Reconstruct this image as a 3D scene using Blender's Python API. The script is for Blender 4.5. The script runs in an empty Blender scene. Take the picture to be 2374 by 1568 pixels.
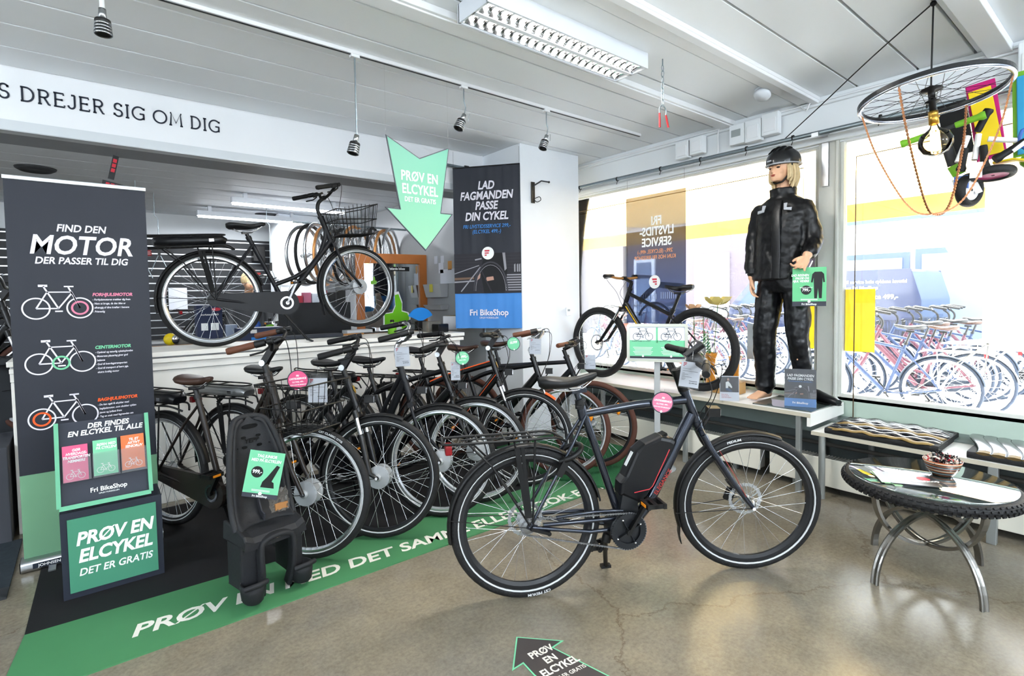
import bpy, math, random
from mathutils import Vector, Matrix
V = Vector
pi, sin, cos, rad = math.pi, math.sin, math.cos, math.radians
SC = bpy.context.scene
COL = SC.collection
random.seed(7)

# ---------------------------------------------------------------- camera
cd = bpy.data.cameras.new('camera')
cam = bpy.data.objects.new('camera', cd); COL.objects.link(cam); SC.camera = cam
cd.sensor_fit = 'HORIZONTAL'; cd.sensor_width = 36.0
cd.lens = 1221.4 / 2374 * 36.0
cd.shift_y = (741.1 - 784) / 2374
cd.clip_start = 0.05; cd.clip_end = 300
yaw, pitch, roll = rad(51.1), rad(2.5), rad(0.88)
fw = V((cos(yaw)*cos(pitch), sin(yaw)*cos(pitch), -sin(pitch)))
rt = V((sin(yaw), -cos(yaw), 0)); dn = fw.cross(rt)
r2 = rt*cos(roll) + dn*sin(roll); d2 = -rt*sin(roll) + dn*cos(roll)
cm = Matrix.Identity(4)
for i in range(3):
    cm[i][0], cm[i][1], cm[i][2] = r2[i], -d2[i], -fw[i]
cm[2][3] = 1.36
cam.matrix_world = cm

# ---------------------------------------------------------------- sky, sun, room light, exposure
SC.view_settings.view_transform = 'Standard'; SC.view_settings.look = 'None'
SC.view_settings.exposure = 1.08; SC.view_settings.gamma = 1.0
SC.view_settings.use_curve_mapping = False
SC.cycles.use_denoising = True
SC.cycles.max_bounces = 7; SC.cycles.diffuse_bounces = 4; SC.cycles.glossy_bounces = 3
SC.cycles.transparent_max_bounces = 12; SC.cycles.transmission_bounces = 4
SC.cycles.sample_clamp_indirect = 6.0
SC.cycles.caustics_reflective = False; SC.cycles.caustics_refractive = False
wd = bpy.data.worlds.new('sky'); SC.world = wd; wd.use_nodes = True
bg = wd.node_tree.nodes['Background']
bg.inputs[0].default_value = (0.90, 0.95, 1.0, 1); bg.inputs[1].default_value = 9.0

def lamp(name, kind, loc, direction, energy, color=(1, 1, 1), **k):
    l = bpy.data.lights.new(name, kind); l.energy = energy; l.color = color
    for a, b in k.items(): setattr(l, a, b)
    o = bpy.data.objects.new(name, l); COL.objects.link(o); o.location = loc
    o.rotation_euler = V(direction).to_track_quat('-Z', 'Y').to_euler()
    return o
lamp('sun', 'SUN', (12, 4, 12), (-0.62, -0.42, -0.85), 55.0, (1.0, 0.97, 0.93), angle=rad(0.6))
# unseen fill lights added outside the view to brighten the room
for lx, ly in ((1.4, -2.6), (-3.2, -0.6), (3.0, -2.8), (-1.2, -3.0), (-3.4, 2.2)):
    lamp('room_fill_light', 'POINT', (lx, ly, 2.2), (0, 0, -1), 80, (0.84, 0.92, 1.0), shadow_soft_size=.30)
# daylight through the two shop windows is guided by portals
for py, sy in ((2.85, 2.4), (-0.6, 3.6)):
    p = lamp('window_portal', 'AREA', (4.36, py, 1.5), (-1, 0, 0), 1, shape='RECTANGLE', size=1.9, size_y=sy)
    p.data.cycles.is_portal = True

# ---------------------------------------------------------------- materials
def lin(h):
    h = h.lstrip('#'); out = []
    for i in (0, 2, 4):
        c = int(h[i:i+2], 16) / 255
        out.append(c/12.92 if c <= .04045 else ((c+.055)/1.055)**2.4)
    return tuple(out) + (1,)
MATS = {}
def mat(name, hx, rough=.5, metal=0, var=.06, scale=9, bump=0, bscale=60, coat=0, trans=0, emit=0, ehx=None, spec=.3):
    if name in MATS: return MATS[name]
    m = bpy.data.materials.new(name); m.use_nodes = True
    N, L = m.node_tree.nodes, m.node_tree.links
    b = N['Principled BSDF']; c = lin(hx)
    tc = N.new('ShaderNodeTexCoord'); nz = N.new('ShaderNodeTexNoise')
    nz.inputs['Scale'].default_value = scale; nz.inputs['Detail'].default_value = 3
    L.new(tc.outputs['Object'], nz.inputs['Vector'])
    mx = N.new('ShaderNodeMixRGB')
    mx.inputs[1].default_value = tuple(x*(1-var) for x in c[:3]) + (1,)
    mx.inputs[2].default_value = tuple(min(1, x*(1+var)) for x in c[:3]) + (1,)
    L.new(nz.outputs['Fac'], mx.inputs[0]); L.new(mx.outputs[0], b.inputs['Base Color'])
    b.inputs['Roughness'].default_value = rough; b.inputs['Metallic'].default_value = metal
    b.inputs['Specular IOR Level'].default_value = spec
    if coat: b.inputs['Coat Weight'].default_value = coat; b.inputs['Coat Roughness'].default_value = .06
    if trans: b.inputs['Transmission Weight'].default_value = trans
    if emit:
        b.inputs['Emission Color'].default_value = lin(ehx or hx); b.inputs['Emission Strength'].default_value = emit
    if bump:
        n2 = N.new('ShaderNodeTexNoise'); n2.inputs['Scale'].default_value = bscale; n2.inputs['Detail'].default_value = 4
        L.new(tc.outputs['Object'], n2.inputs['Vector'])
        bp = N.new('ShaderNodeBump'); bp.inputs['Strength'].default_value = bump; bp.inputs['Distance'].default_value = .01
        L.new(n2.outputs['Fac'], bp.inputs['Height']); L.new(bp.outputs[0], b.inputs['Normal'])
    m['hex'] = hx; MATS[name] = m
    return m
def clear(name, tint, gloss=.06, haze=0, hazehx='#ffffff', rough=.02):
    """thin clear sheet: mostly see-through, a little mirror, optional cloudy share"""
    m = bpy.data.materials.new(name); m.use_nodes = True
    N, L = m.node_tree.nodes, m.node_tree.links; N.clear()
    out = N.new('ShaderNodeOutputMaterial'); t = N.new('ShaderNodeBsdfTransparent'); t.inputs[0].default_value = lin(tint)
    g = N.new('ShaderNodeBsdfGlossy'); g.inputs['Roughness'].default_value = rough
    fr = N.new('ShaderNodeFresnel'); fr.inputs[0].default_value = 1.45
    mx = N.new('ShaderNodeMixShader'); L.new(fr.outputs[0], mx.inputs[0])
    L.new(t.outputs[0], mx.inputs[1]); L.new(g.outputs[0], mx.inputs[2]); last = mx
    if haze:
        d = N.new('ShaderNodeBsdfTranslucent'); d.inputs[0].default_value = lin(hazehx)
        d2_ = N.new('ShaderNodeBsdfDiffuse'); d2_.inputs[0].default_value = lin(hazehx)
        md = N.new('ShaderNodeMixShader'); md.inputs[0].default_value = .4
        L.new(d.outputs[0], md.inputs[1]); L.new(d2_.outputs[0], md.inputs[2])
        m2 = N.new('ShaderNodeMixShader')
        nz = N.new('ShaderNodeTexNoise'); nz.inputs['Scale'].default_value = 5
        mp = N.new('ShaderNodeMapRange'); mp.inputs[3].default_value = haze*.85; mp.inputs[4].default_value = min(1, haze*1.15)
        L.new(nz.outputs['Fac'], mp.inputs[0]); L.new(mp.outputs[0], m2.inputs[0])
        L.new(last.outputs[0], m2.inputs[1]); L.new(md.outputs[0], m2.inputs[2]); last = m2
    L.new(last.outputs[0], out.inputs[0])
    MATS[name] = m
    return m

# ---------------------------------------------------------------- mesh building
I4 = Matrix.Identity(4)
def TR(x, y, z): return Matrix.Translation((x, y, z))
def RX(a): return Matrix.Rotation(a, 4, 'X')
def RY(a): return Matrix.Rotation(a, 4, 'Y')
def RZ(a): return Matrix.Rotation(a, 4, 'Z')
def SCL(x, y, z): return Matrix.Diagonal((x, y, z, 1))
def basis(o, x, y):
    """matrix whose local x,y axes run along x and y (unit vectors are made), z = x cross y"""
    x = V(x).normalized(); y = V(y); y = (y - x*y.dot(x)).normalized(); z = x.cross(y)
    M = Matrix.Identity(4)
    for i in range(3): M[i][0], M[i][1], M[i][2], M[i][3] = x[i], y[i], z[i], o[i]
    return M
def cr(pts, k=6, closed=False):
    pts = [V(p) for p in pts]; n = len(pts); out = []
    rng = n if closed else n-1
    for i in range(rng):
        if closed: a, b, c, d = pts[i-1], pts[i], pts[(i+1) % n], pts[(i+2) % n]
        else: a, b, c, d = pts[max(i-1, 0)], pts[i], pts[i+1], pts[min(i+2, n-1)]
        for j in range(k):
            t = j/k
            out.append(.5*((2*b) + (c-a)*t + (2*a-5*b+4*c-d)*t*t + (3*b-a-3*c+d)*t**3))
    if not closed: out.append(pts[-1])
    return out
def circ(r, n=10, ph=0): return [(r*cos(2*pi*i/n+ph), r*sin(2*pi*i/n+ph)) for i in range(n)]
def rrect(w, h, r, k=3):
    out = []
    for cx, cy, a0 in ((w/2-r, h/2-r, 0), (-w/2+r, h/2-r, pi/2), (-w/2+r, -h/2+r, pi), (w/2-r, -h/2+r, 1.5*pi)):
        for i in range(k+1):
            a = a0 + pi/2*i/k; out.append((cx+r*cos(a), cy+r*sin(a)))
    return out
GLYPH = {}
def glyph(ch, bold):
    key = (ch, bold)
    if key in GLYPH: return GLYPH[key]
    def mk(s):
        c = bpy.data.curves.new('t', 'FONT'); c.body = s; c.size = 1; c.offset = bold; c.resolution_u = 3
        o = bpy.data.objects.new('t', c); COL.objects.link(o)
        bpy.context.view_layer.update()
        me = o.evaluated_get(bpy.context.evaluated_depsgraph_get()).to_mesh()
        vs = [tuple(v.co) for v in me.vertices]; fs = [tuple(p.vertices) for p in me.polygons]
        o.to_mesh_clear(); bpy.data.objects.remove(o); bpy.data.curves.remove(c)
        return vs, fs
    base = 'O' if ch == 'Ø' else ch
    w2 = max([v[0] for v in mk('HH')[0]] or [0])
    w3 = max([v[0] for v in mk('H'+base+'H')[0]] or [0])
    vs, fs = mk(base) if base.strip() else ([], [])
    if ch == 'Ø':
        a = .05 + bold; n = len(vs)
        x0, x1 = min(v[0] for v in vs), max(v[0] for v in vs)
        vs = vs + [(x0, -.02, .0004), (x0+a*1.3, -.02, .0004), (x1, .72, .0004), (x1-a*1.3, .72, .0004)]
        fs = fs + [(n, n+1, n+2, n+3)]
    GLYPH[key] = (vs, fs, w3-w2)
    return GLYPH[key]

class MB:
    def __init__(s, M=None): s.v = []; s.f = []; s.mi = []; s.sm = []; s.M = M or I4; s.m = 0
    def at(s, M): s.M = M; return s
    def use(s, m): s.m = m; return s
    def add(s, vs, fs, smooth=False):
        b = len(s.v); M = s.M
        s.v += [tuple(M @ V(v)) for v in vs]
        for f in fs: s.f.append(tuple(b+i for i in f)); s.mi.append(s.m); s.sm.append(smooth)
        return s
    def box(s, c, d, R=None):
        x, y, z = (k/2 for k in d)
        vs = [V((a, b, e)) for a in (-x, x) for b in (-y, y) for e in (-z, z)]
        if R is not None: vs = [R @ v for v in vs]
        vs = [v + V(c) for v in vs]
        return s.add(vs, [(0, 1, 3, 2), (4, 6, 7, 5), (0, 4, 5, 1), (2, 3, 7, 6), (0, 2, 6, 4), (1, 5, 7, 3)])
    def bar(s, a, b, w, h, up=(0, 0, 1)):
        a, b = V(a), V(b); t = (b-a).normalized(); u = V(up)
        if abs(t.dot(u)) > .99: u = V((1, 0, 0))
        x = t.cross(u).normalized(); y = x.cross(t)
        return s.sweep([a, b], [(-w/2, -h/2), (w/2, -h/2), (w/2, h/2), (-w/2, h/2)], up=y, smooth=False)
    def quad(s, a, b, c, d): return s.add([a, b, c, d], [(0, 1, 2, 3)])
    def poly(s, pts): return s.add(pts, [tuple(range(len(pts)))])
    def prism(s, pts, h, smooth=False):
        """polygon in local xy pulled along z from 0 to h"""
        n = len(pts)
        vs = [(p[0], p[1], 0) for p in pts] + [(p[0], p[1], h) for p in pts]
        fs = [tuple(reversed(range(n))), tuple(range(n, 2*n))]
        s.add(vs, fs)
        return s.add(vs, [(i, (i+1) % n, n+(i+1) % n, n+i) for i in range(n)], smooth)
    def ring(s, outer, inner, h):
        n = len(outer)
        vs = [(*p, 0) for p in outer]+[(*p, 0) for p in inner]+[(*p, h) for p in outer]+[(*p, h) for p in inner]
        fs = []
        for i in range(n):
            j = (i+1) % n
            fs += [(i, n+i, n+j, j), (2*n+i, 2*n+j, 3*n+j, 3*n+i), (i, j, 2*n+j, 2*n+i), (n+i, 3*n+i, 3*n+j, n+j)]
        return s.add(vs, fs)
    def loft(s, rings, closed=True, cap=True, smooth=True, loop=False):
        n = len(rings[0]); vs = [p for r in rings for p in r]; fs = []
        m = len(rings)
        for a in range(m if loop else m-1):
            b = (a+1) % m
            for i in range(n if closed else n-1):
                j = (i+1) % n
                fs.append((a*n+i, a*n+j, b*n+j, b*n+i))
        s.add(vs, fs, smooth)
        if cap and closed and not loop:
            s.add(rings[0], [tuple(reversed(range(n)))]); s.add(rings[-1], [tuple(range(n))])
        return s
    def sweep(s, path, prof, closed=False, up=None, smooth=True, cap=True, scale=None):
        P = [V(p) for p in path]; n = len(P); rings = []; fr = None
        for i in range(n):
            if closed: t = P[(i+1) % n] - P[i-1]
            else: t = P[min(i+1, n-1)] - P[max(i-1, 0)]
            if t.length < 1e-9: t = V((0, 0, 1))
            t.normalize()
            if up is not None:
                y = V(up); x = t.cross(y)
                if x.length < 1e-6: x = V((1, 0, 0))
                x.normalize(); y = x.cross(t)
            else:
                if fr is None:
                    a = V((0, 0, 1)) if abs(t.z) < .9 else V((1, 0, 0))
                    x = t.cross(a).normalized()
                else:
                    x = fr - t*fr.dot(t)
                    x = x.normalized() if x.length > 1e-6 else t.orthogonal().normalized()
                fr = x; y = x.cross(t)
            k = 1 if scale is None else scale[i]
            rings.append([P[i] + x*(p[0]*k) + y*(p[1]*k) for p in prof])
        return s.loft(rings, True, cap, smooth, loop=closed)
    def tube(s, path, r, n=10, closed=False, smooth=True):
        if isinstance(r, (list, tuple)):
            return s.sweep(path, circ(1, n), closed, smooth=smooth, scale=r)
        return s.sweep(path, circ(r, n), closed, smooth=smooth)
    def lathe(s, prof, n=24, axis='Z', closed=False, smooth=True):
        rings = []
        for i in range(n):
            a = 2*pi*i/n; c, q = cos(a), sin(a); rg = []
            for r, h in prof:
                rg.append((r*c, r*q, h) if axis == 'Z' else ((r*c, h, r*q) if axis == 'Y' else (h, r*c, r*q)))
            rings.append(rg)
        return s.loft(rings, closed, False, smooth, loop=True)
    def ball(s, c, r, n=12, k=8):
        if not isinstance(r, (list, tuple)): r = (r, r, r)
        rings = []
        for i in range(k+1):
            a = -pi/2 + pi*i/k; rr = max(cos(a), .001)
            rings.append([(c[0]+r[0]*rr*cos(2*pi*j/n), c[1]+r[1]*rr*sin(2*pi*j/n), c[2]+r[2]*sin(a)) for j in range(n)])
        return s.loft(rings)
    def text(s, st, size, M, align='C', bold=.02, shear=0., sx=1., track=1.):
        """flat lettering; size is the height of a capital letter"""
        k = size/.69; x = 0; gl = []
        for ch in st:
            vs, fs, adv = glyph(ch, bold); gl.append((x, vs, fs)); x += adv*track
        x0 = {'C': -x/2, 'L': 0, 'R': -x}[align]
        old = s.M; s.M = old @ M
        for gx, vs, fs in gl:
            if fs: s.add([((x0+gx+v[0]+v[1]*shear)*k*sx, v[1]*k, v[2]*k*.2) for v in vs], fs)
        s.M = old
        return s
    def build(s, name, mats, parent=None, M=None, bevel=0, label=None, seg=2):
        me = bpy.data.meshes.new(name); me.from_pydata(s.v, [], s.f)
        if not isinstance(mats, (list, tuple)): mats = [mats]
        for m in mats: me.materials.append(m)
        me.polygons.foreach_set('material_index', [min(i, len(mats)-1) for i in s.mi])
        me.polygons.foreach_set('use_smooth', s.sm); me.update()
        return place(name, me, parent, M, bevel, label, seg)
def place(name, me, parent=None, M=None, bevel=0, label=None, seg=2):
    o = bpy.data.objects.new(name, me); COL.objects.link(o)
    if parent is not None: o.parent = parent
    if M is not None: o.matrix_local = M
    if bevel:
        b = o.modifiers.new('bevel', 'BEVEL'); b.width = bevel; b.segments = seg; b.limit_method = 'ANGLE'; b.angle_limit = rad(40)
    if label: o['label'] = label
    return o
def tag(o, label, cat, group=None):
    o['label'] = label; o['category'] = cat
    if group: o['group'] = group
    return o
def thing(name, label, cat, loc=(0, 0, 0), rz=0, group=None, M=None):
    o = bpy.data.objects.new(name, None); COL.objects.link(o); o.empty_display_size = .1
    if M is not None: o.matrix_local = M
    else: o.location = loc; o.rotation_euler = (0, 0, rz)
    return tag(o, label, cat, group)
def struct(o): o['kind'] = 'structure'; return o
def kids(o, memo={}): return [c for c in bpy.data.objects if c.parent == o]
def dup(o, label=None, M=None, group=None, skip=()):
    """copy of a thing with copies of its parts and sub-parts (shared meshes)"""
    byp = {}
    for c in bpy.data.objects:
        if c.parent: byp.setdefault(c.parent.name, []).append(c)
    def go(a, par):
        c = a.copy(); COL.objects.link(c); c.parent = par
        for ch in byp.get(a.name, ()):
            if ch.name.split('.')[0] not in skip: go(ch, c)
        return c
    r = go(o, None)
    if M is not None: r.matrix_local = M
    if label: r['label'] = label
    if group: r['group'] = group
    return r

# ================================================================ room shell
M_white = mat('white_paint', '#e6e8ea', .55, var=.015, scale=2)
M_ceil = mat('ceiling_board_white', '#ebeff2', .45, var=.02, scale=1.5)
M_gap = mat('ceiling_gap_grey', '#9aa0a4', .8)
M_wtrim = mat('window_frame_cream', '#cfd0c8', .5, var=.05, scale=4)
M_beam = mat('beam_grey_white', '#e4e8ea', .6, var=.03, scale=3)
M_dark = mat('dark_grey_paint', '#2b2d30', .6)
M_black = mat('black_plastic', '#0a0a0b', .45, spec=.35)
M_rubber = mat('black_rubber', '#0e0e10', .65, spec=.4, bump=.25, bscale=140)
M_chrome = mat('chrome', '#d9dade', .14, metal=1, var=.02)
M_alu = mat('brushed_aluminium', '#b4b7ba', .33, metal=1, var=.04, scale=30)
M_steel = mat('galvanised_steel', '#8d989e', .42, metal=.9, var=.12, scale=40)
M_wood = mat('worn_wood_edge', '#a5743f', .6, var=.2, scale=12)
M_glass = clear('clear_window_glass', '#fbfdfc')

def concrete():
    m = bpy.data.materials.new('polished_concrete'); m.use_nodes = True
    N, L = m.node_tree.nodes, m.node_tree.links; b = N['Principled BSDF']
    tc = N.new('ShaderNodeTexCoord')
    def noise(sc, det=6, rough=.6):
        n = N.new('ShaderNodeTexNoise'); n.inputs['Scale'].default_value = sc; n.inputs['Detail'].default_value = det
        n.inputs['Roughness'].default_value = rough; L.new(tc.outputs['Object'], n.inputs['Vector']); return n
    big, mid, fine = noise(1.1, 5), noise(6, 8, .7), noise(60, 6, .7)
    r1 = N.new('ShaderNodeValToRGB'); e = r1.color_ramp.elements
    e[0].position = .30; e[0].color = lin('#6c665b'); e[1].position = .70; e[1].color = lin('#918877')
    L.new(mid.outputs['Fac'], r1.inputs[0])
    r2_ = N.new('ShaderNodeValToRGB'); e = r2_.color_ramp.elements
    e[0].position = .35; e[0].color = lin('#6f6c66'); e[1].position = .65; e[1].color = lin('#8f8268')
    L.new(big.outputs['Fac'], r2_.inputs[0])
    mx = N.new('ShaderNodeMixRGB'); mx.inputs[0].default_value = .5
    L.new(r1.outputs[0], mx.inputs[1]); L.new(r2_.outputs[0], mx.inputs[2])
    mf = N.new('ShaderNodeMixRGB'); mf.blend_type = 'MULTIPLY'; mf.inputs[0].default_value = .55
    rf = N.new('ShaderNodeValToRGB'); e = rf.color_ramp.elements
    e[0].position = .3; e[0].color = (.45, .44, .42, 1); e[1].position = .62; e[1].color = (1, 1, 1, 1)
    L.new(fine.outputs['Fac'], rf.inputs[0]); L.new(mx.outputs[0], mf.inputs[1]); L.new(rf.outputs[0], mf.inputs[2])
    # fine cracks
    vo = N.new('ShaderNodeTexVoronoi'); vo.feature = 'DISTANCE_TO_EDGE'; vo.inputs['Scale'].default_value = .55
    wv = N.new('ShaderNodeVectorMath'); wv.operation = 'ADD'; sc_ = N.new('ShaderNodeVectorMath'); sc_.operation = 'SCALE'; sc_.inputs['Scale'].default_value = .22
    L.new(mid.outputs['Color'], sc_.inputs[0]); L.new(tc.outputs['Object'], wv.inputs[0]); L.new(sc_.outputs[0], wv.inputs[1]); L.new(wv.outputs[0], vo.inputs['Vector'])
    rc = N.new('ShaderNodeValToRGB'); e = rc.color_ramp.elements
    e[0].position = .0; e[0].color = (.55, .5, .44, 1); e[1].position = .004; e[1].color = (1, 1, 1, 1)
    L.new(vo.outputs['Distance'], rc.inputs[0])
    mc = N.new('ShaderNodeMixRGB'); mc.blend_type = 'MULTIPLY'; mc.inputs[0].default_value = .8
    L.new(mf.outputs[0], mc.inputs[1]); L.new(rc.outputs[0], mc.inputs[2]); L.new(mc.outputs[0], b.inputs['Base Color'])
    mr = N.new('ShaderNodeMapRange'); mr.inputs[1].default_value = .3; mr.inputs[2].default_value = .7
    mr.inputs[3].default_value = .11; mr.inputs[4].default_value = .24
    L.new(mid.outputs['Fac'], mr.inputs[0]); L.new(mr.outputs[0], b.inputs['Roughness'])
    bp = N.new('ShaderNodeBump'); bp.inputs['Strength'].default_value = .06; bp.inputs['Distance'].default_value = .01
    L.new(fine.outputs['Fac'], bp.inputs['Height']); L.new(bp.outputs[0], b.inputs['Normal'])
    b.inputs['Specular IOR Level'].default_value = .6
    return m
struct(MB().box((-.35, 2.5, -.05), (9.3, 13, .1)).build('floor', concrete()))

# ceiling of boards with open joints, running towards the window wall
b = MB().use(1).box((-.35, .25, 2.845), (9.3, 8.6, .05)).use(0)
G = [4.40, 4.07, 3.74, 3.415, 3.10, 2.80, 2.48, 2.178, 1.80, 1.388, 1.041, .755, .43, .1, -.3, -.7, -1.1, -1.5, -2, -2.5, -3, -3.5, -4]
for a, c in zip(G, G[1:]): b.box((-.37, (a+c)/2, 2.805), (9.26, a-c-.014, .03))
struct(b.build('ceiling', [M_ceil, M_gap], bevel=.003))
b = MB().box((-.37, 2.345, 2.772), (9.26, .14, .036)).box((-.37, 2.345, 2.752), (9.26, .10, .012))
struct(b.build('trim_1', M_white, bevel=.004))
struct(MB().box((-.37, .645, 2.765), (9.26, .115, .05)).build('trim_2', M_white, bevel=.004))
struct(MB().box((-.37, 1.70, 2.778), (9.26, .15, .024)).box((-.37, 1.655, 2.757), (9.26, .05, .022)).build('trim_3', M_white, bevel=.004))

# fascia over the workshop opening, with its lower band and soffit box
M_fband = mat('fascia_band', '#ccd1d4', .4, var=.03)
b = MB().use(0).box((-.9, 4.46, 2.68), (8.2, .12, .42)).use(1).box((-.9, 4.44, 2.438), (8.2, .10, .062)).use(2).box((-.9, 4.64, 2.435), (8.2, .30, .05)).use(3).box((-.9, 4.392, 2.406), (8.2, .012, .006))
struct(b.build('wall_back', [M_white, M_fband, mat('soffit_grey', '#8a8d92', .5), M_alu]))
# serifed fascia lettering drawn stroke by stroke
def slab(ch):
    S = []; w = .62
    def arc(cx, cy, rx, ry, a0, a1, n=14): return [(cx+rx*cos(rad(a0+(a1-a0)*i/n)), cy+ry*sin(rad(a0+(a1-a0)*i/n))) for i in range(n+1)]
    if ch == 'D': S = [[(.1, 0), (.1, 1)], [(0, 1), (.3, 1)]+arc(.3, .5, .42, .5, 90, -90)+[(0, 0)]]; w = .8
    elif ch == 'R': S = [[(.1, 0), (.1, 1)], [(0, 1), (.35, 1)]+arc(.35, .745, .24, .255, 90, -90)+[(.1, .49)], [(.36, .49), (.62, .0), (.72, 0)], [(0, 0), (.22, 0)]]; w = .74
    elif ch == 'E': S = [[(.1, 0), (.1, 1)], [(0, 1), (.58, 1), (.58, .86)], [(.1, .52), (.48, .52)], [(.48, .6), (.48, .44)], [(0, 0), (.62, 0), (.62, .15)]]; w = .68
    elif ch == 'J': S = [[(.4, 1), (.4, .25)]+arc(.2, .25, .2, .25, 0, -170), [(.2, 1), (.42, 1)]]; w = .5
    elif ch == 'S': S = [[(.5, .84)]+arc(.29, .745, .23, .255, 40, 265, 12)+arc(.29, .25, .25, .25, 85, -150, 12)+[(.03, .17)], [(.5, .95), (.5, .78)], [(.03, .06), (.03, .24)]]; w = .6
    elif ch == 'I': S = [[(.12, 0), (.12, 1)], [(0, 1), (.24, 1)], [(0, 0), (.24, 0)]]; w = .28
    elif ch == 'G': S = [arc(.46, .5, .44, .5, 42, 318, 20), [(.5, .46), (.82, .46)], [(.78, .46), (.78, .02)], [(.8, .95), (.8, .78)]]; w = .86
    elif ch == 'O': S = [arc(.48, .5, .46, .5, 0, 360, 28)]; w = .96
    elif ch == 'M': S = [[(.1, 0), (.17, 1), (.5, .2), (.83, 1), (.9, 0)], [(0, 0), (.2, 0)], [(.8, 0), (1, 0)], [(.08, 1), (.17, 1)], [(.83, 1), (.92, 1)]]; w = 1.0
    return S, w
def slab_text(b, st, size, x0, stroke=.125):
    x = x0
    for ch in st:
        if ch == ' ': x += .42*size; continue
        S, w = slab(ch)
        for pth in S: b.sweep([(x+p[0]*size, p[1]*size, 0) for p in pth], [(-stroke*size/2, -.001), (stroke*size/2, -.001), (stroke*size/2, .001), (-stroke*size/2, .001)], up=(0, 0, 1), smooth=False)
        x += (w+.17)*size
    return x
M_navy = mat('navy_ink', '#1b2230', .5)
b = MB(); e = slab_text(b, 'S DREJER SIG OM DIG', .083, 0); kx = 1.076/(e-.17*.083-1.19*.083)
o = b.build('lettering', M_navy, M=basis((-.261-1.19*.083*kx, 4.397, 2.597), (1, 0, 0), (0, 0, 1)) @ SCL(kx, 1, 1))
o.parent = bpy.data.objects['wall_back']

# workshop behind the opening
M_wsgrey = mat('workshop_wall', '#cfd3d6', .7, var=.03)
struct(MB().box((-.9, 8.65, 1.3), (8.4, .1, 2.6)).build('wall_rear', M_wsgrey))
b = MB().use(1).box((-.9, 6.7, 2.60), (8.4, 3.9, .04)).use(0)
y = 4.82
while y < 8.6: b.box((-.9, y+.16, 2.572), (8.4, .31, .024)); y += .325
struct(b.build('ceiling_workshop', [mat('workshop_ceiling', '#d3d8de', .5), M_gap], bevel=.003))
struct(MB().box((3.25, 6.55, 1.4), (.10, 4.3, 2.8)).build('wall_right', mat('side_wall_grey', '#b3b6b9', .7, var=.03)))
struct(MB().box((3.59, 4.11, 1.395), (.78, .60, 2.79)).build('wall_column', mat('column_white', '#e4e8ec', .55, var=.02), bevel=.006))
struct(MB().box((4.13, 4.38, 1.395), (.30, .06, 2.79)).build('wall_corner', M_white))
struct(MB().box((2.42, 7.95, 1.28), (.63, .5, 2.55)).build('wall_pillar', mat('pillar_white', '#dfe4e9', .6)))
# counter wall with stepped nosings
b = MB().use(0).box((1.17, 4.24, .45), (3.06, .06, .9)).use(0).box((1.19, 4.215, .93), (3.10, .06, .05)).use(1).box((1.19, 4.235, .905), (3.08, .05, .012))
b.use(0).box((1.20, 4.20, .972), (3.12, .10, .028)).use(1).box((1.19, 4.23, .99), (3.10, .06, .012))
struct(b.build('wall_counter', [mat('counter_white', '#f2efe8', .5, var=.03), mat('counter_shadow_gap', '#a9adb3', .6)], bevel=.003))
M_top = mat('counter_top_white', '#efece4', .4, var=.03)
b = MB().use(0).box((1.20, 4.43, 1.013), (3.14, .56, .032)).use(1).box((1.20, 4.72, 1.013), (3.14, .03, .036))
tag(b.build('worktop', [M_top, M_wood], bevel=.004), 'long white worktop of the service counter under the raised bicycle', 'counter')

# ---------------------------------------------------------------- window wall
b = MB().box((4.40, .3, 2.645), (.24, 8.6, .41)).box((4.262, .3, 2.475), (.05, 8.6, .05)).box((4.27, .3, 2.76), (.04, 8.6, .06))
struct(b.build('wall_window', M_beam, bevel=.004))
b = MB().box((4.33, 1.574, 1.50), (.11, .137, 1.96)).box((4.285, 1.512, 1.5), (.05, .02, 1.96))
struct(b.build('trim_4', M_wtrim, bevel=.004))
b = MB().box((4.40, .3, .22), (.20, 8.6, .44))
struct(b.build('wall_window_low', mat('sill_wall_dark', '#5c6363', .8, var=.15)))
M_sill = mat('pale_green_sill', '#aebfb2', .55, var=.05, scale=3)
def window(name, y0, y1, z0, z1, sill):
    o = MB().box((4.33, (y0+y1)/2, z1+.02), (.08, y1-y0, .045)).box((4.33, (y0+y1)/2, z0+.0), (.08, y1-y0, .05)).box((4.33, y0+.012, (z0+z1)/2), (.07, .024, z1-z0)).box((4.33, y1-.012, (z0+z1)/2), (.07, .024, z1-z0)).build(name, M_wtrim, bevel=.003)
    struct(o)
    MB().box((4.34, (y0+y1)/2, (z0+z1)/2), (.008, y1-y0-.02, z1-z0-.01)).build('pane', M_glass, o)
    if sill: MB().box((4.335, (y0+y1)/2, z0-.08), (.09, y1-y0, .16)).build('sill', M_sill, o)
    return o
w1 = window('window_1', 1.645, 4.36, .60, 2.43, 1)
w2 = window('window_2', -2.6, 1.502, .585, 2.445, 1)
M_edge = mat('pane_edge_brown', '#4a3a24', .5)
b = MB().tube([(4.27, 1.392, .45), (4.27, 1.392, 2.31), (4.27, -.6, 2.36)], .004, 6)
b.build('glass_edge', M_edge, w2)
MB().tube([(4.27, 4.2, 2.28), (4.27, 1.745, 2.30), (4.27, 1.745, 1.9)], .0035, 6).build('glass_edge', M_edge, w1)
# far side and rear of the room
struct(MB().box((-4.9, 2.5, 1.4), (.1, 13, 2.8)).build('wall_left', M_white))
struct(MB().box((-.35, -4.05, 1.4), (9.3, .1, 2.8)).build('wall_front', M_white))
struct(MB().box((4.4, -3.3, 1.4), (.2, 1.4, 2.8)).build('wall_window_end', M_white))

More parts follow.
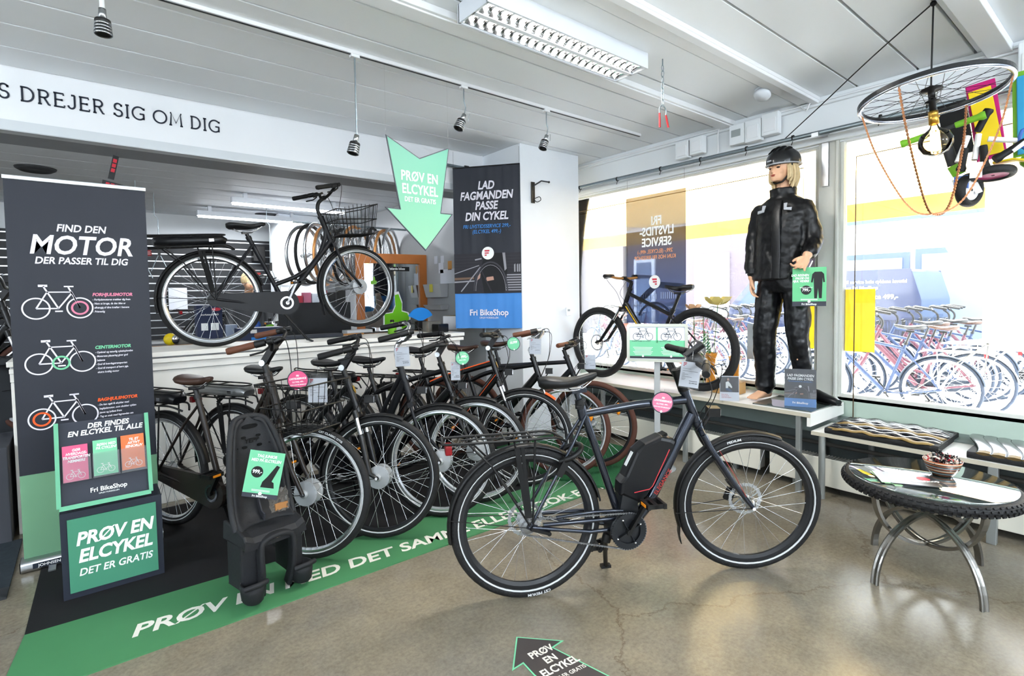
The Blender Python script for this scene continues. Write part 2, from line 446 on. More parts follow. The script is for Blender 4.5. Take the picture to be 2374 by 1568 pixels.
# ---------------------------------------------------------------- street outside
M_pave = mat('sunlit_paving', '#d8d9da', .85, var=.18, scale=6)
struct(MB().box((18, 2, -.06), (27, 60, .1)).build('ground_street', M_pave))
M_brick = bpy.data.materials.new('purple_brick'); M_brick.use_nodes = True
_n = M_brick.node_tree.nodes; _l = M_brick.node_tree.links; _b = _n.new('ShaderNodeTexBrick')
_b.inputs['Color1'].default_value = lin('#453640'); _b.inputs['Color2'].default_value = lin('#3a2e38'); _b.inputs['Mortar'].default_value = lin('#4a424a')
_b.inputs['Scale'].default_value = 4; _b.inputs['Mortar Size'].default_value = .014
_t = _n.new('ShaderNodeTexCoord'); _m = _n.new('ShaderNodeMapping'); _m.inputs['Rotation'].default_value = (rad(90), 0, rad(90))
_l.new(_t.outputs['Object'], _m.inputs[0]); _l.new(_m.outputs[0], _b.inputs[0]); _l.new(_b.outputs[0], _n['Principled BSDF'].inputs[0]); _n['Principled BSDF'].inputs['Roughness'].default_value = .85
M_render = mat('white_render_wall', '#e3e4e6', .8); M_pane = mat('street_window_glass', '#6c7a90', .15); M_bframe = mat('blue_grey_window_frame', '#3c4760', .5)
M_wframe = mat('white_window_frame', '#eceef0', .5)
def building(name, label, y0, y1, h, mt, wins, fr):
    t = thing(name, label, 'building', (14.0, (y0+y1)/2, 0), 0, None)
    MB().box((1.5, 0, h/2), (3, y1-y0, h)).build('facade', mt, t)
    for (ya, yb, za, zb) in wins:
        yc = (ya+yb)/2-(y0+y1)/2
        f = MB().box((-.02, yc, (za+zb)/2), (.1, yb-ya, zb-za)).build('window', fr, t)
        MB().box((-.08, yc, (za+zb)/2), (.04, yb-ya-.25, zb-za-.25)).build('pane', M_pane, f)
    return t
building('brick_building', 'purple brick building across the street with a white window', 5.6, 11.2, 6.5, M_brick, [(7.65, 8.7, .7, 2.5), (10.1, 10.9, 0, 2.5)], M_wframe)
building('brick_building', 'brick building with a doorway at the far end of the street', 11.4, 22, 6, mat('grey_brick', '#4f4b50', .85, var=.2), [(13.4, 15, 0, 2.6), (16.5, 18, 1, 3)], M_bframe)
building('white_building', 'white rendered building with a band of tall blue framed windows', -14, 5.4, 6.5, M_render, [(-1.0, 1.4, .2, 2.25), (1.5, 3.4, .2, 2.25), (3.5, 5.3, .2, 2.2), (-3.6, -1.1, .2, 2.25), (-7, -3.8, .2, 2.25), (-4, 5, 2.9, 3.5)], M_bframe)
# awning over the shop front
M_awn = bpy.data.materials.new('cream_awning_canvas'); M_awn.use_nodes = True
_n = M_awn.node_tree.nodes; _l = M_awn.node_tree.links; _n.clear()
_o = _n.new('ShaderNodeOutputMaterial'); _d = _n.new('ShaderNodeBsdfDiffuse'); _t = _n.new('ShaderNodeBsdfTranslucent'); _x = _n.new('ShaderNodeMixShader'); _w = _n.new('ShaderNodeTexNoise'); _r = _n.new('ShaderNodeValToRGB')
_w.inputs['Scale'].default_value = 3; _r.color_ramp.elements[0].color = lin('#a08a62'); _r.color_ramp.elements[1].color = lin('#ab966f')
_l.new(_w.outputs['Fac'], _r.inputs[0]); _l.new(_r.outputs[0], _d.inputs[0]); _l.new(_r.outputs[0], _t.inputs[0]); _x.inputs[0].default_value = .55
_l.new(_d.outputs[0], _x.inputs[1]); _l.new(_t.outputs[0], _x.inputs[2]); _l.new(_x.outputs[0], _o.inputs[0])
aw = thing('awning', 'cream canvas awning stretched out over the shop windows', 'awning', (4.5, 1, 2.9))
MB().loft([[(0, -7, 0), (0, 5, 0)], [(1.55, -7, -.62), (1.55, 5, -.62)]], closed=False, cap=False, smooth=False).build('canopy', M_awn, aw)
MB().box((1.56, -1, -.73), (.006, 12, .22)).build('valance', mat('valance_ochre', '#86703f', .8, var=.15), aw)
MB().tube([(1.55, -7, -.64), (1.55, 5, -.64)], .025, 8).build('front_bar', M_wframe, aw)
for yy in (-3.2, .9, 3.4): MB().tube([(.05, yy, -.6), (.9, yy+.5, -.62), (1.5, yy, -.64)], .02, 8).build('folding_arm', M_wframe, aw)

# ================================================================ bicycles
M_tyre = mat('tyre_black', '#0f0f10', .68, spec=.4, bump=.35, bscale=220)
M_tyreb = mat('tyre_brown', '#4a2c22', .75, bump=.35, bscale=220)
M_refl = mat('tyre_reflective_line', '#c9ccce', .4)
M_rims = mat('rim_silver', '#c2c5c8', .25, metal=1, var=.03)
M_rimb = mat('rim_black', '#131417', .38, coat=.2)
M_spoke = mat('spoke_steel', '#c9ccd0', .22, metal=1, var=.02)
M_hub = mat('hub_motor_silver', '#a4a7a9', .5, metal=.35)
M_hubb = mat('hub_black', '#1b1c1e', .4)
M_fr = mat('frame_black', '#08080a', .34, spec=.4)
M_frm = mat('frame_matt_graphite', '#131418', .45)
M_frbrown = mat('frame_dark_brown', '#1b1410', .35, coat=.1)
M_frgrey = mat('frame_metallic_anthracite', '#2a2f3a', .22, metal=.75, var=.03, coat=.6)
M_sad = mat('saddle_black', '#0c0c0e', .5, spec=.4)
M_sadb = mat('saddle_brown', '#38251c', .45, var=.12)
M_gripb = mat('grip_brown', '#5a3626', .6, var=.15, scale=60)
M_grip = mat('grip_black', '#0b0b0c', .6)
M_red = mat('rear_light_red', '#7e1218', .25)
M_orange = mat('bright_orange', '#e0571f', .45)
M_amber = mat('amber_reflector', '#e58a1c', .3)
M_batt = mat('battery_black', '#0b0c0f', .36)
M_battsil = mat('battery_silver', '#8d8f90', .32, metal=.8)
M_chain = mat('chain_steel', '#7b7d80', .4, metal=.9)
M_yellow = mat('frame_yellow_stripe', '#d9ae2a', .4)
M_gold = mat('badge_gold', '#b98f34', .3, metal=.8)
WM = {}
def wheel_meshes(key, R, t, rimh, tyre, rim, hub, line, nsp=32, hr=.02, disc=False, low=False):
    if key in WM: return WM[key]
    n = 28 if low else 56
    def mesh(name, b, mats):
        me = bpy.data.meshes.new(name); me.from_pydata(b.v, [], b.f)
        for m in mats: me.materials.append(m)
        me.polygons.foreach_set('material_index', b.mi); me.polygons.foreach_set('use_smooth', b.sm); me.update(); return me
    k = 8 if low else 14
    b = MB().lathe([(R-t+t*1.02*cos(2*pi*i/k), t*sin(2*pi*i/k)) for i in range(k)], n, 'Y', closed=True)
    if line:
        for s in (-1, 1):
            b.use(1).lathe([(R-t*1.45, s*t*.955), (R-t*1.6, s*t*.88), (R-t*1.75, s*t*.74), (R-t*1.6, s*t*.7)], n, 'Y', closed=True)
    out = {'tyre': mesh('tyre', b, [tyre, M_refl])}
    Ri = R-2*t+.004; w = .012
    out['rim'] = mesh('rim', MB().lathe([(Ri, -w), (Ri, w), (Ri-rimh*.5, w*1.02), (Ri-rimh, w*.45), (Ri-rimh, -w*.45), (Ri-rimh*.5, -w*1.02)], n, 'Y', closed=True, smooth=False), [rim])
    b = MB()
    nn = nsp if not low else 20
    for i in range(nn):
        a = 2*pi*i/nn; sd = 1 if i % 2 else -1; off = (1 if (i//2) % 2 else -1)*rad(60 if hr < .04 else 34)
        b.tube([(hr*cos(a+off), sd*.028, hr*sin(a+off)), ((Ri-rimh)*cos(a), sd*.004, (Ri-rimh)*sin(a))], .0013 if not low else .0016, 4, smooth=True)
    out['spokes'] = mesh('spokes', b, [M_spoke])
    if hr > .04:
        hb = MB().lathe([(.012, -.058), (.022, -.050), (.022, -.042), (hr*.9, -.036), (hr*1.04, -.034), (hr*1.04, -.026), (hr*.96, -.02), (hr*.96, .02), (hr*1.04, .026), (hr*1.04, .034), (hr*.9, .036), (.022, .042), (.022, .050), (.012, .058)], 32, 'Y', smooth=False)
        for i in range(16):
            a = 2*pi*i/16
            for s in (-1, 1): hb.ball((hr*.97*cos(a), s*.034, hr*.97*sin(a)), .0035, 5, 4)
    else:
        hb = MB().lathe([(.006, -.055), (.012, -.05), (hr*1.25, -.032), (hr*1.25, -.027), (hr*.7, -.02), (hr*.7, .02), (hr*1.25, .027), (hr*1.25, .032), (.012, .05), (.006, .055)], 20, 'Y')
    out['hub'] = mesh('hub', hb, [hub])
    if disc:
        d = MB()
        d.lathe([(.066, .036), (.08, .036), (.08, .038), (.066, .038)], 40, 'Y', closed=True, smooth=False)
        for i in range(6):
            a = 2*pi*i/6
            d.bar((.02*cos(a), .037, .02*sin(a)), (.07*cos(a+.5), .037, .07*sin(a+.5)), .002, .007, up=(0, 1, 0))
        for i in range(24):
            a = 2*pi*i/24; d.bar((.062*cos(a), .037, .062*sin(a)), (.083*cos(a+.1), .037, .083*sin(a+.1)), .0022, .004, up=(0, 1, 0))
        out['brake_disc'] = mesh('brake_disc', d, [M_alu])
    WM[key] = out
    return out
def add_wheel(name, ms, parent, M):
    t = place(name, ms['tyre'], parent, M)
    for k in ('rim', 'spokes', 'hub', 'brake_disc'):
        if k in ms: place(k, ms[k], t)
    return t
def fender(b, c, R, a0, a1, w=.052, n=26):
    """curved mudguard strip around c from angle a0 to a1 (degrees, 0 = forward, 90 = up)"""
    path = [V((c[0]+R*cos(rad(a0+(a1-a0)*i/n)), 0, c[1]+R*sin(rad(a0+(a1-a0)*i/n)))) for i in range(n+1)]
    sg = 1 if a1 > a0 else -1
    top = [(w/2*sin(u), .010*(cos(u)-1)*1.3) for u in (-1.5, -1, -.5, 0, .5, 1, 1.5)]
    rings = []
    for i, p in enumerate(path):
        a = rad(a0+(a1-a0)*i/n); o = V((cos(a), 0, sin(a)))
        rings.append([p + V((0, x, 0)) + o*y for x, y in top] + [p + V((0, x*.94, 0)) + o*(y-.003) for x, y in reversed(top)])
    b.loft(rings)
def saddle(b, c, L=.265, w=.082, wn=.022, tilt=0, thick=.05):
    """c is the middle of the saddle; nose points to +x"""
    n = 15; rings = []
    for i in range(n):
        u = i/(n-1)
        if u < .42: ww = w*math.sqrt(max(0, 1-((.30-u)/.31)**2)) if u < .30 else w-(w-wn)*((u-.30)/.42)**1.25
        else: ww = w-(w-wn)*min(1, ((u-.30)/.42))**1.25 if u < .72 else wn*(1 if u < .9 else math.sqrt(max(.05, 1-((u-.9)/.105)**2)))
        ww = max(ww, .010)
        x = -L/2+L*u; zt = .008*cos(u*2*pi*.9)+.004; th = thick*(1.0-.45*u) if u > .05 else thick*.6
        if u > .93: th *= .7
        x2, z2 = x*cos(tilt)-zt*sin(tilt), zt*cos(tilt)+x*sin(tilt)
        rg = []
        for k in range(12):
            a = 2*pi*k/12; rg.append((c[0]+x2, c[1]+ww*cos(a), c[2]+z2+(th*.34 if sin(a) > 0 else th*.66)*sin(a)))
        rings.append(rg)
    b.loft(rings)
DEF = dict(R=.343, t=.021, rimh=.02, wb=1.10, bb=(.455, .275), st=(.285, .80), sadz=.955, sadx=.20, ht=(.830, .915), hb=(.908, .722), ft='diamond',
           frame='frame_black', tyre='tyre_black', rim='rim_silver', line=True, fork='rigid', bars='city', grip='grip_black', sad='saddle_black',
           rack=True, batt='rack', frontmotor=True, rearhub=.03, fend=True, chaincase=True, basket=False, stem='city', low=False, steer=0, light=True,
           bars_h=.10, disc=False, kick=True, fendmat='black_plastic', crank=55, bagstrap=True, mid=False, cables=True)
def bike(name, label, loc, rz, group=None, M=None, **kw):
    P = dict(DEF); P.update(kw); g = lambda k: MATS[P[k]]
    T_ = thing(name, label, 'bicycle', loc, rz, group, M or (TR(*loc) @ RZ(rz) @ RX(P.get('lean', 0))))
    R, wb = P['R'], P['wb']; bb = V((P['bb'][0], 0, P['bb'][1])); st = V((P['st'][0], 0, P['st'][1]))
    ht = V((P['ht'][0], 0, P['ht'][1])); hb = V((P['hb'][0], 0, P['hb'][1])); rh = V((0, 0, R)); fh = V((wb, 0, R))
    ax = (ht-hb).normalized(); fwd = V((ax.z, 0, -ax.x))
    S = TR(*hb) @ Matrix.Rotation(P['steer'], 4, ax) @ TR(*(-hb))
    Y = lambda p, y: V((p[0], y, p[2] if len(p) > 2 else p[1]))
    fm = g('frame'); low = P['low']
    def part(nm, b, m, steer=False, par=None, bevel=0): return b.build(nm, m, par or T_, S if steer and par is None else None, bevel)
    # --- frame
    b = MB(); F = P['ft']; nk = 6 if low else 12
    seatjoin = st + (bb-st)*.10
    if F == 'diamond':
        b.tube([seatjoin, ht-ax*.045], .0165, nk); b.tube([hb+ax*.03, bb+V((.03, 0, .02))], .0225, nk)
        if P['mid']: b.use(1).tube([hb+ax*.06+(bb-hb)*.12, bb+(hb-bb)*.42], .0238, nk).use(0)
        b.tube([bb, st], .0165, nk)
    elif F == 'trek':
        b.tube([bb, st], .0165, nk); b.tube(cr([seatjoin+(bb-st)*.12, V((.5, 0, st.z-.04)), ht-ax*.05], 5), .018, nk); b.tube([hb+ax*.03, bb+V((.03, 0, .02))], .029, nk)
    elif F == 'step':
        b.tube([bb, st], .0165, nk); b.tube([hb+ax*.05, bb+V((.03, 0, .02))], .024, nk)
        b.tube(cr([ht-ax*.04, V((.69, 0, .66)), V((.56, 0, .50)), V((.40, 0, .43))], 6), .016, nk)
    elif F == 'wave':
        b.tube([bb, st], .0165, nk); b.tube(cr([ht-ax*.10, V((.73, 0, .60)), V((.64, 0, .40)), V((.53, 0, .29)), bb], 6), .026, nk)
        b.tube(cr([ht-ax*.05, V((.70, 0, .66)), V((.60, 0, .46)), V((.50, 0, .36))], 6), .014, nk)
    b.tube([hb-ax*.005, ht+ax*.005], .021, nk); b.tube([hb-ax*.008, hb+ax*.012], .025, nk); b.tube([ht-ax*.012, ht+ax*.008], .025, nk)
    b.tube([Y(bb, -.04), Y(bb, .04)], .024, nk)
    for s in (-1, 1):
        b.tube([Y(bb+V((-.02, 0, 0)), s*.025), Y((.28, 0, bb.z+.01), s*.05), Y(rh+V((.01, 0, 0)), s*.066)], .010, 8)
        b.tube([Y(seatjoin, s*.016), Y(seatjoin*.75+rh*.25, s*.045), Y(rh, s*.066)], .008, 8)
        b.bar(Y(rh+V((-.012, 0, .012)), s*.066), Y(rh+V((.03, 0, -.005)), s*.066), .006, .03)
    if P.get('extra'): P['extra'](b, bb, st, ht, hb, ax)
    part('frame', b, [fm, M_frgrey])
    # --- fork
    b = MB(); cp = hb-ax*.02
    b.tube([hb-ax*.004, cp-ax*.02], .022, nk)
    b.bar(Y(cp-ax*.015, -.05), Y(cp-ax*.015, .05), .035, .03, up=ax) if P['fork'] != 'rigid' else b.sweep([Y(cp-ax*.03, -.045), Y(cp-ax*.012, -.03), Y(cp-ax*.008, .03), Y(cp-ax*.03, .045)], circ(.016, 8))
    for s in (-1, 1):
        if P['fork'] == 'sus':
            a0 = cp-ax*.02; d = (fh-fwd*.035-a0)
            b.use(1).tube([Y(a0+ax*.03, s*.052), Y(a0+d*.33, s*.052)], .0135, nk)
            b.use(0).tube([Y(a0+ax*.035, s*.052), Y(a0-ax*.01, s*.052)], .017, nk)
            b.tube([Y(a0+d*.28, s*.053), Y(a0+d*.32, s*.053), Y(a0+d*.9, s*.056), Y(fh, s*.060)], [.017, .019, .015, .009], nk)
        elif P['fork'] == 'curved':
            b.tube(cr([Y(cp-ax*.03, s*.046), Y(cp-ax*.2, s*.053), Y(cp*.25+fh*.75-fwd*.012, s*.056), Y(fh, s*.06)], 6), .011, nk)
        else:
            b.tube([Y(cp-ax*.025, s*.044), Y(cp*.8+fh*.2-fwd*.012, s*.052), Y(cp*.3+fh*.7-fwd*.012, s*.056), Y(fh, s*.06)], [.017, .0165, .013, .010], nk)
    b.use(1).tube([Y(fh, -.072), Y(fh, -.058)], .008, 8); b.tube([Y(fh, .058), Y(fh, .072)], .008, 8)
    part('fork', b, [fm, M_chrome], True)
    # --- wheels
    key = (R, P['t'], P['tyre'], P['rim'], P['rimh'], P['line'], low)
    nsp = P.get('nsp', 32)
    wf = wheel_meshes(key+('f', P['frontmotor'], P['disc']), R, P['t'], P['rimh'], g('tyre'), g('rim'), M_hub if P['frontmotor'] else M_alu, P['line'], nsp, .062 if P['frontmotor'] else .02, P['disc'], low)
    wr = wheel_meshes(key+('r', P['rearhub'], P['disc']), R, P['t'], P['rimh'], g('tyre'), g('rim'), M_hub, P['line'], nsp, P['rearhub'], P['disc'], low)
    add_wheel('front_wheel', wf, T_, S @ TR(*fh)); add_wheel('rear_wheel', wr, T_, TR(*rh))
    # --- mudguards
    if P['fend']:
        b = MB(); fender(b, (0, R), R+.014, 12, 190 if not low else 170); 
        if not low:
            for s in (-1, 1): b.tube([Y((R*cos(rad(172))-.01, R+R*sin(rad(172))), s*.026), Y(rh, s*.07)], .0022, 5)
        part('rear_mudguard', b, MATS[P['fendmat']])
        b = MB(); fender(b, (wb, R), R+.014, 68, 200)
        if not low:
            for s in (-1, 1): b.tube([Y((wb+R*cos(rad(188))-.012, R+R*sin(rad(188))), s*.026), Y(fh, s*.064)], .0022, 5)
            pa = rad(202); q = V((wb+(R+.012)*cos(pa), 0, R+(R+.012)*sin(pa)))
            b.sweep([q+V((.002, 0, .03)), q+V((.002, 0, -.03)), q+V((.012, 0, -.075))], [(-.022, -.002), (.022, -.002), (.022, .002), (-.022, .002)], up=(1, 0, 0))
        part('front_mudguard', b, MATS[P['fendmat']], True)
    # --- saddle and seatpost
    sx, sz = P['sadx'], P['sadz']
    d = (st-bb).normalized()
    top = st + d*((sz-.06-st.z)/d.z)
    b = MB().tube([st-d*.05, top], .0135, nk); b.bar(top+V((-.03, 0, .01)), top+V((.04, 0, .015)), .05, .02)
    b.use(1).tube([st-d*.012, st+d*.014], .021, nk)
    part('seatpost', b, [MATS[P.get('postmat', 'frame_black')], M_black])
    b = MB(); top = top+V((P.get('saddx', 0), 0, 0)); saddle(b, (top.x+.005, 0, sz), L=.27, w=P.get('sadw', .085), tilt=rad(P.get('sadtilt', 2)), thick=P.get('sadth', .055))
    so = part('saddle', b, g('sad'))
    if not low:
        b = MB()
        for s in (-1, 1): b.tube(cr([(top.x-.09, s*.03, sz-.02), (top.x-.05, s*.022, sz-.042), (top.x+.05, s*.022, sz-.042), (top.x+.11, s*.012, sz-.008)], 4), .0035, 6)
        b.build('saddle_rails', M_chrome, so)
    # --- cranks, chain guard
    ca = rad(P['crank']); cl = .17
    for s in (-1, 1):
        e = bb + V((s*-cl*cos(ca), 0, s*-cl*sin(ca))) if False else bb + V((cl*cos(ca), 0, cl*sin(ca)))*(-s)
        b = MB().bar(Y(bb, s*.07), Y(e, s*.085), .014, .026, up=(0, 1, 0)); b.tube([Y(bb, s*.04), Y(bb, s*.082)], .014, 8)
        b.tube([Y(e, s*.078), Y(e, s*.092)], .013, 8)
        part('crank_arm', b, MATS[P.get('crankmat', 'black_plastic')])
        b = MB()
        if low: b.box((e.x, s*.135, e.z), (.085, .075, .02))
        else:
            for q in (-.038, .038): b.box((e.x+q, s*.135, e.z), (.014, .085, .022))
            for q in (-.035, .035): b.box((e.x, s*(.135+q), e.z), (.07, .010, .018))
            b.box((e.x, s*.13, e.z), (.02, .09, .014)); b.use(1)
            for q in (-.046, .046): b.box((e.x+q, s*.135, e.z), (.004, .045, .012))
        part('pedal', b, [M_black, M_amber])
    if P['chaincase']:
        pts = []
        for i in range(13): a = rad(-100+200*i/12); pts.append((bb.x+.092*cos(a), bb.z+.092*sin(a)))
        for i in range(7): a = rad(100+160*i/6); pts.append((.0+.045*cos(a), R-.005+.045*sin(a)))
        b = MB(Matrix(((1, 0, 0, 0), (0, 0, 1, -.064), (0, 1, 0, 0), (0, 0, 0, 1)))).prism(pts, .022)
        o = part('chain_case', b, MATS[P.get('casemat', 'black_plastic')], bevel=0 if low else .006)
        if not low:
            b = MB().at(Matrix(((1, 0, bb.x, 0), (0, 0, 0, -.068), (0, 1, 0, bb.z), (0, 0, 0, 1))).to_4x4() if False else basis((bb.x, -.0645, bb.z), (1, 0, 0), (0, 0, 1))).ring(circ(.05, 24), circ(.036, 24), .004)
            b.build('chain_ring_cover', M_chrome if P.get('shinycase') else M_frgrey, o)
    # --- rack and battery
    if P['rack']:
        z = P.get('rackz', R*2+.055); b = MB(); x0, x1 = -.34, .12
        for s in (-1, 1):
            b.tube(cr([(x1+.06, s*.02, z-.03), (x1, s*.055, z), (0, s*.062, z), (x0, s*.058, z), (x0-.03, s*.03, z+.003)], 4), .006, 6)
            b.tube([(x0+.08, s*.06, z-.005), (-.16, s*.065, z-.11), (0, s*.072, R+.01)], .005, 6)
            b.tube([(.03, s*.06, z-.005), (.012, s*.072, R+.02)], .005, 6)
        b.tube([(x0-.03, -.03, z+.003), (x0-.03, .03, z+.003)], .006, 6)
        for x in (-.22, -.1, .02): b.tube([(x, -.06, z), (x, .06, z)], .005, 6)
        b.tube([(x0+.05, 0, z), (x1, 0, z)], .004, 6)
        rk = part('rack', b, MATS[P.get('rackmat', 'black_plastic')])
        if P['bagstrap'] and not low:
            MB().bar((-.06, -.02, z+.008), (-.06, -.074, z-.03), .022, .004, up=(1, 0, 0)).bar((-.055, -.074, z-.03), (-.012, -.080, R+.05), .022, .004, up=(0, 1, 0)).bar((-.03, -.072, z-.03), (.0, -.080, R+.05), .016, .004, up=(0, 1, 0)).build('luggage_strap', mat('black_webbing', '#121212', .8), rk)
        MB().box((x0-.005, 0, z-.035), (.03, .075, .04)).build('rear_light', M_red, rk, bevel=0 if low else .006)
        if P['batt'] == 'rack':
            zb = z-.002; bt = MB()
            pr = rrect(.12, .062, .025, 3)
            bt.sweep([(x0+.03, 0, zb+.042), (x0+.05, 0, zb+.042), (.05, 0, zb+.042), (.10, 0, zb+.042), (.13, 0, zb+.03)], pr, up=(0, 0, 1), scale=[.8, 1, 1, 1, .7])
            bo = bt.build('battery', MATS[P.get('battmat', 'battery_black')], T_)
            b2 = MB().tube(cr([(x0-.05, 0, zb+.10), (x0, .04, zb+.085), (.02, .05, zb+.082), (.12, .03, zb+.08), (.12, -.03, zb+.08), (.02, -.05, zb+.082), (x0, -.04, zb+.085)], 4, True), .005, 6, True)
            for x in (-.2, -.08): b2.tube([(x, -.05, zb+.083), (x, .05, zb+.083)], .004, 6)
            b2.build('upper_rack', M_black, bo)
            if not low: MB().box((.03, -.062, zb+.04), (.03, .006, .02)).build('lock', M_chrome, bo)
    # --- stem, bars, grips
    hp = ht + ax*P['bars_h']; b = MB()
    if P['stem'] == 'city':
        b.tube(cr([ht, ht+ax*(P['bars_h']*.6), hp+fwd*.03+ax*.01, hp+fwd*.085+ax*.035], 5), .015, nk)
        cl_ = hp+fwd*.085+ax*.035
    elif P['stem'] == 'adj':
        b.use(0).tube([ht, ht+ax*.06], .016, nk); p1 = ht+ax*.065; cl_ = p1+fwd*.075+ax*.06
        b.bar(p1, cl_, .036, .032, up=(0, 1, 0)); b.use(1).tube([Y(p1, -.024), Y(p1, .024)], .017, 14)
    else:
        b.tube([ht, hp], .016, nk); cl_ = hp+fwd*.09+V((0, 0, .01)); b.tube([hp, cl_], .015, nk)
    b.use(0).tube([Y(cl_, -.022), Y(cl_, .022)], .019, nk)
    part('stem', b, [MATS[P.get('stemmat', 'black_plastic')], M_alu], True)
    bw = P.get('barw', .235)
    if P['bars'] == 'city':
        half = [(0, 0, 0), (.008, .06, .004), (.03, .13, .045), (.03, bw-.07, .062), (.0, bw-.025, .064), (-.06, bw-.005, .05), (-.15, bw+.01, .032)]; gi = 3
    elif P['bars'] == 'swept':
        half = [(0, 0, 0), (0, .07, .0), (.0, .16, .018), (-.03, .22, .025), (-.10, bw-.02, .02), (-.17, bw+.03, .008)]; gi = 3
    else:
        half = [(0, 0, 0), (0, .10, .0), (-.01, .20, .012), (-.03, bw-.02, .016), (-.05, bw+.04, .014)]; gi = 2
    RR = RX(P.get('roll', 0)) @ RZ(P.get('roll', 0)*1.6); lf = [cl_ + RR @ V(p) for p in half]; rt_ = [cl_ + RR @ V((p[0], -p[1], p[2])) for p in half]
    full = cr(list(reversed(rt_))[:-1] + lf, 5)
    ho = part('handlebar', MB().tube(full, .0115, nk), MATS[P.get('barmat', 'black_plastic')], True)
    for side in (lf, rt_):
        e1, e0 = side[-1], side[-2]; dd = (e1-e0).normalized(); L = .125
        b = MB().tube([e1-dd*L, e1-dd*(L-.02), e1-dd*(L*.5), e1-dd*.008, e1+dd*.004], [.016, .0175, .0165, .018, .015], nk)
        b.use(1).tube([e1-dd*(L+.05), e1-dd*(L+.002)], .0185, nk)
        part('grip', b, [g('grip'), M_black], True)
        if not low:
            u = V((.35, 0, -.9)); o = V((0, 0, 0)); s = 1 if e1.y > 0 else -1
            q0 = e1-dd*(L+.07); per = V((1, 0, -.45)).normalized() if abs(dd.y) > .6 else V((.25, s*-.35, -.9)).normalized()
            b = MB().tube(cr([q0, q0+per*.03+dd*.01, q0+per*.05+dd*.06, q0+per*.05+dd*.12], 4), [.006]*4*3+[.005], 6) if False else MB().tube([q0, q0+per*.028+dd*.012, q0+per*.045+dd*.05, q0+per*.046+dd*.11], .0055, 6)
            b.tube([q0-dd*.012, q0+dd*.012], .016, 8)
            part('brake_lever', b, MATS[P.get('levermat', 'black_plastic')], True)
    if not low and P['cables']:
        b = MB()
        for s, q in ((1, .0), (-1, .03)):
            a = lf[gi] if s > 0 else rt_[gi]
            b.tube(cr([a, a+V((.07, -s*.02, -.02+q)), V((hb.x+.075, s*.03, (a.z+hb.z)/2)), hb+V((.03, s*.03, .05)), hb+V((-.01, s*.024, -.03))], 6), .0022, 5)
        part('cables', b, M_black, True)
        if P.get('display', True):
            part('display', MB().box(tuple(cl_+V((-.015, .06, .035))), (.075, .05, .016), RY(rad(-25)).to_3x3()), M_black, True, bevel=.004)
    if P['light']:
        b = MB(); lp = hb-ax*.01+fwd*.075+V((0, 0, .04))
        b.box(tuple(lp), (.055, .05, .042)); b.tube([hb-ax*.03+fwd*.02, lp-V((.01, 0, .02))], .005, 6)
        b.use(1).box(tuple(lp+V((.029, 0, 0))), (.003, .04, .032))
        part('headlight', b, [M_black, M_chrome], True)
    if P['kick']:
        kx = bb.x-.09
        b = MB().tube([(kx, .03, bb.z+.0), (kx-.02, .10, .12), (kx-.03, .14, .012)], .009, 8); b.box((kx-.028, .148, .008), (.05, .03, .014))
        part('kickstand', b, M_black)
    if P['basket']:
        b = MB(); c0 = P['basket']; x0, x1, z0, z1, w0, w1_ = c0
        for z_, w_, xa, xb in ((z1, w1_, x0, x1), ((z0+z1)/2, (w0+w1_)/2, x0+.012, x1-.012), (z0, w0, x0+.03, x1-.03)):
            b.tube([(xa, -w_/2, z_), (xb, -w_/2, z_), (xb, w_/2, z_), (xa, w_/2, z_)], .0045, 6, True, smooth=False)
        for i in range(9):
            u = i/8; b.tube([(x0+.03+(x1-x0-.06)*u, -w0/2, z0), (x0+(x1-x0)*u, -w1_/2, z1)], .0022, 4); b.tube([(x0+.03+(x1-x0-.06)*u, w0/2, z0), (x0+(x1-x0)*u, w1_/2, z1)], .0022, 4)
            y0 = -w0/2+w0*u; y1 = -w1_/2+w1_*u
            b.tube([(x1-.03, y0, z0), (x1, y1, z1)], .0022, 4); b.tube([(x0+.03, y0, z0), (x0, y1, z1)], .0022, 4); b.tube([(x0+.03, y0, z0), (x1-.03, y0, z0)], .0022, 4)
        for u in (.25, .5, .75): xx = x0+.03+(x1-x0-.06)*u; b.tube([(xx, -w0/2, z0), (xx, w0/2, z0)], .0022, 4)
        part('basket', b, M_black, bool(P.get('basketsteer')))
    return T_, dict(S=S, ax=ax, fwd=fwd, hb=hb, ht=ht, cl=cl_, bb=bb, st=st, lf=lf, rt=rt_, part=part, fh=fh, rh=rh, cp=cp)

# ---------------------------------------------------------------- the seven bicycles standing in a row on the mat
LN = 0; RL = rad(11)
def row_loc(fx, fy, wb=1.10, a=0): return (fx-wb*cos(a), fy-wb*sin(a), .006)
ROWG = 'electric bicycles lined up along the counter'
b1, i1 = bike('bicycle', 'dark bicycle with brown grips, brown saddle and a black front basket', row_loc(.865, 2.80, a=rad(-62)), rad(-62), ROWG, ft='wave', frame='frame_dark_brown', grip='grip_brown', sad='saddle_brown', stem='adj', bars='city', bars_h=.16, lean=LN,
  basket=(.94, 1.24, .69, .93, .27, .34), sadth=.06, casemat='frame_dark_brown', ht=(.845, .955), hb=(.925, .74), fork='rigid', steer=rad(16), roll=RL, sadz=.90, barw=.22)
b2, i2 = bike('bicycle', 'black bicycle with suspension fork and silver rack battery, second from the child seat', row_loc(1.265, 2.785, a=rad(-60)), rad(-60), ROWG, ft='step', stem='adj', bars='city', fork='sus', battmat='battery_silver', rim='rim_black', rimh=.018, ht=(.885, .895), hb=(.955, .72), steer=rad(18), roll=RL, sadz=.925)
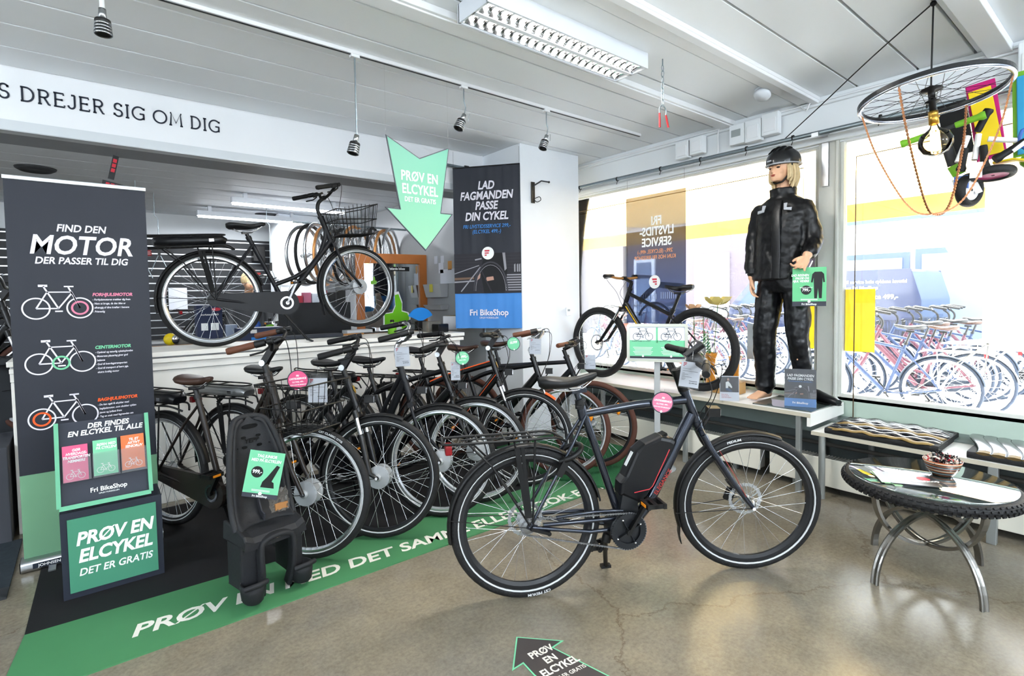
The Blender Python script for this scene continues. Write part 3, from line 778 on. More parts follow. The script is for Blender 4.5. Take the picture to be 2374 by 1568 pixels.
b3, i3 = bike('bicycle', 'black step-through bicycle with a bent silver handlebar and large white price card', row_loc(1.665, 2.79, a=rad(-61)), rad(-61), ROWG, ft='wave', bars='city', barmat='chrome', stem='city', fork='curved', batt=None, ht=(.82, .93), hb=(.895, .72), bars_h=.12, stemmat='chrome', frame='frame_matt_graphite', steer=rad(18), roll=RL, sadz=.93)
b4, i4 = bike('bicycle', 'black trekking bicycle with a round green 11.999 price disc on its bars', row_loc(1.965, 2.83, a=rad(-60)), rad(-60), ROWG, ft='trek', bars='swept', stem='adj', fork='rigid', frontmotor=True, batt='rack', ht=(.85, .91), hb=(.925, .71), steer=rad(16), roll=RL, sadz=.92)
b5, i5 = bike('bicycle', 'black bicycle with orange stripes and suspension fork, a green 18.999 disc on its bars', row_loc(2.40, 2.85, a=rad(-60)), rad(-60), ROWG, ft='trek', bars='flat', stem='adj', fork='sus', frontmotor=False, batt=None, mid=False, rim='rim_black', tyre='tyre_black', chaincase=False, sad='saddle_black', ht=(.85, .92), hb=(.905, .755), sadz=.955, steer=rad(14), lean=LN)
b6, i6 = bike('bicycle', 'black bicycle with brown tyres, white rims and a raised brown-gripped handlebar', row_loc(2.765, 2.815, a=rad(-60)), rad(-60), ROWG, ft='trek', bars='city', grip='grip_brown', stem='adj', fork='sus', frontmotor=True, batt=None, tyre='tyre_brown', line=False, sad='saddle_brown', barmat='brushed_aluminium', ht=(.855, .88), hb=(.905, .73), sadz=.95, levermat='chrome', steer=rad(14), lean=LN)
b7, i7 = bike('bicycle', 'dark bicycle with knobbly brown tyres and short flat bars, last beside the window platform', row_loc(3.06, 2.80, a=rad(-60)), rad(-60), ROWG, ft='diamond', bars='flat', barw=.24, grip='grip_brown', stem='flat', fork='rigid', frame='frame_matt_graphite', frontmotor=False, batt=None, rack=False, tyre='tyre_brown', line=False, rim='rim_black', sad='saddle_brown', fend=False, chaincase=False, ht=(.89, .87), hb=(.94, .74), bars_h=.06, sadz=.965, lean=LN, st=(.30, .83))
for T_, inf in ((b6, i6), (b7, i7)):
    o = MB().at(basis((1.10+.16, .03, .343+.12), (.7, 0, .7), (0, 0, 1))).box((0, 0, 0), (.004, .004, .004)).at(TR(1.10+.2, .0, .343+.13)).ball((0, 0, 0), (.018, .012, .05), 10, 8)
    o.build('spoke_reflector', M_amber, T_)
# orange trim on the fifth bicycle
P5 = MB()
for s in (-1, 1):
    a, c = i5['hb']+i5['ax']*.03, i5['bb']+V((.03, 0, .02))
    P5.bar(V((a.x, s*.027, a.z+.01)), V((c.x+.05, s*.027, c.z+.06)), .003, .008, up=(0, 1, 0))
P5.tube(cr([i5['st']+(i5['bb']-i5['st'])*.2+V((.02, 0, .02)), V((.5, 0, i5['st'].z-.02)), i5['ht']-i5['ax']*.03], 5), .006, 6)
P5.build('orange_stripes', M_orange, b5)
P5 = MB(); fender(P5, (1.10, .343), .36, 52, 66, w=.05, n=6); P5.build('mudguard_tip', M_orange, b5, i5['S'])
for T_, inf in ((b2, i2), (b3, i3), (b5, i5)):
    q = inf['ht']*.6+inf['hb']*.4+inf['fwd']*.0215
    MB().at(basis(q, (0, 1, 0), inf['ax'])).prism([(.011*cos(2*pi*i/14), .024*sin(2*pi*i/14)) for i in range(14)], .003).build('head_badge', M_gold if T_ is not b3 else M_chrome, T_, inf['S'])

# ---------------------------------------------------------------- raised bicycle on the counter
def _f8(b, bb, st, ht, hb, ax):
    b.tube([hb, bb+V((.02, 0, .03))], .023, 12); b.tube([bb, st], .0165, 12)
    b.tube(cr([ht-ax*.05, V((.866, 0, .782)), V((.778, 0, .60)), V((.62, 0, .478)), V((.43, 0, .415))], 6), .017, 12)
b8, i8 = bike('bicycle', 'black step-through bicycle with front basket raised on the white counter', (0, 0, 0), 0, 'bicycles on show', M=TR(.742, 4.318, 1.030) @ RY(rad(-4.8)), ft='none', frame='frame_matt_graphite', fork='curved', stem='city', bars='city', bars_h=.10, bb=(.487, .268), ht=(.845, .93), hb=(.905, .735), sad='saddle_black', steer=rad(4),
  rackz=.725, shinycase=True, casemat='frame_matt_graphite', crank=62, crankmat='chrome', sadz=.868, st=(.290, .775), extra=_f8, battmat='battery_black', kick=False, light=False)
bb8, hb8, ht8, ax8 = i8['bb'], i8['hb'], i8['ht'], i8['ax']
MB().tube([(.42, -.04, .25), (.56, -.09, .03), (.60, -.10, -.035)], .010, 8).bar((.59, -.10, -.025), (.635, -.105, -.052), .03, .016).build('kickstand', M_black, b8)
b = MB(); x0, x1, z0, z1 = .915, 1.27, .775, 1.015
for z_, w_, dx in ((z1, .34, 0), ((z0+z1)/2, .31, .015), (z0, .26, .035)):
    zz = z_-.04 if z_ == z1 else z_
    b.tube([(x0+dx, -w_/2, zz-.0), (x0+.1, -w_/2, z_-.045 if z_ == z1 else z_), (x1-dx, -w_/2, z_), (x1-dx, w_/2, z_), (x0+.1, w_/2, z_-.045 if z_ == z1 else z_), (x0+dx, w_/2, zz)], .0045, 6, True, smooth=False)
for i in range(11):
    u = i/10; xb, xt = x0+.035+(x1-x0-.07)*u, x0+(x1-x0)*u; zt = z1-.045*max(0, 1-u*2.2)
    for s in (-1, 1): b.tube([(xb, s*.13, z0), (xt, s*.17, zt)], .0024, 4)
    y0, y1 = -.13+.26*u, -.17+.34*u
    b.tube([(x1-.035, y0, z0), (x1, y1, z1)], .0024, 4); b.tube([(x0+.035, y0, z0), (x0, y1, z1-.04)], .0024, 4); b.tube([(x0+.035, y0, z0), (x1-.035, y0, z0)], .0024, 4)
b.bar((x0+.02, 0, z0+.05), (hb8.x+.03, 0, .80), .04, .02); b.build('basket', M_black, b8)

# ---------------------------------------------------------------- the anthracite bicycle standing alone on the concrete
def _f0(b, bb, st, ht, hb, ax):
    b.tube([V((.28, 0, .820)), V((.53, 0, .848)), V((.775, 0, .858))], [.0175, .0195, .021], 14)
    b.tube([hb+ax*.05-V((.01, 0, 0)), V((.58, 0, .37)), V((.50, 0, .28))], [.026, .028, .028], 14)
    b.tube([V((.44, 0, .33)), st], .018, 14); b.tube([V((.272, 0, .795)), V((.262, 0, .845))], .021, 14)
    for s in (-1, 1): b.tube(cr([V((.43, s*.03, .335)), V((.30, s*.055, .345)), V((.06, s*.066, .352))], 5), .010, 10)
b0, i0 = bike('bicycle', 'anthracite electric bicycle with black frame battery standing alone on bare concrete', (1.505, 1.782, 0), rad(-27.9), ft='none', frame='frame_metallic_anthracite', fork='rigid', stem='flat', bars='flat', barw=.27, bars_h=.10,
  bb=(.462, .282), st=(.256, .875), ht=(.772, .905), hb=(.838, .742), wb=1.10, R=.345, t=.0225, rimh=.030, rim='rim_black', nsp=28, batt=None, frontmotor=False, disc=True, rearhub=.034, chaincase=False, light=True, kick=False,
  sadz=.978, saddx=-.045, sadw=.075, sadth=.062, sadtilt=5, steer=rad(-14), lean=0, crank=60, rackz=.735, cables=True, postmat='frame_metallic_anthracite', display=False, extra=_f0)
bb0, hb0, ht0, ax0, st0 = i0['bb'], i0['hb'], i0['ht'], i0['ax'], i0['st']
b = MB().tube([st0-V((0, 0, .03)), st0+V((0, 0, .004))], .022, 14); b.bar(st0+V((.0, -.03, -.012)), st0+V((-.03, -.034, -.012)), .008, .006)
b.build('seat_clamp', M_black, b0)
# battery on the down tube
bp_ = [(.430, .440), (.436, .495), (.458, .522), (.514, .640), (.556, .672), (.640, .703), (.692, .690), (.712, .676), (.700, .640), (.560, .425), (.520, .392)]
XZ = Matrix(((1, 0, 0, 0), (0, 0, 1, 0), (0, 1, 0, 0), (0, 0, 0, 1)))
cx_, cz_ = .56, .55
def shr(k): return [(cx_+(x-cx_)*k, cz_+(z-cz_)*k) for x, z in bp_]
b = MB(); rg = []
for k, y in ((.88, -.047), (.97, -.040), (1, -.026), (1, .026), (.97, .040), (.88, .047)): rg.append([(x, y, z) for x, z in shr(k)])
b.loft(rg, smooth=False)
bo = b.build('battery', M_batt, b0, bevel=.004)
MB().sweep([(.497, -.0478, .452), (.572, -.0478, .462), (.588, -.0478, .476), (.672, -.0478, .640)], [(-.002, -.0008), (.002, -.0008), (.002, .0008), (-.002, .0008)], up=(0, 1, 0), smooth=False).build('red_line', mat('red_line', '#b8383f', .4), bo)
b = MB().at(basis((.512, -.033, .652), (.55, 0, 1), (0, 1, 0))).box((-.055, -.006, .014), (.07, .024, .002)); b.build('label', mat('label_white', '#d5d7d8', .5), bo)
b = MB().at(XZ); 
MB().box((.650, 0, .697), (.05, .05, .012), RY(rad(-20)).to_3x3()).build('lock', mat('battery_lock', '#070708', .3), bo)
# motor
pts = [(bb0.x+.085*cos(2*pi*i/22), bb0.z+.080*sin(2*pi*i/22)) for i in range(22)]
b = MB(); b.loft([[(bb0.x+(x-bb0.x)*k, y, bb0.z+(z-bb0.z)*k) for x, z in pts] for k, y in ((.8, -.056), (.97, -.046), (1, -.03), (1, .03), (.97, .046), (.8, .056))])
b.loft([[(bb0.x+x, y, bb0.z+z) for x, z in ((-.04, .05), (.06, .05), (.05, .17), (-.02, .16))] for y in (-.042, .042)], smooth=False)
b.build('motor', mat('motor_housing', '#191b1e', .4), b0, bevel=.003)
b = MB().at(basis((bb0.x, -.064, bb0.z), (1, 0, 0), (0, 0, 1))); tooth = []
for i in range(88): r = .086 if i % 2 else .081; tooth.append((r*cos(2*pi*i/88), r*sin(2*pi*i/88)))
b.ring(tooth, [(.056*cos(2*pi*i/88), .056*sin(2*pi*i/88)) for i in range(88)], .003)
for i in range(4):
    a = 2*pi*i/4+.5; b.bar((.015*cos(a), .015*sin(a), .001), (.06*cos(a), .06*sin(a), .001), .004, .016); 
b.use(1)
for i in range(4): a = 2*pi*i/4+.5; b.at(basis((bb0.x, -.068, bb0.z), (1, 0, 0), (0, 0, 1))).ball((.062*cos(a), .062*sin(a), 0), .006, 8, 5)
b.build('chainring', [mat('chainring_dark', '#2a2c2f', .4, metal=.6), M_chrome], b0)
# chain: small links along the loop
def loop_pts(c1, r1, c2, r2, n):
    out = []
    dx, dz = c2[0]-c1[0], c2[1]-c1[1]; base = math.atan2(dz, dx); d = math.hypot(dx, dz); off = math.acos((r1-r2)/d)
    for i in range(n+1): a = base+off+(2*pi-2*off)*i/n; out.append((c1[0]+r1*cos(a), c1[1]+r1*sin(a)))
    for i in range(n+1): a = base-off+2*off*i/n; out.append((c2[0]+r2*cos(a), c2[1]+r2*sin(a)))
    return out
lp = loop_pts((0, .345), .036, (bb0.x, bb0.z), .084, 14); lp.append(lp[0])
b = MB(); acc = 0; k = 0; step = .00635
for (x0, z0), (x1, z1) in zip(lp, lp[1:]):
    d = math.hypot(x1-x0, z1-z0); t = step-acc
    while t <= d:
        u = t/d; x, z = x0+(x1-x0)*u, z0+(z1-z0)*u; a = math.atan2(z1-z0, x1-x0)
        wd_ = .0075 if k % 2 else .0045
        b.box((x, -.0625, z), (.0066, wd_, .0078 if k % 2 else .0055), RY(-a).to_3x3()); k += 1; t += step
    acc = (acc+d) % step
b.build('chain', M_chain, b0)
MB().tube(cr([(.44, -.045, .372), (.30, -.058, .385), (.12, -.062, .378)], 4), .008, 8).build('upper_chain_guard', M_frgrey, b0)
b = MB().at(XZ).prism([(.06, .31), (.02, .345), (.06, .385), (.10, .36)], .0); 
b = MB().bar((.0, -.072, .345), (.085, -.068, .315), .012, .03, up=(0, 1, 0)).tube([(.085, -.078, .313), (.085, -.06, .313)], .010, 10)
b.build('chain_tensioner', M_black, b0)
# ring lock, brake calliper, kickstand, bell display, head reflectors
b = MB(); b.tube([V((.195+.062*cos(a), .066*sin(a), .645+.03*cos(a))) for a in [rad(-140+280*i/20) for i in range(21)]], .013, 8); b.box((.155, -.055, .60), (.03, .026, .085), RY(rad(30)).to_3x3())
b.build('ring_lock', M_black, b0)
b = MB().bar((1.02, .052, .44), (1.055, .05, .40), .03, .035); b.bar((1.04, .055, .39), (1.02, .055, .33), .022, .04)
b.build('brake_calliper', M_black, b0, i0['S'])
b = MB().tube([(.385, 0, .25), (.375, 0, .215)], .022, 10)
b.tube([(.38, .02, .22), (.41, .10, .10), (.435, .16, .012)], [.012, .011, .011], 8)
b.box((.436, .166, .008), (.05, .028, .014))
b.build('kickstand', M_black, b0)
cl0 = i0['cl']
MB().box(tuple(cl0+V((.0, .02, .05))), (.10, .062, .02), RY(rad(-38)).to_3x3()).build('display', [mat('display_black', '#0c0d10', .12)], b0, i0['S'], bevel=.004)
b = MB().tube([tuple(ht0+ax0*.0), tuple(ht0+ax0*.10+V((.0, 0, .01)))], .027, 12); b.ball(tuple(cl0), (.045, .03, .045), 12, 8)
b.build('stem_cover', M_black, b0, i0['S'])
# red lettering strokes on fork and down tube, white tyre lettering
M_redpaint = mat('dull_red_print', '#8c2f2c', .4)
dtd = (hb0-V((.58, 0, .37))).normalized()
b = MB().text('ELEGANCE', .019, basis(V((.655, -.0285, .478)), dtd, (0, 0, 1)), 'C', .03)
b.build('print', M_redpaint, b0)
fk = (i0['fh']-hb0).normalized(); fp_ = hb0*.45+i0['fh']*.55
b = MB().sweep([hb0*.72+i0['fh']*.28+V((.016, -.062, 0)), hb0*.4+i0['fh']*.6+V((.012, -.066, 0)), hb0*.15+i0['fh']*.85+V((.0, -.068, 0))], [(-.0015, -.0006), (.0015, -.0006), (.0015, .0006), (-.0015, .0006)], up=(0, 1, 0))
b.build('print', M_redpaint, b0, i0['S'])
M_tyretxt = mat('tyre_print_white', '#cfd1d2', .5)
def tyre_text(st, ang, c, r, y, size, parent, S):
    b = MB(); k = size/.69; a = rad(ang)
    for ch in st:
        vs, fs, adv = glyph(ch, .03); w = adv*k*1.2/r
        o = V((c[0]+r*cos(a), y, c[1]+r*sin(a)))
        if fs: b.at(basis(o, (sin(a), 0, -cos(a)), (cos(a), 0, sin(a)))).add([(v[0]*k*1.2, v[1]*k, 0) for v in vs], fs)
        a -= w
    b.build('tyre_lettering', M_tyretxt, parent, S)
tyre_text('PEDIUM', 112, (1.10, .345), .3225, -.0228, .011, b0, i0['S'])
tyre_text('CST PEDIUM', -72, (0, .345), .3225, -.0228, .011, b0, None)
tyre_text('CST CLASSIC OTIS', 80, (1.10, .343), .3225, -.0215, .010, b1, i1['S'])

# ---------------------------------------------------------------- price cards and discs hanging on the bicycles
M_card = mat('white_card', '#dfe3ec', .5, var=.01); M_sleeve = clear('clear_plastic_sleeve', '#ffffff', haze=.05, hazehx='#eef2f6')
M_ink = mat('grey_print', '#4a4d57', .6); M_logo = mat('logo_red', '#c33a49', .5); M_wprint = mat('white_print', '#eef0ee', .5, var=.01)
M_pink = mat('pink_card', '#cf4f78', .45, var=.03); M_pinkl = mat('pale_pink_card', '#cf7590', .35, var=.05); M_mint = mat('mint_card', '#6fbf93', .45, var=.03); M_slate = mat('slate_card', '#34363f', .5, var=.03)
M_green = mat('leaf_green_print', '#62b57f', .5, var=.03); M_dgreen = mat('dark_green_print', '#2f4a3c', .5)
def Fmark(b, x, y, s):
    """the shop's mark: three short bars, the lowest one only half as long"""
    b.poly([(x, y+s*.40, .0008), (x+s*.62, y+s*.40, .0008), (x+s*.72, y+s*.5, .0008), (x+s*.62, y+s*.6, .0008), (x, y+s*.6, .0008)])
    b.poly([(x, y+s*.72, .0008), (x+s*.75, y+s*.72, .0008), (x+s*.8, y+s*.98, .0008), (x, y+s*.98, .0008)])
    b.poly([(x, y+s*.08, .0008), (x+s*.3, y+s*.08, .0008), (x+s*.36, y+s*.28, .0008), (x, y+s*.28, .0008)])
def face(pos, yaw, tilt=0, lean=0):
    """plane whose normal looks along the heading yaw (degrees)"""
    a = rad(yaw); n = V((cos(a), sin(a), 0)); x = V((-sin(a), cos(a), 0))
    M = basis(pos, x, (0, 0, 1))
    return M @ RZ(rad(tilt)) @ RX(rad(lean))
def price_card(label, pos, yaw, tilt, w, h, price=None, group='price cards on the bicycles'):
    t = thing('price_card', label, 'price card', M=face(pos, yaw, tilt), group=group)
    MB().box((0, 0, 0), (w, h, .001)).build('card', M_card, t)
    b = MB()
    Fmark(b, -w*.40, h*.30, w*.22)
    b.build('logo', M_logo, t)
    b = MB().use(0)
    b.text('Ordreinformation', h*.030, TR(-w*.40, h*.21, .0009), 'L', .01)
    for i, (u, l) in enumerate(((.13, .78), (.05, .12), (.0, .30), (-.05, .14), (-.10, .5), (-.17, .2), (-.22, .16))): b.box((-w*.40+w*l/2, h*u, .0008), (w*l, h*.012, .0003))
    b.box((w*.20, -h*.25, .0008), (w*.42, h*.022, .0003))
    if price: b.text(price, h*.055, TR(w*.42, -h*.36, .0009), 'R', .03)
    b.build('print', M_ink, t)
    b = MB().box((0, h*.05, .002), (w*1.06, h*1.2, .0006)); b.box((0, h*.66, .0022), (w*.7, h*.06, .0006)); b.build('sleeve', M_sleeve, t)
    MB().tube([(0, h*.60, .001), (0, h*.95, -.004)], .0012, 5).build('tie', M_sleeve, t)
    return t
def disc(label, pos, yaw, tilt, r, lines, m, group, rim=None):
    t = thing('price_disc', label, 'price disc', M=face(pos, yaw, tilt), group=group)
    MB().prism(circ(r, 32), .001).build('card', rim or M_slate, t)
    o = MB().at(TR(0, 0, .0011)).prism(circ(r*.91, 32), .0004).build('face', m, t)
    b = MB()
    for s, y, sz, bo in lines: b.text(s, sz*r, TR(0, y*r, .0018), 'C', bo, .2, .85)
    b.build('print', M_wprint, t)
    b = MB().at(TR(0, -r*.84, .0019)).prism(circ(r*.11, 14), .0003); b.build('logo', M_wprint, t)
    MB().tube([(0, r*.9, .001), (.0, r*1.25, -.002)], .0012, 5).build('tie', M_sleeve, t)
LS = [('FRI', .36, .16, .03), ('LIVSTIDSSERVICE', .08, .17, .03), ('ELCYKEL 499:-', -.22, .14, .01), ('KUN HOS FRI BIKESHOP', -.48, .11, .02)]
price_card('white price card reading 15.299,00 hanging on the basket of the brown-gripped bicycle', (.925, 2.775, .885), 235, -1, .098, .128, '15.299,00')
price_card('white price card hanging below the bent silver handlebar', (1.50, 2.94, 1.00), 238, 3, .088, .118, '18.999,00')
price_card('white price card behind the green 11.999 disc', (1.875, 2.925, .875), 238, 0, .06, .12, '14.999,00')
price_card('plain lilac-white card hanging at the raised brown-gripped handlebar', (2.60, 2.95, .985), 235, -2, .085, .115)
price_card('plain white card hanging at the knobbly-tyred bicycle beside the platform', (3.10, 2.86, .83), 232, 0, .085, .115)
price_card('white price card in a clear sleeve on the handlebar of the anthracite bicycle', (2.165, 1.375, .985), 222, -8, .088, .118, '20.999,00')
disc('round pink disc hanging on the black front basket', (.834, 2.80, .945), 236, 4, .054, LS, M_pink, 'round discs on the bicycles')
disc('round pale pink disc hanging on the top tube of the anthracite bicycle', (2.052, 1.446, .860), 226, -9, .05, LS, M_pinkl, 'round discs on the bicycles')
disc('round green disc reading 11.999 hanging on black handlebars', (1.895, 2.87, .964), 238, 4, .047, [('ELCYKEL TILBUD', .5, .11, .01), ('11.999,-', .02, .34, .04), ('SPAR 3.000,-', -.35, .15, .02)], M_mint, 'round discs on the bicycles')
disc('green disc reading 18.999 hanging below flat handlebars', (2.35, 2.90, 1.025), 212, 8, .05, [('ELCYKEL TILBUD', .5, .11, .01), ('18.999', .02, .34, .04)], M_mint, 'round discs on the bicycles')

# ================================================================ banners, stands and signs
M_bnavy = mat('banner_navy', '#23262f', .5, var=.03, scale=3); M_bgreen = mat('banner_green', '#6c9a79', .45, var=.03)
M_textw = mat('banner_white_print', '#dcd9e2', .5, var=.01)
def bike_icon(b, ox, oz, s, motor=None, st=.055):
    """line drawing of a bicycle in local xy, wheels of radius s"""
    def line(pts, w): b.sweep([(ox+p[0]*s, oz+p[1]*s, .0012) for p in pts], [(-w*s/2, -.0002), (w*s/2, -.0002), (w*s/2, .0002), (-w*s/2, .0002)], up=(0, 0, 1), smooth=False)
    w = .13
    for cx in (-1.55, 1.55): b.add(*_annulus(ox+cx*s, oz, s*1.0, s*.88))
    line([(-1.55, 0), (-.75, 1.5), (1.0, 1.5), (1.75-.2, 0)], w); line([(1.55, 0), (.75, 2.0)], w); line([(.45, 2.02), (1.15, 2.02)], w)
    line([(-1.55, 0), (.0, -.02), (1.0, 1.4)], w); line([(0, -.02), (-1.0, 2.05)], w); line([(-1.35, 2.08), (-.7, 2.08)], w*1.6); line([(-.25, -.28), (.3, -.28)], w)
def _annulus(cx, cy, R, r, n=40, z=.0012):
    vs = [(cx+q*cos(2*pi*i/n), cy+q*sin(2*pi*i/n), z) for q in (R, r) for i in range(n)]
    return vs, [(i, (i+1) % n, n+(i+1) % n, n+i) for i in range(n)]
ru = thing('roll_up_banner', 'tall dark navy roll-up banner headed FIND DEN MOTOR', 'banner', (-.008, 3.62, 0))
UP = basis((0, 0, 0), (1, 0, 0), (0, 0, 1))
def local(x, z, y=0, M=UP): return TR(x, y, z) @ M
b = MB().use(0).box((0, 0, 1.237), (.578, .002, 1.50)).use(1).box((0, 0, .273), (.578, .002, .43))
o = b.build('banner_sheet', [M_bnavy, M_bgreen], ru)
b = MB().box((0, 0, 1.992), (.586, .016, .022)); b.build('top_rail', M_alu, ru, bevel=.003)
b = MB().use(0).sweep([(-.30, 0, .03), (.30, 0, .03)], rrect(.10, .06, .02), up=(0, 0, 1)).use(1).box((-.302, 0, .03), (.006, .085, .05)).use(0)
b.box((-.18, -.0, .006), (.03, .22, .010)).box((.18, 0, .006), (.03, .22, .010))
co = b.build('cassette', [M_alu, M_black], ru)
b = MB().at(local(-.19, .022, -.0515)).box((0, .008, 0), (.13, .026, .001)); b.build('maker_plate', M_navy, co)
MB().text('JOHNSEN', .014, local(-.19, .023, -.0525), 'C', .02).build('lettering', M_wprint, co)
def P_(b, st, x, z, sz, al='C', bo=.02, sh=.2, sx=.9): b.text(st, sz, local(x, z, -.0025), al, bo, sh, sx)
b = MB()
P_(b, 'FIND DEN', .003, 1.735, .036, bo=.025, sx=.86); P_(b, 'MOTOR', .003, 1.618, .094, bo=.022, sx=.86); P_(b, 'DER PASSER TIL DIG', .003, 1.566, .034, bo=.025, sx=.87)
Z3 = [(1.385, 'FORHJULSMOTOR', M_pinkl, ['- Forhjulsmotoren trækker dig frem', '- Nem at bruge, da den ikke er', '  afhængig af dine kræfter i benene', '- Prisvenlig'], 1.55),
      (1.10, 'CENTERMOTOR', M_mint, ['- Optimal og naturlig cykeloplevelse', '- Motorens placering giver god', '  balance', '- God til hverdagstransporten', '- God til transport af børn pga.', '  ekstra kraftig motor'], 0.0),
      (.815, 'BAGHJULSMOTOR', M_orange, ['- Du kan også få elcykler med', '  baghjulsmotor, som skubber cyklen', '  jævnt og lydløst frem', '- Tag en snak med fagmanden om', '  dit behov, hvis du overvejer en', '  elcykel med baghjulsmotor'], -1.55)]
for z, hd, m, ls, mx in Z3:
    for k, l in enumerate(ls): P_(b, l, .035, z-.012-k*.0215, .0098, 'L', .022, .15, .80)
b.build('print', M_textw, ru)
for z, hd, m, ls, mx in Z3:
    b = MB().at(local(-.105, z-.05, -.0026)); bike_icon(b, 0, 0, .056); b.build('pictogram', M_textw, ru)
    b = MB().at(local(-.105, z-.05, -.0038)); b.add(*_annulus(mx*.056, 0, .037, .028)); P2 = MB(); b.at(I4); P_(b, hd, .035, z+.012, .016, 'L', .045, .2, .92)
    b.build('coloured_print', m, ru)
b = MB().text('Fri', .045, local(-.10, .275, -.0025), 'C', .02).text('BikeShop', .045, local(.10, .275, -.0025), 'C', .02); b.build('print', M_textw, ru)

# cardboard brochure stand
M_cgreen = mat('card_green', '#44866a', .5, var=.04, scale=3); M_cnavy = mat('card_navy', '#262a36', .5, var=.04); M_cmint = mat('card_mint_edge', '#62aa86', .5)
cs = thing('brochure_stand', 'dark cardboard stand with green panel reading PRØV EN ELCYKEL', 'display stand', (.06, 3.10, .006))
b = MB().use(0).box((0, .11, .20), (.385, .20, .40)).use(1).box((0, .002, .20), (.335, .006, .34)); b.build('lower_box', [M_cnavy, M_cgreen], cs)
b = MB().text('PRØV EN', .057, local(.005, .245, -.002), 'C', .035, .2, .86).text('ELCYKEL', .057, local(.005, .165, -.002), 'C', .035, .2, .86).text('DET ER GRATIS', .032, local(.005, .102, -.002), 'C', .02, .2, .88)
b.build('print', M_wprint, cs)
HD = TR(-.02, .02, .425) @ RX(rad(-16))
b = MB().at(HD).use(0).box((0, .006, .19), (.36, .012, .385)).use(1).box((-.172, -.010, .19), (.016, .03, .385)).box((.172, -.010, .19), (.016, .03, .385)).box((0, -.02, -.004), (.34, .05, .02))
ho = b.build('brochure_holder', [M_cnavy, M_cmint], cs)
HP = HD @ UP
b = MB().text('DER FINDES', .023, HD @ local(.02, .345, -.002), 'C', .03, .2, .9).text('EN ELCYKEL TIL ALLE', .023, HD @ local(.01, .315, -.002), 'C', .03, .2, .9)
b.text('Fri BikeShop', .020, HD @ local(.01, .045, -.002), 'C', .02, 0, .95).text('OPLEV FORSKELLEN', .006, HD @ local(.01, .032, -.002), 'C', .005)
b.build('print', M_wprint, ho)
b = MB()
for xx in (-.103, .005, .112): b.at(HD).box((xx, -.026, .165), (.102, .0015, .115)).box((xx-.05, -.013, .165), (.0015, .026, .115)); 
b.box((0, -.013, .108), (.31, .026, .0015)); b.build('clear_pockets', M_sleeve, ho)
for xx, col, ttl, lb, dz in ((-.108, M_pink, ['GØR', 'HVERDAGS-', 'TRANSPORTEN', 'NEMMERE'], 'stack of pink brochures in the display pocket', 0), (.003, M_mint, ['BØRN MED', 'PÅ CYKLEN?'], 'stack of mint green brochures in the middle display pocket', .008), (.110, mat('orange_card', '#cf6a34', .45), ['TIL ET', 'AKTIVT', 'SENIORLIV'], 'stack of orange brochures in the display pocket', .012)):
    t = thing('brochures', lb, 'brochure', M=TR(.06, 3.10, .006) @ HD @ TR(xx, -.012, .19+dz), group='brochures in the cardboard stand')
    MB().box((0, 0, 0), (.092, .016, .165)).build('brochure_stack', col, t)
    b = MB()
    for k, l in enumerate(ttl): b.text(l, .0115, local(.004, .055-k*.0165, -.0088), 'C', .03, .2, .85)
    b.at(local(0, -.058, -.009)); bike_icon(b, 0, 0, .0135); b.build('print', M_wprint, t)

# printed floor mat under the row of bicycles
M_matb = mat('mat_black', '#131315', .8, var=.1); M_matg = mat('mat_green', '#40784f', .6, var=.08, scale=4); M_turf = mat('turf_green', '#1f5a33', .95, var=.3, scale=80, bump=.8, bscale=200)
fm_ = thing('floor_mat', 'long black floor mat with a green lettered border under the bicycles', 'mat', (0, 0, 0))
MB().prism([(-.25, 2.90), (2.56, 2.80), (3.0, 3.6), (3.0, 4.10), (-.22, 4.10)], .005).build('black_field', M_matb, fm_)
MB().prism([(-.30, 2.44), (2.60, 2.44), (2.83, 2.62), (2.56, 2.80), (-.25, 2.90)], .0055).build('green_border', M_matg, fm_)
b = MB().at(basis((.085, 2.59, .0062), (1, -.055, 0), (.055, 1, 0))); b.text('PRØV ÉN MED DET SAMME ELLER BOOK EN TID', .092, I4, 'L', .025, .2, 1.0)
b.build('lettering', mat('mat_cream_print', '#d9d6cc', .7), fm_)
tag(MB().prism([(2.62, 2.86), (2.79, 2.40), (3.42, 2.50), (3.66, 2.85), (3.60, 3.72), (2.8, 3.72)], .018).build('turf_mat', M_turf), 'dark green artificial turf mat under the last two bicycles', 'mat')
for v in (0,): pass
# arrow sticker on the concrete
fa = thing('floor_sticker', 'dark arrow sticker with mint outline on bare concrete', 'sticker', (0, 0, .001))
AX, AY = V((1.283, 1.594, 0)), None
arrow = [(1.283, 1.594), (1.411, 1.455), (1.352, 1.452), (1.402, 1.20), (1.40, 1.10), (1.19, 1.10), (1.195, 1.39), (1.204, 1.458), (1.150, 1.456)]
cc = (1.29, 1.36)
MB().at(TR(0, 0, .0)).prism([(x, y) for x, y in arrow], .0012).build('outline', M_mint, fa)
def inset(pts, d):
    n = len(pts); out = []; ar = sum(pts[i][0]*pts[(i+1) % n][1]-pts[(i+1) % n][0]*pts[i][1] for i in range(n)); sg = 1 if ar > 0 else -1
    for i in range(n):
        p, q, r = V((*pts[i-1], 0)), V((*pts[i], 0)), V((*pts[(i+1) % n], 0))
        a, c = (q-p).normalized(), (r-q).normalized(); na, nc = V((-a.y, a.x, 0))*sg, V((-c.y, c.x, 0))*sg
        m = (na+nc).normalized(); k = d/max(.35, m.dot(na)); out.append((q.x+m.x*k, q.y+m.y*k))
    return out
MB().at(TR(0, 0, .0012)).prism(inset(arrow, .006), .0006).build('arrow', mat('sticker_dark', '#3d3837', .5, var=.08), fa)
b = MB(); ux = V((.9998, .02, 0))
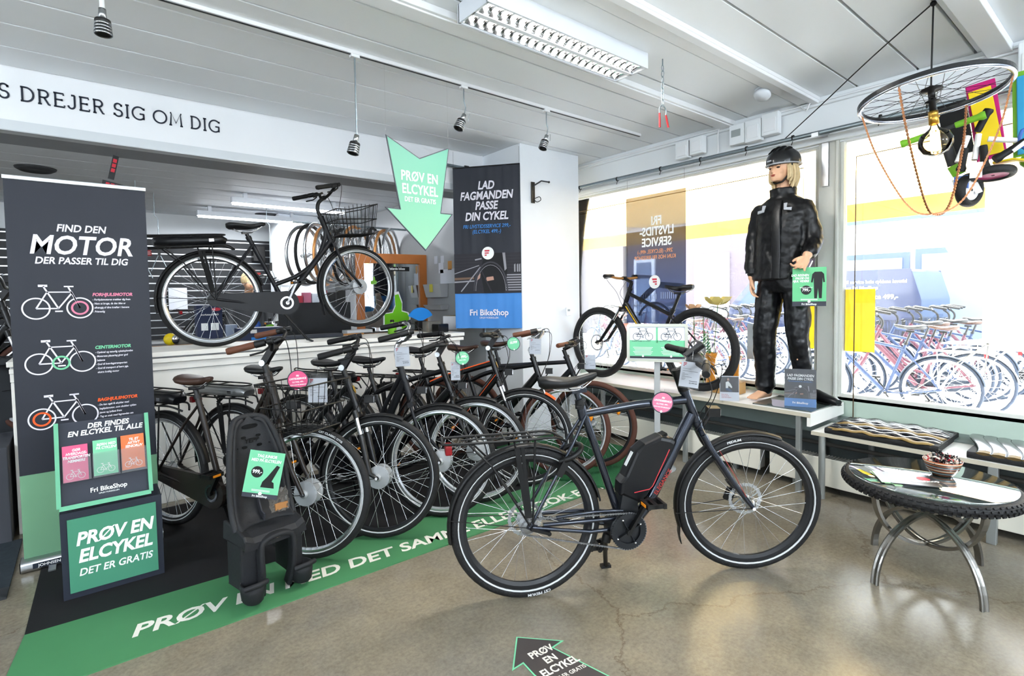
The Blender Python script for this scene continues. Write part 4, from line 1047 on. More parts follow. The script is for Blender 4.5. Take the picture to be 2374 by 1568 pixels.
for st, (x, y), sz, bo in (('PRØV', (1.297, 1.448), .034, .03), ('EN', (1.297, 1.397), .034, .03), ('ELCYKEL', (1.297, 1.345), .034, .03), ('DET ER GRATIS', (1.297, 1.305), .018, .015)):
    b.text(st, sz, basis((x, y, .0022), (1, -.12, 0), (.12, 1, 0)), 'C', bo, 0, .85)
b.build('print', mat('sticker_print', '#d6d2c8', .6), fa)

# hanging green arrow sign
M_arrow = bpy.data.materials.new('arrow_gradient_green'); M_arrow.use_nodes = True
_n = M_arrow.node_tree.nodes; _l = M_arrow.node_tree.links; _t = _n.new('ShaderNodeTexCoord'); _s = _n.new('ShaderNodeSeparateXYZ'); _r = _n.new('ShaderNodeValToRGB')
_l.new(_t.outputs['Generated'], _s.inputs[0]); _l.new(_s.outputs['Z'], _r.inputs[0]); _l.new(_r.outputs[0], _n['Principled BSDF'].inputs[0]); _n['Principled BSDF'].inputs['Roughness'].default_value = .45
_r.color_ramp.elements[0].color = lin('#71a587'); _r.color_ramp.elements[1].color = lin('#38836f')
ar = thing('arrow_sign', 'green downward arrow sign hanging from the ceiling, reading PRØV EN ELCYKEL', 'sign', (1.67, 2.98, 2.0))
ap = [(-.226, .349), (0, .241), (.222, .342), (.150, -.089), (.241, -.089), (.030, -.340), (-.242, -.086), (-.144, -.088)]
MB().at(TR(0, 0, 0) @ UP).prism(ap, .006).build('edge', M_slate, ar)
MB().at(TR(0, -.0062, 0) @ UP).prism(inset(ap, .006), .0012).build('panel', M_arrow, ar)
b = MB().text('PRØV EN', .058, local(.0, .092, -.009), 'C', .018, 0, .74, 1.05).text('ELCYKEL', .058, local(.0, .012, -.009), 'C', .018, 0, .74, 1.05).text('DET ER GRATIS', .029, local(.0, -.038, -.009), 'C', .008, 0, .74, 1.05)
b.build('print', M_wprint, ar)
for x in (-.222, .218): MB().tube([(x, 0, .34), (x, 0, .785)], .0007, 4).build('string', M_sleeve, ar)

# banner on the side wall by the column
def shop_photo(b, w, h):
    """workshop picture: a mechanic in black bending over a dark bicycle (flat shapes, six inks)"""
    q = lambda pts, m, z: (b.use(m), b.poly([(x*w, y*h, z) for x, y in pts]))
    q([(-.5, 0), (.5, 0), (.5, 1), (-.5, 1)], 0, .0004)
    for i in range(7): q([(.28, .06+i*.062), (.5, .06+i*.062), (.5, .09+i*.062), (.28, .09+i*.062)], 1, .0007)
    for i in range(5): q([(-.5, .62+i*.075), (.5, .62+i*.075), (.5, .625+i*.075), (-.5, .625+i*.075)], 2, .0007)
    q([(-.5, .34), (-.2, .36), (-.2, .41), (-.5, .40)], 3, .0009); q([(-.5, .27), (-.18, .30), (-.18, .33), (-.5, .31)], 1, .0009)
    q([(-.05, .0), (.26, 0), (.30, .55), (.27, 1), (-.04, 1), (-.10, .55)], 4, .0011); q([(.23, 1), (.27, 1), (.29, .6), (.26, .55)], 1, .0013)
    q([(-.02, .30), (.10, .33), (.09, .42), (-.01, .40)], 5, .0014); q([(-.16, .32), (-.11, .38), (-.10, .50), (-.14, .44)], 5, .0014)
    def ln(pts, wd_, m): b.use(m).sweep([(x*w, y*h, .0017) for x, y in pts], [(-wd_*w/2, -.0001), (wd_*w/2, -.0001), (wd_*w/2, .0001), (-wd_*w/2, .0001)], up=(0, 0, 1), smooth=False)
    ln([(-.5, .5), (-.12, .70)], .012, 1); ln([(-.40, .05), (-.10, .66)], .016, 1); ln([(-.12, .84), (-.10, .62), (.06, .04)], .02, 0); ln([(-.18, .84), (-.08, .87)], .02, 1)
    ln([(.05+.25*cos(a), .06+.25*w/h*1.65*sin(a)) for a in [pi*i/16 for i in range(17)]], .022, 2); ln([(.05+.225*cos(a), .06+.225*w/h*1.65*sin(a)) for a in [pi*i/16 for i in range(17)]], .006, 1)
    for x in (.40, .44, .47): q([(x, .52), (x+.02, .52), (x+.02, .72), (x, .70)], 1, .0012)
PHOTO = [mat('photo_dark', '#26252b', .6), mat('photo_grey', '#8d8c92', .6), mat('photo_mid', '#3b3a41', .6), mat('photo_tan', '#6d5646', .6), mat('photo_black', '#141317', .6), mat('photo_skin', '#b08878', .6)]
M_blue = mat('banner_blue', '#3f7fc4', .5, var=.03)
wb_ = thing('wall_banner', 'dark hanging banner LAD FAGMANDEN PASSE DIN CYKEL with blue foot beside the column', 'banner', M=basis((2.985, 4.06, 1.06), (.41, -.54, 0), (0, 0, 1)))
Wd, Hh = .66, 1.535
def wavy(z0, z1, name, m):
    n = 24; rows = []
    for zz in (z0, (z0+z1)/2, z1): rows.append([(-Wd/2+Wd*i/n, zz, .004*sin(i*.9+zz*2)+.003*sin(i*2.1)) for i in range(n+1)])
    return MB().loft(rows, closed=False, cap=False).build(name, m, wb_)
wavy(0, .335, 'blue_foot', M_blue); wavy(.335, Hh, 'navy_field', M_bnavy)
b = MB(TR(0, .335, .009)); shop_photo(b, Wd, .38); b.build('photo_print', PHOTO, wb_)
b = MB()
for st, y, sz in (('LAD', 1.33, .073), ('FAGMANDEN', 1.235, .073), ('PASSE', 1.14, .073), ('DIN CYKEL', 1.04, .073)): b.text(st, sz, TR(.0, y-.01, .010), 'C', .03, .18, .80)
b.text('Fri BikeShop', .055, TR(.01, .125, .010), 'C', .025, 0, .95).text('OPLEV FORSKELLEN', .017, TR(.01, .093, .010), 'C', .01, 0, .85)
b.build('print', M_textw, wb_)
MB().text('FRI LIVSTIDSSERVICE 299,-', .033, TR(0, .955, .010), 'C', .015, .18, .86).text('(ELCYKEL 499,-)', .033, TR(0, .905, .010), 'C', .015, .18, .86).build('blue_print', M_blue, wb_)
b = MB().use(0).at(TR(.01, .715, .0105)).prism(circ(.06, 28), .0005).use(1).at(TR(-.022, .685, .0112)); Fmark(b, 0, 0, .062); b.build('logo', [M_wprint, M_logo], wb_)
MB().tube([(-Wd/2, Hh, 0), (Wd/2, Hh, 0)], .006, 8).build('hanging_rod', M_black, wb_)
for s in (-1, 1): MB().tube([(s*Wd*.49, Hh, 0), (s*Wd*.49, Hh+.16, .0)], .001, 4).build('cord', M_black, wb_)

# see-through shop banner in the window, seen from behind so its words read backwards
def film(name, stops, share):
    m = bpy.data.materials.new(name); m.use_nodes = True; N, L = m.node_tree.nodes, m.node_tree.links; N.clear()
    o = N.new('ShaderNodeOutputMaterial'); t = N.new('ShaderNodeBsdfTransparent'); d = N.new('ShaderNodeBsdfDiffuse'); tr = N.new('ShaderNodeBsdfTranslucent')
    tc = N.new('ShaderNodeTexCoord'); sp = N.new('ShaderNodeSeparateXYZ'); r = N.new('ShaderNodeValToRGB'); L.new(tc.outputs['Generated'], sp.inputs[0]); L.new(sp.outputs['Y'], r.inputs[0])
    r.color_ramp.elements[0].color = lin(stops[0]); r.color_ramp.elements[1].color = lin(stops[-1])
    for i, s in enumerate(stops[1:-1]): e = r.color_ramp.elements.new((i+1)/(len(stops)-1)); e.color = lin(s)
    a = N.new('ShaderNodeMixShader'); a.inputs[0].default_value = .5; c = N.new('ShaderNodeMixShader'); c.inputs[0].default_value = share
    t.inputs[0].default_value = (.55, .6, .75, 1)
    for q in (d, tr): L.new(r.outputs[0], q.inputs[0])
    L.new(d.outputs[0], a.inputs[1]); L.new(tr.outputs[0], a.inputs[2]); L.new(t.outputs[0], c.inputs[1]); L.new(a.outputs[0], c.inputs[2]); L.new(c.outputs[0], o.inputs[0])
    return m
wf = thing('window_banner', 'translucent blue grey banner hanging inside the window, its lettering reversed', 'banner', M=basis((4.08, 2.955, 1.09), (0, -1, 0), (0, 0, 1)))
MB().quad((-.325, 0, 0), (.325, 0, 0), (.325, 1.19, 0), (-.325, 1.19, 0)).build('banner_sheet', film('blue_film_awning_glow', ['#23304f', '#2c3a5c', '#3b3f50', '#50412e', '#6b5128'], .90), wf)  # ochre upper stops paint in the awning light coming through the cloth
b = MB()
MR = SCL(-1, 1, 1)
for st, y, sz in (('FRI', .93, .075), ('LIVSTIDS-', .835, .075), ('SERVICE', .735, .075)): b.text(st, sz, TR(.02, y-.02, .002) @ MR, 'C', .03, .0, .82)
b.build('print', M_wprint, wf)
MB().text('299,- (ELCYKEL 499,-)', .034, TR(.0, .65, .002) @ MR, 'C', .02, 0, .85).text('KUN HOS FRI BIKESHOP', .034, TR(.0, .595, .002) @ MR, 'C', .02, 0, .85).build('orange_print', mat('print_pale_orange', '#d98f5c', .5), wf)
b = MB().use(0).at(TR(.0, .385, .002)).prism(circ(.062, 28), .0005).use(1).at(TR(.026, .352, .003) @ MR); Fmark(b, 0, 0, .066); b.build('logo', [M_wprint, M_logo], wf)
b = MB().use(0).at(TR(0, .06, .0015))
for i in range(8): b.box((.07+.022*i, .20-.0*i, 0), (.007, .06, .0004))
for i in range(7): b.box((-.14+.026*i, .19, 0), (.007, .05, .0004))
for i in range(1, 8): b.box((-.28+i*.02, .10, 0), (.003, .16, .0003))
b.use(1); b.sweep([(.0+.19*cos(a), -.06+.19*sin(a), 0) for a in [pi*.12+pi*.76*i/18 for i in range(19)]], [(-.012, -.0002), (.012, -.0002), (.012, .0002), (-.012, .0002)], up=(0, 0, 1), smooth=False)
b.sweep([(-.18, .14, 0), (.02, .30, 0), (.30, .27, 0)], [(-.03, -.0002), (.03, -.0002), (.03, .0002), (-.03, .0002)], up=(0, 0, 1), smooth=False)
b.build('photo_print', [mat('print_pale_blue', '#a9b8d6', .5), mat('print_dark_blue', '#27304a', .5)], wf)
for s in (-1, 1): MB().tube([(s*.31, 1.19, 0), (s*.31, 1.36, 0)], .0012, 4).build('cord', M_black, wf)
# the orange sheet behind the framed sign
t = thing('orange_poster', 'orange sheet hanging under the reversed window banner', 'poster', M=basis((4.085, 2.985, .74), (0, -1, 0), (0, 0, 1)))
MB().quad((-.345, 0, 0), (.345, 0, 0), (.345, .34, 0), (-.345, .34, 0)).build('sheet', film('orange_film', ['#e0765a', '#e0876d'], .85), t)

# framed sign on a pole
sg = thing('sign_stand', 'grey pole stand holding a framed landscape poster of two bicycles', 'sign stand', M=basis((3.43, 2.465, 0), (.56, -.83, 0), (.83, .56, 0)))
b = MB().lathe([(0, 0), (.14, 0), (.14, .008), (.02, .016), (0, .016)], 32); b.build('base', mat('stand_grey', '#9fa2a2', .5), sg)
MB().box((0, 0, .52), (.045, .018, 1.03)).build('pole', mat('stand_grey', '#9fa2a2', .5), sg, bevel=.004)
F_ = TR(0, -.016, .985) @ UP
b = MB().at(F_).ring(rrect(.455, .295, .02), rrect(.41, .25, .004), .014); b.build('frame', mat('frame_silver', '#c9cbbf', .3, metal=.6), sg)
b = MB().at(F_).use(0).box((0, 0, .004), (.42, .26, .004)).use(1).box((0, -.05, .0065), (.41, .14, .001)).use(1).box((0, .06, .0065), (.014, .12, .001)).use(2).box((0, -.113, .0072), (.41, .018, .001)).use(3)
for sx_ in (-.105, .105):
    b.at(F_ @ TR(sx_, .048, .006)); bike_icon(b, 0, 0, .03)
    b.at(F_ @ TR(sx_-.03, .066, .0075)).box((0, 0, 0), (.05, .006, .001))
b.at(F_).text('PELIKAN DAME OG UNISEX', .008, TR(-.19, -.0+.008, .0075), 'L', .01).text('BATAVUS DAME', .008, TR(.02, .008, .0075), 'L', .01)
b.use(4)
for sx_ in (-.105, .105):
    for i in range(6): b.box((sx_, -.035-i*.011, .0075), (.15-.015*(i % 3), .003, .0004))
    b.at(F_ @ TR(sx_, -.103, .008)).prism(circ(.008, 14), .0004).at(F_)
b.build('poster', [M_card, M_mint, M_slate, M_ink, M_wprint], sg)

# ================================================================ display platform and bench along the window
M_plat = mat('platform_white', '#e9e7e1', .35, var=.02); M_platedge = mat('platform_edge_beige', '#b9b2a0', .5, var=.05)
M_leg = mat('grey_steel_leg', '#8f9290', .4, metal=.5)
pf = thing('display_platform', 'white window platform carrying the mannequin and the yellow striped bicycle', 'platform', (3.99, 2.625, 0))
MB().use(0).box((0, 0, .5405), (.58, 2.34, .025)).use(1).box((-.2905, 0, .5395), (.003, 2.34, .0265)).build('top_board', [M_plat, M_platedge], pf)
MB().box((.0, -1.159, .497), (.58, .022, .063)).build('end_panel', M_plat, pf)
for x, y in ((-.27, -1.09), (-.27, -.22), (-.27, .65), (-.27, 1.12), (.25, -1.05), (.25, .75)): MB().box((x, y, .264), (.032, .032, .528)).build('leg', M_leg, pf, bevel=.003)
bn = thing('window_bench', 'low white bench below the large window with tyre rubber cushions', 'bench', (3.99, -.05, 0))
MB().use(0).box((0, 0, .453-.024), (.58, 3.0, .022)).use(1).box((-.2905, 0, .428), (.003, 3.0, .024)).build('seat_board', [M_plat, M_platedge], bn)
for x, y in ((-.27, 1.44), (-.27, .60), (-.27, -.6), (.2, 1.3), (.2, .3)):
    if y in (.60, -.6): MB().box((x, y, .209), (.042, .042, .418)).build('leg', M_leg, bn, bevel=.003)
    else: MB().tube([(x, y, 0), (x, y, .418)], .02, 16).build('leg', M_leg, bn)
M_inner = mat('inner_tube_rubber', '#2a2b30', .24, var=.25, scale=14, coat=.4); M_tan = mat('worn_tan_rubber', '#8a7140', .5, var=.3, scale=20)
def cushion(label, y0, y1, x0, x1, rows, wave, grp='rubber strip cushions'):
    t = thing('seat_cushion', label, 'cushion', ((x0+x1)/2, (y0+y1)/2, .441), group=grp)
    L, W = y1-y0, x1-x0; rnd = random.Random(int(y0*100))
    MB().sweep([(0, -L/2, .018), (0, L/2, .018)], rrect(W, .036, .012), up=(0, 0, 1)).build('pad', M_rubber, t)
    b = MB()
    for i in range(rows):
        u = (i+.5)/rows; x = -W/2+W*u; hgt = .036+.018*sin(pi*u)
        ph = rnd.random()*6; pts = []
        for k in range(26):
            v = k/25; yy = -L/2+.01+(L-.02)*v
            pts.append((x+wave*.012*sin(v*19+ph*.3), yy, hgt*(1-.35*abs(2*v-1)**6)+wave*.004*sin(v*34+ph)))
        b.use(1 if i in (0,) or (rnd.random() < .12) else 0).sweep(pts, [(.55*W/rows*cos(2*pi*j/8), .008*sin(2*pi*j/8)) for j in range(8)], up=(0, 0, 1))
    b.build('rubber_strips', [M_inner, M_tan], t)
    return t
cushion('long bench cushion of wavy rubber strips in the window corner', .78, 1.37, 3.70, 4.17, 9, 1.0)
c2 = thing('seat_cushion', 'bench cushion of curved rubber strips seen behind the candy bowl', 'cushion', (3.94, .20, .441), group='rubber strip cushions')
MB().sweep([(0, -.48, .018), (0, .46, .018)], rrect(.46, .036, .012), up=(0, 0, 1)).build('pad', M_rubber, c2)
b = MB()
for i in range(16):
    y = .44-.06*i; pts = [(-.23+.46*k/12, y+.05*sin((k/12-.5)*3.2), .036+.012*sin(pi*k/12)) for k in range(13)]
    b.use(0).sweep(pts, [(.034*cos(2*pi*j/8), .008*sin(2*pi*j/8)) for j in range(8)], up=(0, 0, 1))
    b.use(1).sweep(pts[:2], [(.033*cos(2*pi*j/8), .0085*sin(2*pi*j/8)) for j in range(8)], up=(0, 0, 1))
b.build('rubber_strips', [M_inner, M_tan], c2)
# radiators
M_radi = mat('radiator_cream', '#d8d5c8', .5, var=.03)
for lb, y0, y1 in (('long low cream radiator under the display platform', 1.85, 4.0), ('low cream radiator under the window bench', .18, 1.78), ('low cream radiator at the far end of the bench', -1.5, .14)):
    t = thing('radiator', lb, 'radiator', (3.88, (y0+y1)/2, 0), group=None)
    MB().box((-.05, 0, .145), (.012, y1-y0, .19)).build('front_panel', M_radi, t, bevel=.004)
    b = MB().box((.0, 0, .145), (.09, y1-y0-.02, .18)); 
    for k in range(int((y1-y0)/.02)): b.box((0, y0-(y0+y1)/2+.02+k*.02, .237), (.09, .006, .006))
    b.build('body', mat('radiator_grey', '#8b8b85', .6), t)
    for yy in (-.4, .4): MB().box((0, yy*(y1-y0), .025), (.03, .03, .05)).build('foot', M_leg, t)
    MB().tube([(.05, -(y1-y0)/2, .31), (.05, (y1-y0)/2, .31)], .014, 8).build('pipe', mat('pipe_dark', '#3d3b38', .6), t)
t = thing('radiator_valve', 'small white heat meter clipped to the cream radiator', 'heat meter', (3.815, 3.00, .20))
MB().box((0, 0, 0), (.02, .045, .075)).build('case', M_radi, t, bevel=.006); MB().box((-.011, .005, .018), (.002, .025, .016)).build('display', M_dark, t)
M_slab = mat('sill_slab_green_grey', '#6f7b78', .45, var=.1)
tag(MB().box((4.16, 1.9, .40), (.22, 4.4, .10)).build('stone_ledge', M_slab), 'grey green stone ledge running behind the legs of platform and bench', 'ledge')

# ---------------------------------------------------------------- mannequin
def fuse(b, name, vox, m, parent, smooth=3, disp=None, sub=None):
    """several closed shapes grown together into one skin"""
    o = b.build(name, m); r = o.modifiers.new('r', 'REMESH'); r.mode = 'VOXEL'; r.voxel_size = vox; r.use_smooth_shade = True
    if smooth: s = o.modifiers.new('s', 'SMOOTH'); s.iterations = smooth; s.factor = .5
    for sc_, st in (disp or ()):
        tx = bpy.data.textures.new('folds', 'CLOUDS'); tx.noise_scale = sc_; tx.noise_depth = 2
        d = o.modifiers.new('d', 'DISPLACE'); d.texture = tx; d.strength = st; d.mid_level = .5; d.texture_coords = 'LOCAL'
    bpy.context.view_layer.update()
    me = bpy.data.meshes.new_from_object(o.evaluated_get(bpy.context.evaluated_depsgraph_get()))
    me.name = name; bpy.data.objects.remove(o)
    me.materials.clear(); me.materials.append(m)
    me.polygons.foreach_set('use_smooth', [True]*len(me.polygons))
    return place(name, me, parent)
M_skin = mat('mannequin_skin', '#d8a988', .42, var=.04, scale=20); M_jack = mat('rain_jacket_black', '#0c0c0e', .36, var=.1, bump=.15, bscale=25); M_trou = mat('rain_trousers_black', '#0d0e11', .30, var=.1, bump=.12, bscale=22)
M_hair = mat('blond_hair', '#cdb68c', .45, var=.25, scale=40); M_grey = mat('reflective_grey', '#a9acb2', .35); M_helm = mat('helmet_black', '#151619', .3, coat=.3)
def ell(z, rx, ry, cx=0, cy=0, n=24): return [(cx+rx*cos(2*pi*i/n), cy+ry*sin(2*pi*i/n), z) for i in range(n)]
def limb(b, pts, rs, n=14, k=5):
    P = cr(pts, k); R = [v.x for v in cr([(r, 0, 0) for r in rs], k)]
    b.tube(P, R, n)
    b.ball(tuple(P[0]), R[0]*.98, 12, 8); b.ball(tuple(P[-1]), R[-1]*.9, 12, 8)
def hand(b, M, curl, side, spread=1):
    """palm and five bent fingers; local x = towards fingertips, y = towards thumb, -z = palm side"""
    b.at(M)
    b.loft([[(x, (w*cos(2*pi*j/12)), t*sin(2*pi*j/12)) for j in range(12)] for x, w, t in ((-.03, .022, .018), (0, .028, .018), (.035, .038, .016), (.07, .041, .014), (.09, .036, .011))])
    for f, (y, L) in enumerate(((.029, .070), (.010, .078), (-.010, .073), (-.029, .058))):
        p = V((.082, y, 0)); a = 0; pts = [V((.06, y*.9, 0)), p]
        for s, fr in enumerate((.45, .32, .23)):
            a += curl[f]*(1, 1.15, .8)[s]; p = p + V((cos(a)*L*fr, y*.10*spread, -sin(a)*L*fr)); pts.append(p)
        b.tube(pts, [.0095, .0095, .0088, .008, .0062], 8); b.ball(tuple(pts[-1]), .0062, 8, 6)
    pts = [V((.012, .020, -.006)), V((.04, .042, -.012)), V((.064, .050, -.022)), V((.086, .047, -.032))]
    b.tube(pts, [.014, .0115, .0095, .0072], 8); b.ball(tuple(pts[-1]), .0072, 8, 6)
    b.at(I4)
MQ = TR(3.985, 1.765, .562) @ RZ(rad(180))
mq = thing('mannequin', 'standing mannequin in black rain suit and cycle helmet on the window platform', 'mannequin', M=MQ)
b = MB()
HR = TR(.015, 0, 0) @ RZ(rad(-14))                       # the head is turned
b.at(HR)
b.ball((0, 0, 1.715), (.094, .074, .098), 24, 16); b.ball((.030, 0, 1.668), (.066, .060, .072), 20, 14)
b.loft([ell(1.60, .035, .030, .062, 0, 16), ell(1.617, .050, .046, .052, 0, 16), ell(1.65, .062, .056, .042, 0, 16), ell(1.69, .064, .060, .034, 0, 16)])
b.loft([[(.088, -.006, 1.700), (.088, .006, 1.700), (.097, .004, 1.700), (.097, -.004, 1.700)], [(.085, -.014, 1.664), (.085, .014, 1.664), (.118, .008, 1.660), (.118, -.008, 1.660)], [(.085, -.010, 1.654), (.085, .010, 1.654), (.108, .006, 1.653), (.108, -.006, 1.653)]])
b.ball((.094, 0, 1.641), (.012, .022, .006), 10, 6); b.ball((.092, 0, 1.633), (.012, .019, .006), 10, 6); b.ball((.086, 0, 1.607), (.016, .018, .012), 10, 6)
for s in (-1, 1): b.ball((.085, s*.030, 1.702), (.014, .022, .006), 10, 6); b.ball((.066, s*.042, 1.662), (.020, .016, .018), 10, 6); b.ball((-.008, s*.076, 1.672), (.018, .008, .028), 10, 8)
b.at(I4)
b.tube([(-.005, 0, 1.64), (-.008, 0, 1.55), (-.01, 0, 1.44)], [.050, .049, .062], 16)
b.loft([ell(1.46, .06, .09), ell(1.40, .09, .16), ell(1.25, .10, .15), ell(1.08, .09, .125), ell(.95, .10, .15), ell(.86, .09, .14)])
RW, LW = V((.045, -.205, .905)), V((.130, .215, 1.045))
limb(b, [(0, -.16, 1.41), (0, -.215, 1.15), RW], [.05, .042, .030]); limb(b, [(0, .15, 1.41), (-.02, .215, 1.17), LW], [.05, .042, .030])
hand(b, basis(RW+V((.004, 0, -.012)), (.25, .12, -1), (.95, .15, .25)), (.30, .38, .42, .48), -1)
hand(b, basis(LW+V((.012, 0, -.010)), (.75, -.10, -.72), (.2, -.95, .12)), (.45, .25, .35, .15), 1, 2)
limb(b, [(0, -.09, .88), (.02, -.112, .48), (.005, -.122, .07)], [.085, .062, .040]); limb(b, [(0, .09, .88), (.02, .118, .48), (-.03, .135, .07)], [.085, .062, .040])
for cx, cy, a in ((.0, -.122, -.25), (-.03, .135, .2)):
    b.at(TR(cx, cy, 0) @ RZ(a)); b.loft([[(x, w*cos(2*pi*j/12), z+h*sin(2*pi*j/12)) for j in range(12)] for x, w, z, h in ((-.05, .018, .026, .022), (-.03, .032, .045, .042), (.02, .036, .042, .040), (.08, .041, .028, .026), (.125, .043, .018, .016), (.15, .034, .013, .011))])
    for k in range(5): b.tube([(.13, -.032+.016*k, .012), (.158-.004*abs(k-1), -.034+.017*k, .009)], [.010, .007], 6)
    b.at(I4)
body = fuse(b, 'body', .0050, M_skin, mq, 2)
b = MB(HR)
for s in (-1, 1): b.ball((.0855, s*.030, 1.692), (.010, .0145, .0075), 10, 6)
b.build('eyes', mat('painted_eye_dark', '#33261f', .3), mq)
b = MB(HR)
for s in (-1, 1): b.tube([(.096, s*.012, 1.709), (.094, s*.030, 1.714), (.082, s*.046, 1.708)], .003, 6)
b.build('eyebrows', mat('painted_brow', '#6b5138', .5), mq)
b = MB(HR).ball((.1005, 0, 1.6405), (.008, .020, .0045), 12, 6).ball((.099, 0, 1.6335), (.008, .0165, .0048), 12, 6); b.build('lips', mat('painted_lips', '#a85a4c', .35), mq)
# hair below the helmet
b = MB(HR)
for i in range(58):
    a = rad(62+236*i/57); r = .082+.012*sin(i*2.3); c, s = cos(a), sin(a)
    z1 = 1.555+.02*sin(i*1.7)+(.05 if abs(a-pi) > 1.75 else 0)
    b.tube(cr([(.082*c-.005, .070*s, 1.755), (r*1.04*c-.008, r*.98*s, 1.69), (r*1.05*c-.01, r*1.02*s, 1.62), (r*.86*c, r*.86*s, z1)], 3), [.006, .010, .010, .010, .0105, .011, .011, .010, .008, .004], 6)
b.build('hair', M_hair, mq)
# helmet with vents
b = MB(HR @ TR(-.008, 0, 1.742) @ RY(rad(4)))
n, k = 40, 10; rings = []
for j in range(k+1):
    e = rad(-14+104*j/k); rg = []
    for i in range(n):
        a = 2*pi*i/n; f = 1+.035*cos(6*a)*cos(e)**2 + (.06 if abs(a) < .7 or a > 2*pi-.7 else 0)*max(0, .3-e)
        rg.append((.128*f*cos(e)*cos(a), .106*f*cos(e)*sin(a), .108*sin(e)))
    rings.append(rg)
b.loft(rings); ho = b.build('helmet', M_helm, mq)
b = MB(HR @ TR(-.008, 0, 1.742) @ RY(rad(4)))
for y, x0, x1 in ((-.062, -.02, .07), (-.030, .0, .095), (0, .015, .105), (.030, .0, .095), (.062, -.02, .07)):
    P = []
    for q in range(7): x = x0+(x1-x0)*q/6; z = .110*math.sqrt(max(.02, 1-(x/.131)**2-(y/.109)**2)); P.append((x, y*(1+.1*q/6), z))
    b.tube(P, [.002, .006, .008, .009, .008, .006, .002], 8)
b.build('helmet_vents', mat('vent_dark', '#050506', .8), ho)
b = MB(HR @ TR(-.008, 0, 1.742) @ RY(rad(4))).tube([(.131*cos(a), .109*sin(a), -.022+.004*cos(a)) for a in [2*pi*i/32 for i in range(32)]], .005, 6, True); b.box((.136, -.01, .006), (.006, .034, .010)); b.build('helmet_trim', M_grey, ho)
b = MB(HR)
for s in (-1, 1): b.tube([(.02, s*.090, 1.735), (.012, s*.083, 1.66), (.045, s*.035, 1.592)], .006, 6); b.tube([(-.045, s*.082, 1.73), (.012, s*.085, 1.66)], .005, 6)
b.tube([(.045, -.035, 1.592), (.06, 0, 1.585), (.045, .035, 1.592)], .006, 6); b.box((.016, -.086, 1.655), (.02, .012, .022)); b.build('chin_strap', M_black, ho)
# jacket
b = MB()
b.loft([ell(.885, .140, .172, 0, -.04), ell(.90, .143, .178, 0, -.04), ell(1.0, .135, .172, 0, -.03), ell(1.12, .132, .172, 0, -.02), ell(1.25, .134, .182, 0, -.01), ell(1.36, .128, .192), ell(1.425, .112, .182), ell(1.462, .092, .145), ell(1.485, .08, .10)])
b.loft([ell(1.45, .088, .096), ell(1.49, .080, .086, .004), ell(1.525, .082, .086, .004), ell(1.552, .086, .090, .002), ell(1.554, .072, .076, .002), ell(1.52, .068, .072, .002)])
limb(b, [(0, -.165, 1.395), (-.01, -.205, 1.27), (-.005, -.222, 1.12), (.02, -.218, 1.0), RW+V((-.008, 0, .045))], [.068, .064, .062, .058, .046])
limb(b, [(0, .15, 1.395), (-.015, .18, 1.28), (-.01, .205, 1.17), (.06, .213, 1.09), LW+V((-.035, .0, .025))], [.068, .064, .060, .056, .046])
jk = fuse(b, 'rain_jacket', .009, M_jack, mq, 3, ((.13, .020), (.045, .011)))
b = MB().sweep([V((.150, .018, .90)), V((.146, .018, 1.05)), V((.148, .016, 1.22)), V((.142, .014, 1.36)), V((.112, .010, 1.46)), V((.105, .006, 1.56))], rrect(.055, .016, .007), up=(0, 1, 0)); 
b = MB().sweep([V((.153, .018, .90)), V((.149, .018, 1.05)), V((.151, .016, 1.22)), V((.143, .014, 1.36)), V((.108, .010, 1.452))], rrect(.016, .06, .007), up=(0, 1, 0)); b.build('front_flap', M_jack, jk)
for s in (-1, 1):
    b = MB().sweep([(.135, s*.075, 1.425), (.148, s*.078, 1.385), (.140, s*.118, 1.380)], [(-.011, -.004), (.011, -.004), (.011, .004), (-.011, .004)], up=(1, 0, .35), smooth=False); b.build('reflective_chevron', M_grey, jk)
b = MB().tube([RW+V((-.004, .0, .07)), RW+V((-.001, 0, .035))], [.052, .049], 16); b.build('cuff_tab', M_jack, jk)
# trousers
b = MB().loft([ell(1.0, .11, .165), ell(.92, .118, .178), ell(.85, .112, .172), ell(.80, .10, .16)])
limb(b, [(0, -.088, .86), (.01, -.104, .68), (.03, -.117, .48), (.005, -.122, .30), (.0, -.124, .16), (.005, -.124, .085)], [.094, .092, .080, .078, .072, .072])
limb(b, [(0, .088, .86), (.01, .108, .68), (.03, .120, .48), (-.01, .130, .30), (-.02, .136, .16), (-.02, .138, .06)], [.092, .088, .074, .070, .066, .066])
fuse(b, 'rain_trousers', .009, M_trou, mq, 3, ((.11, .020), (.045, .009)))
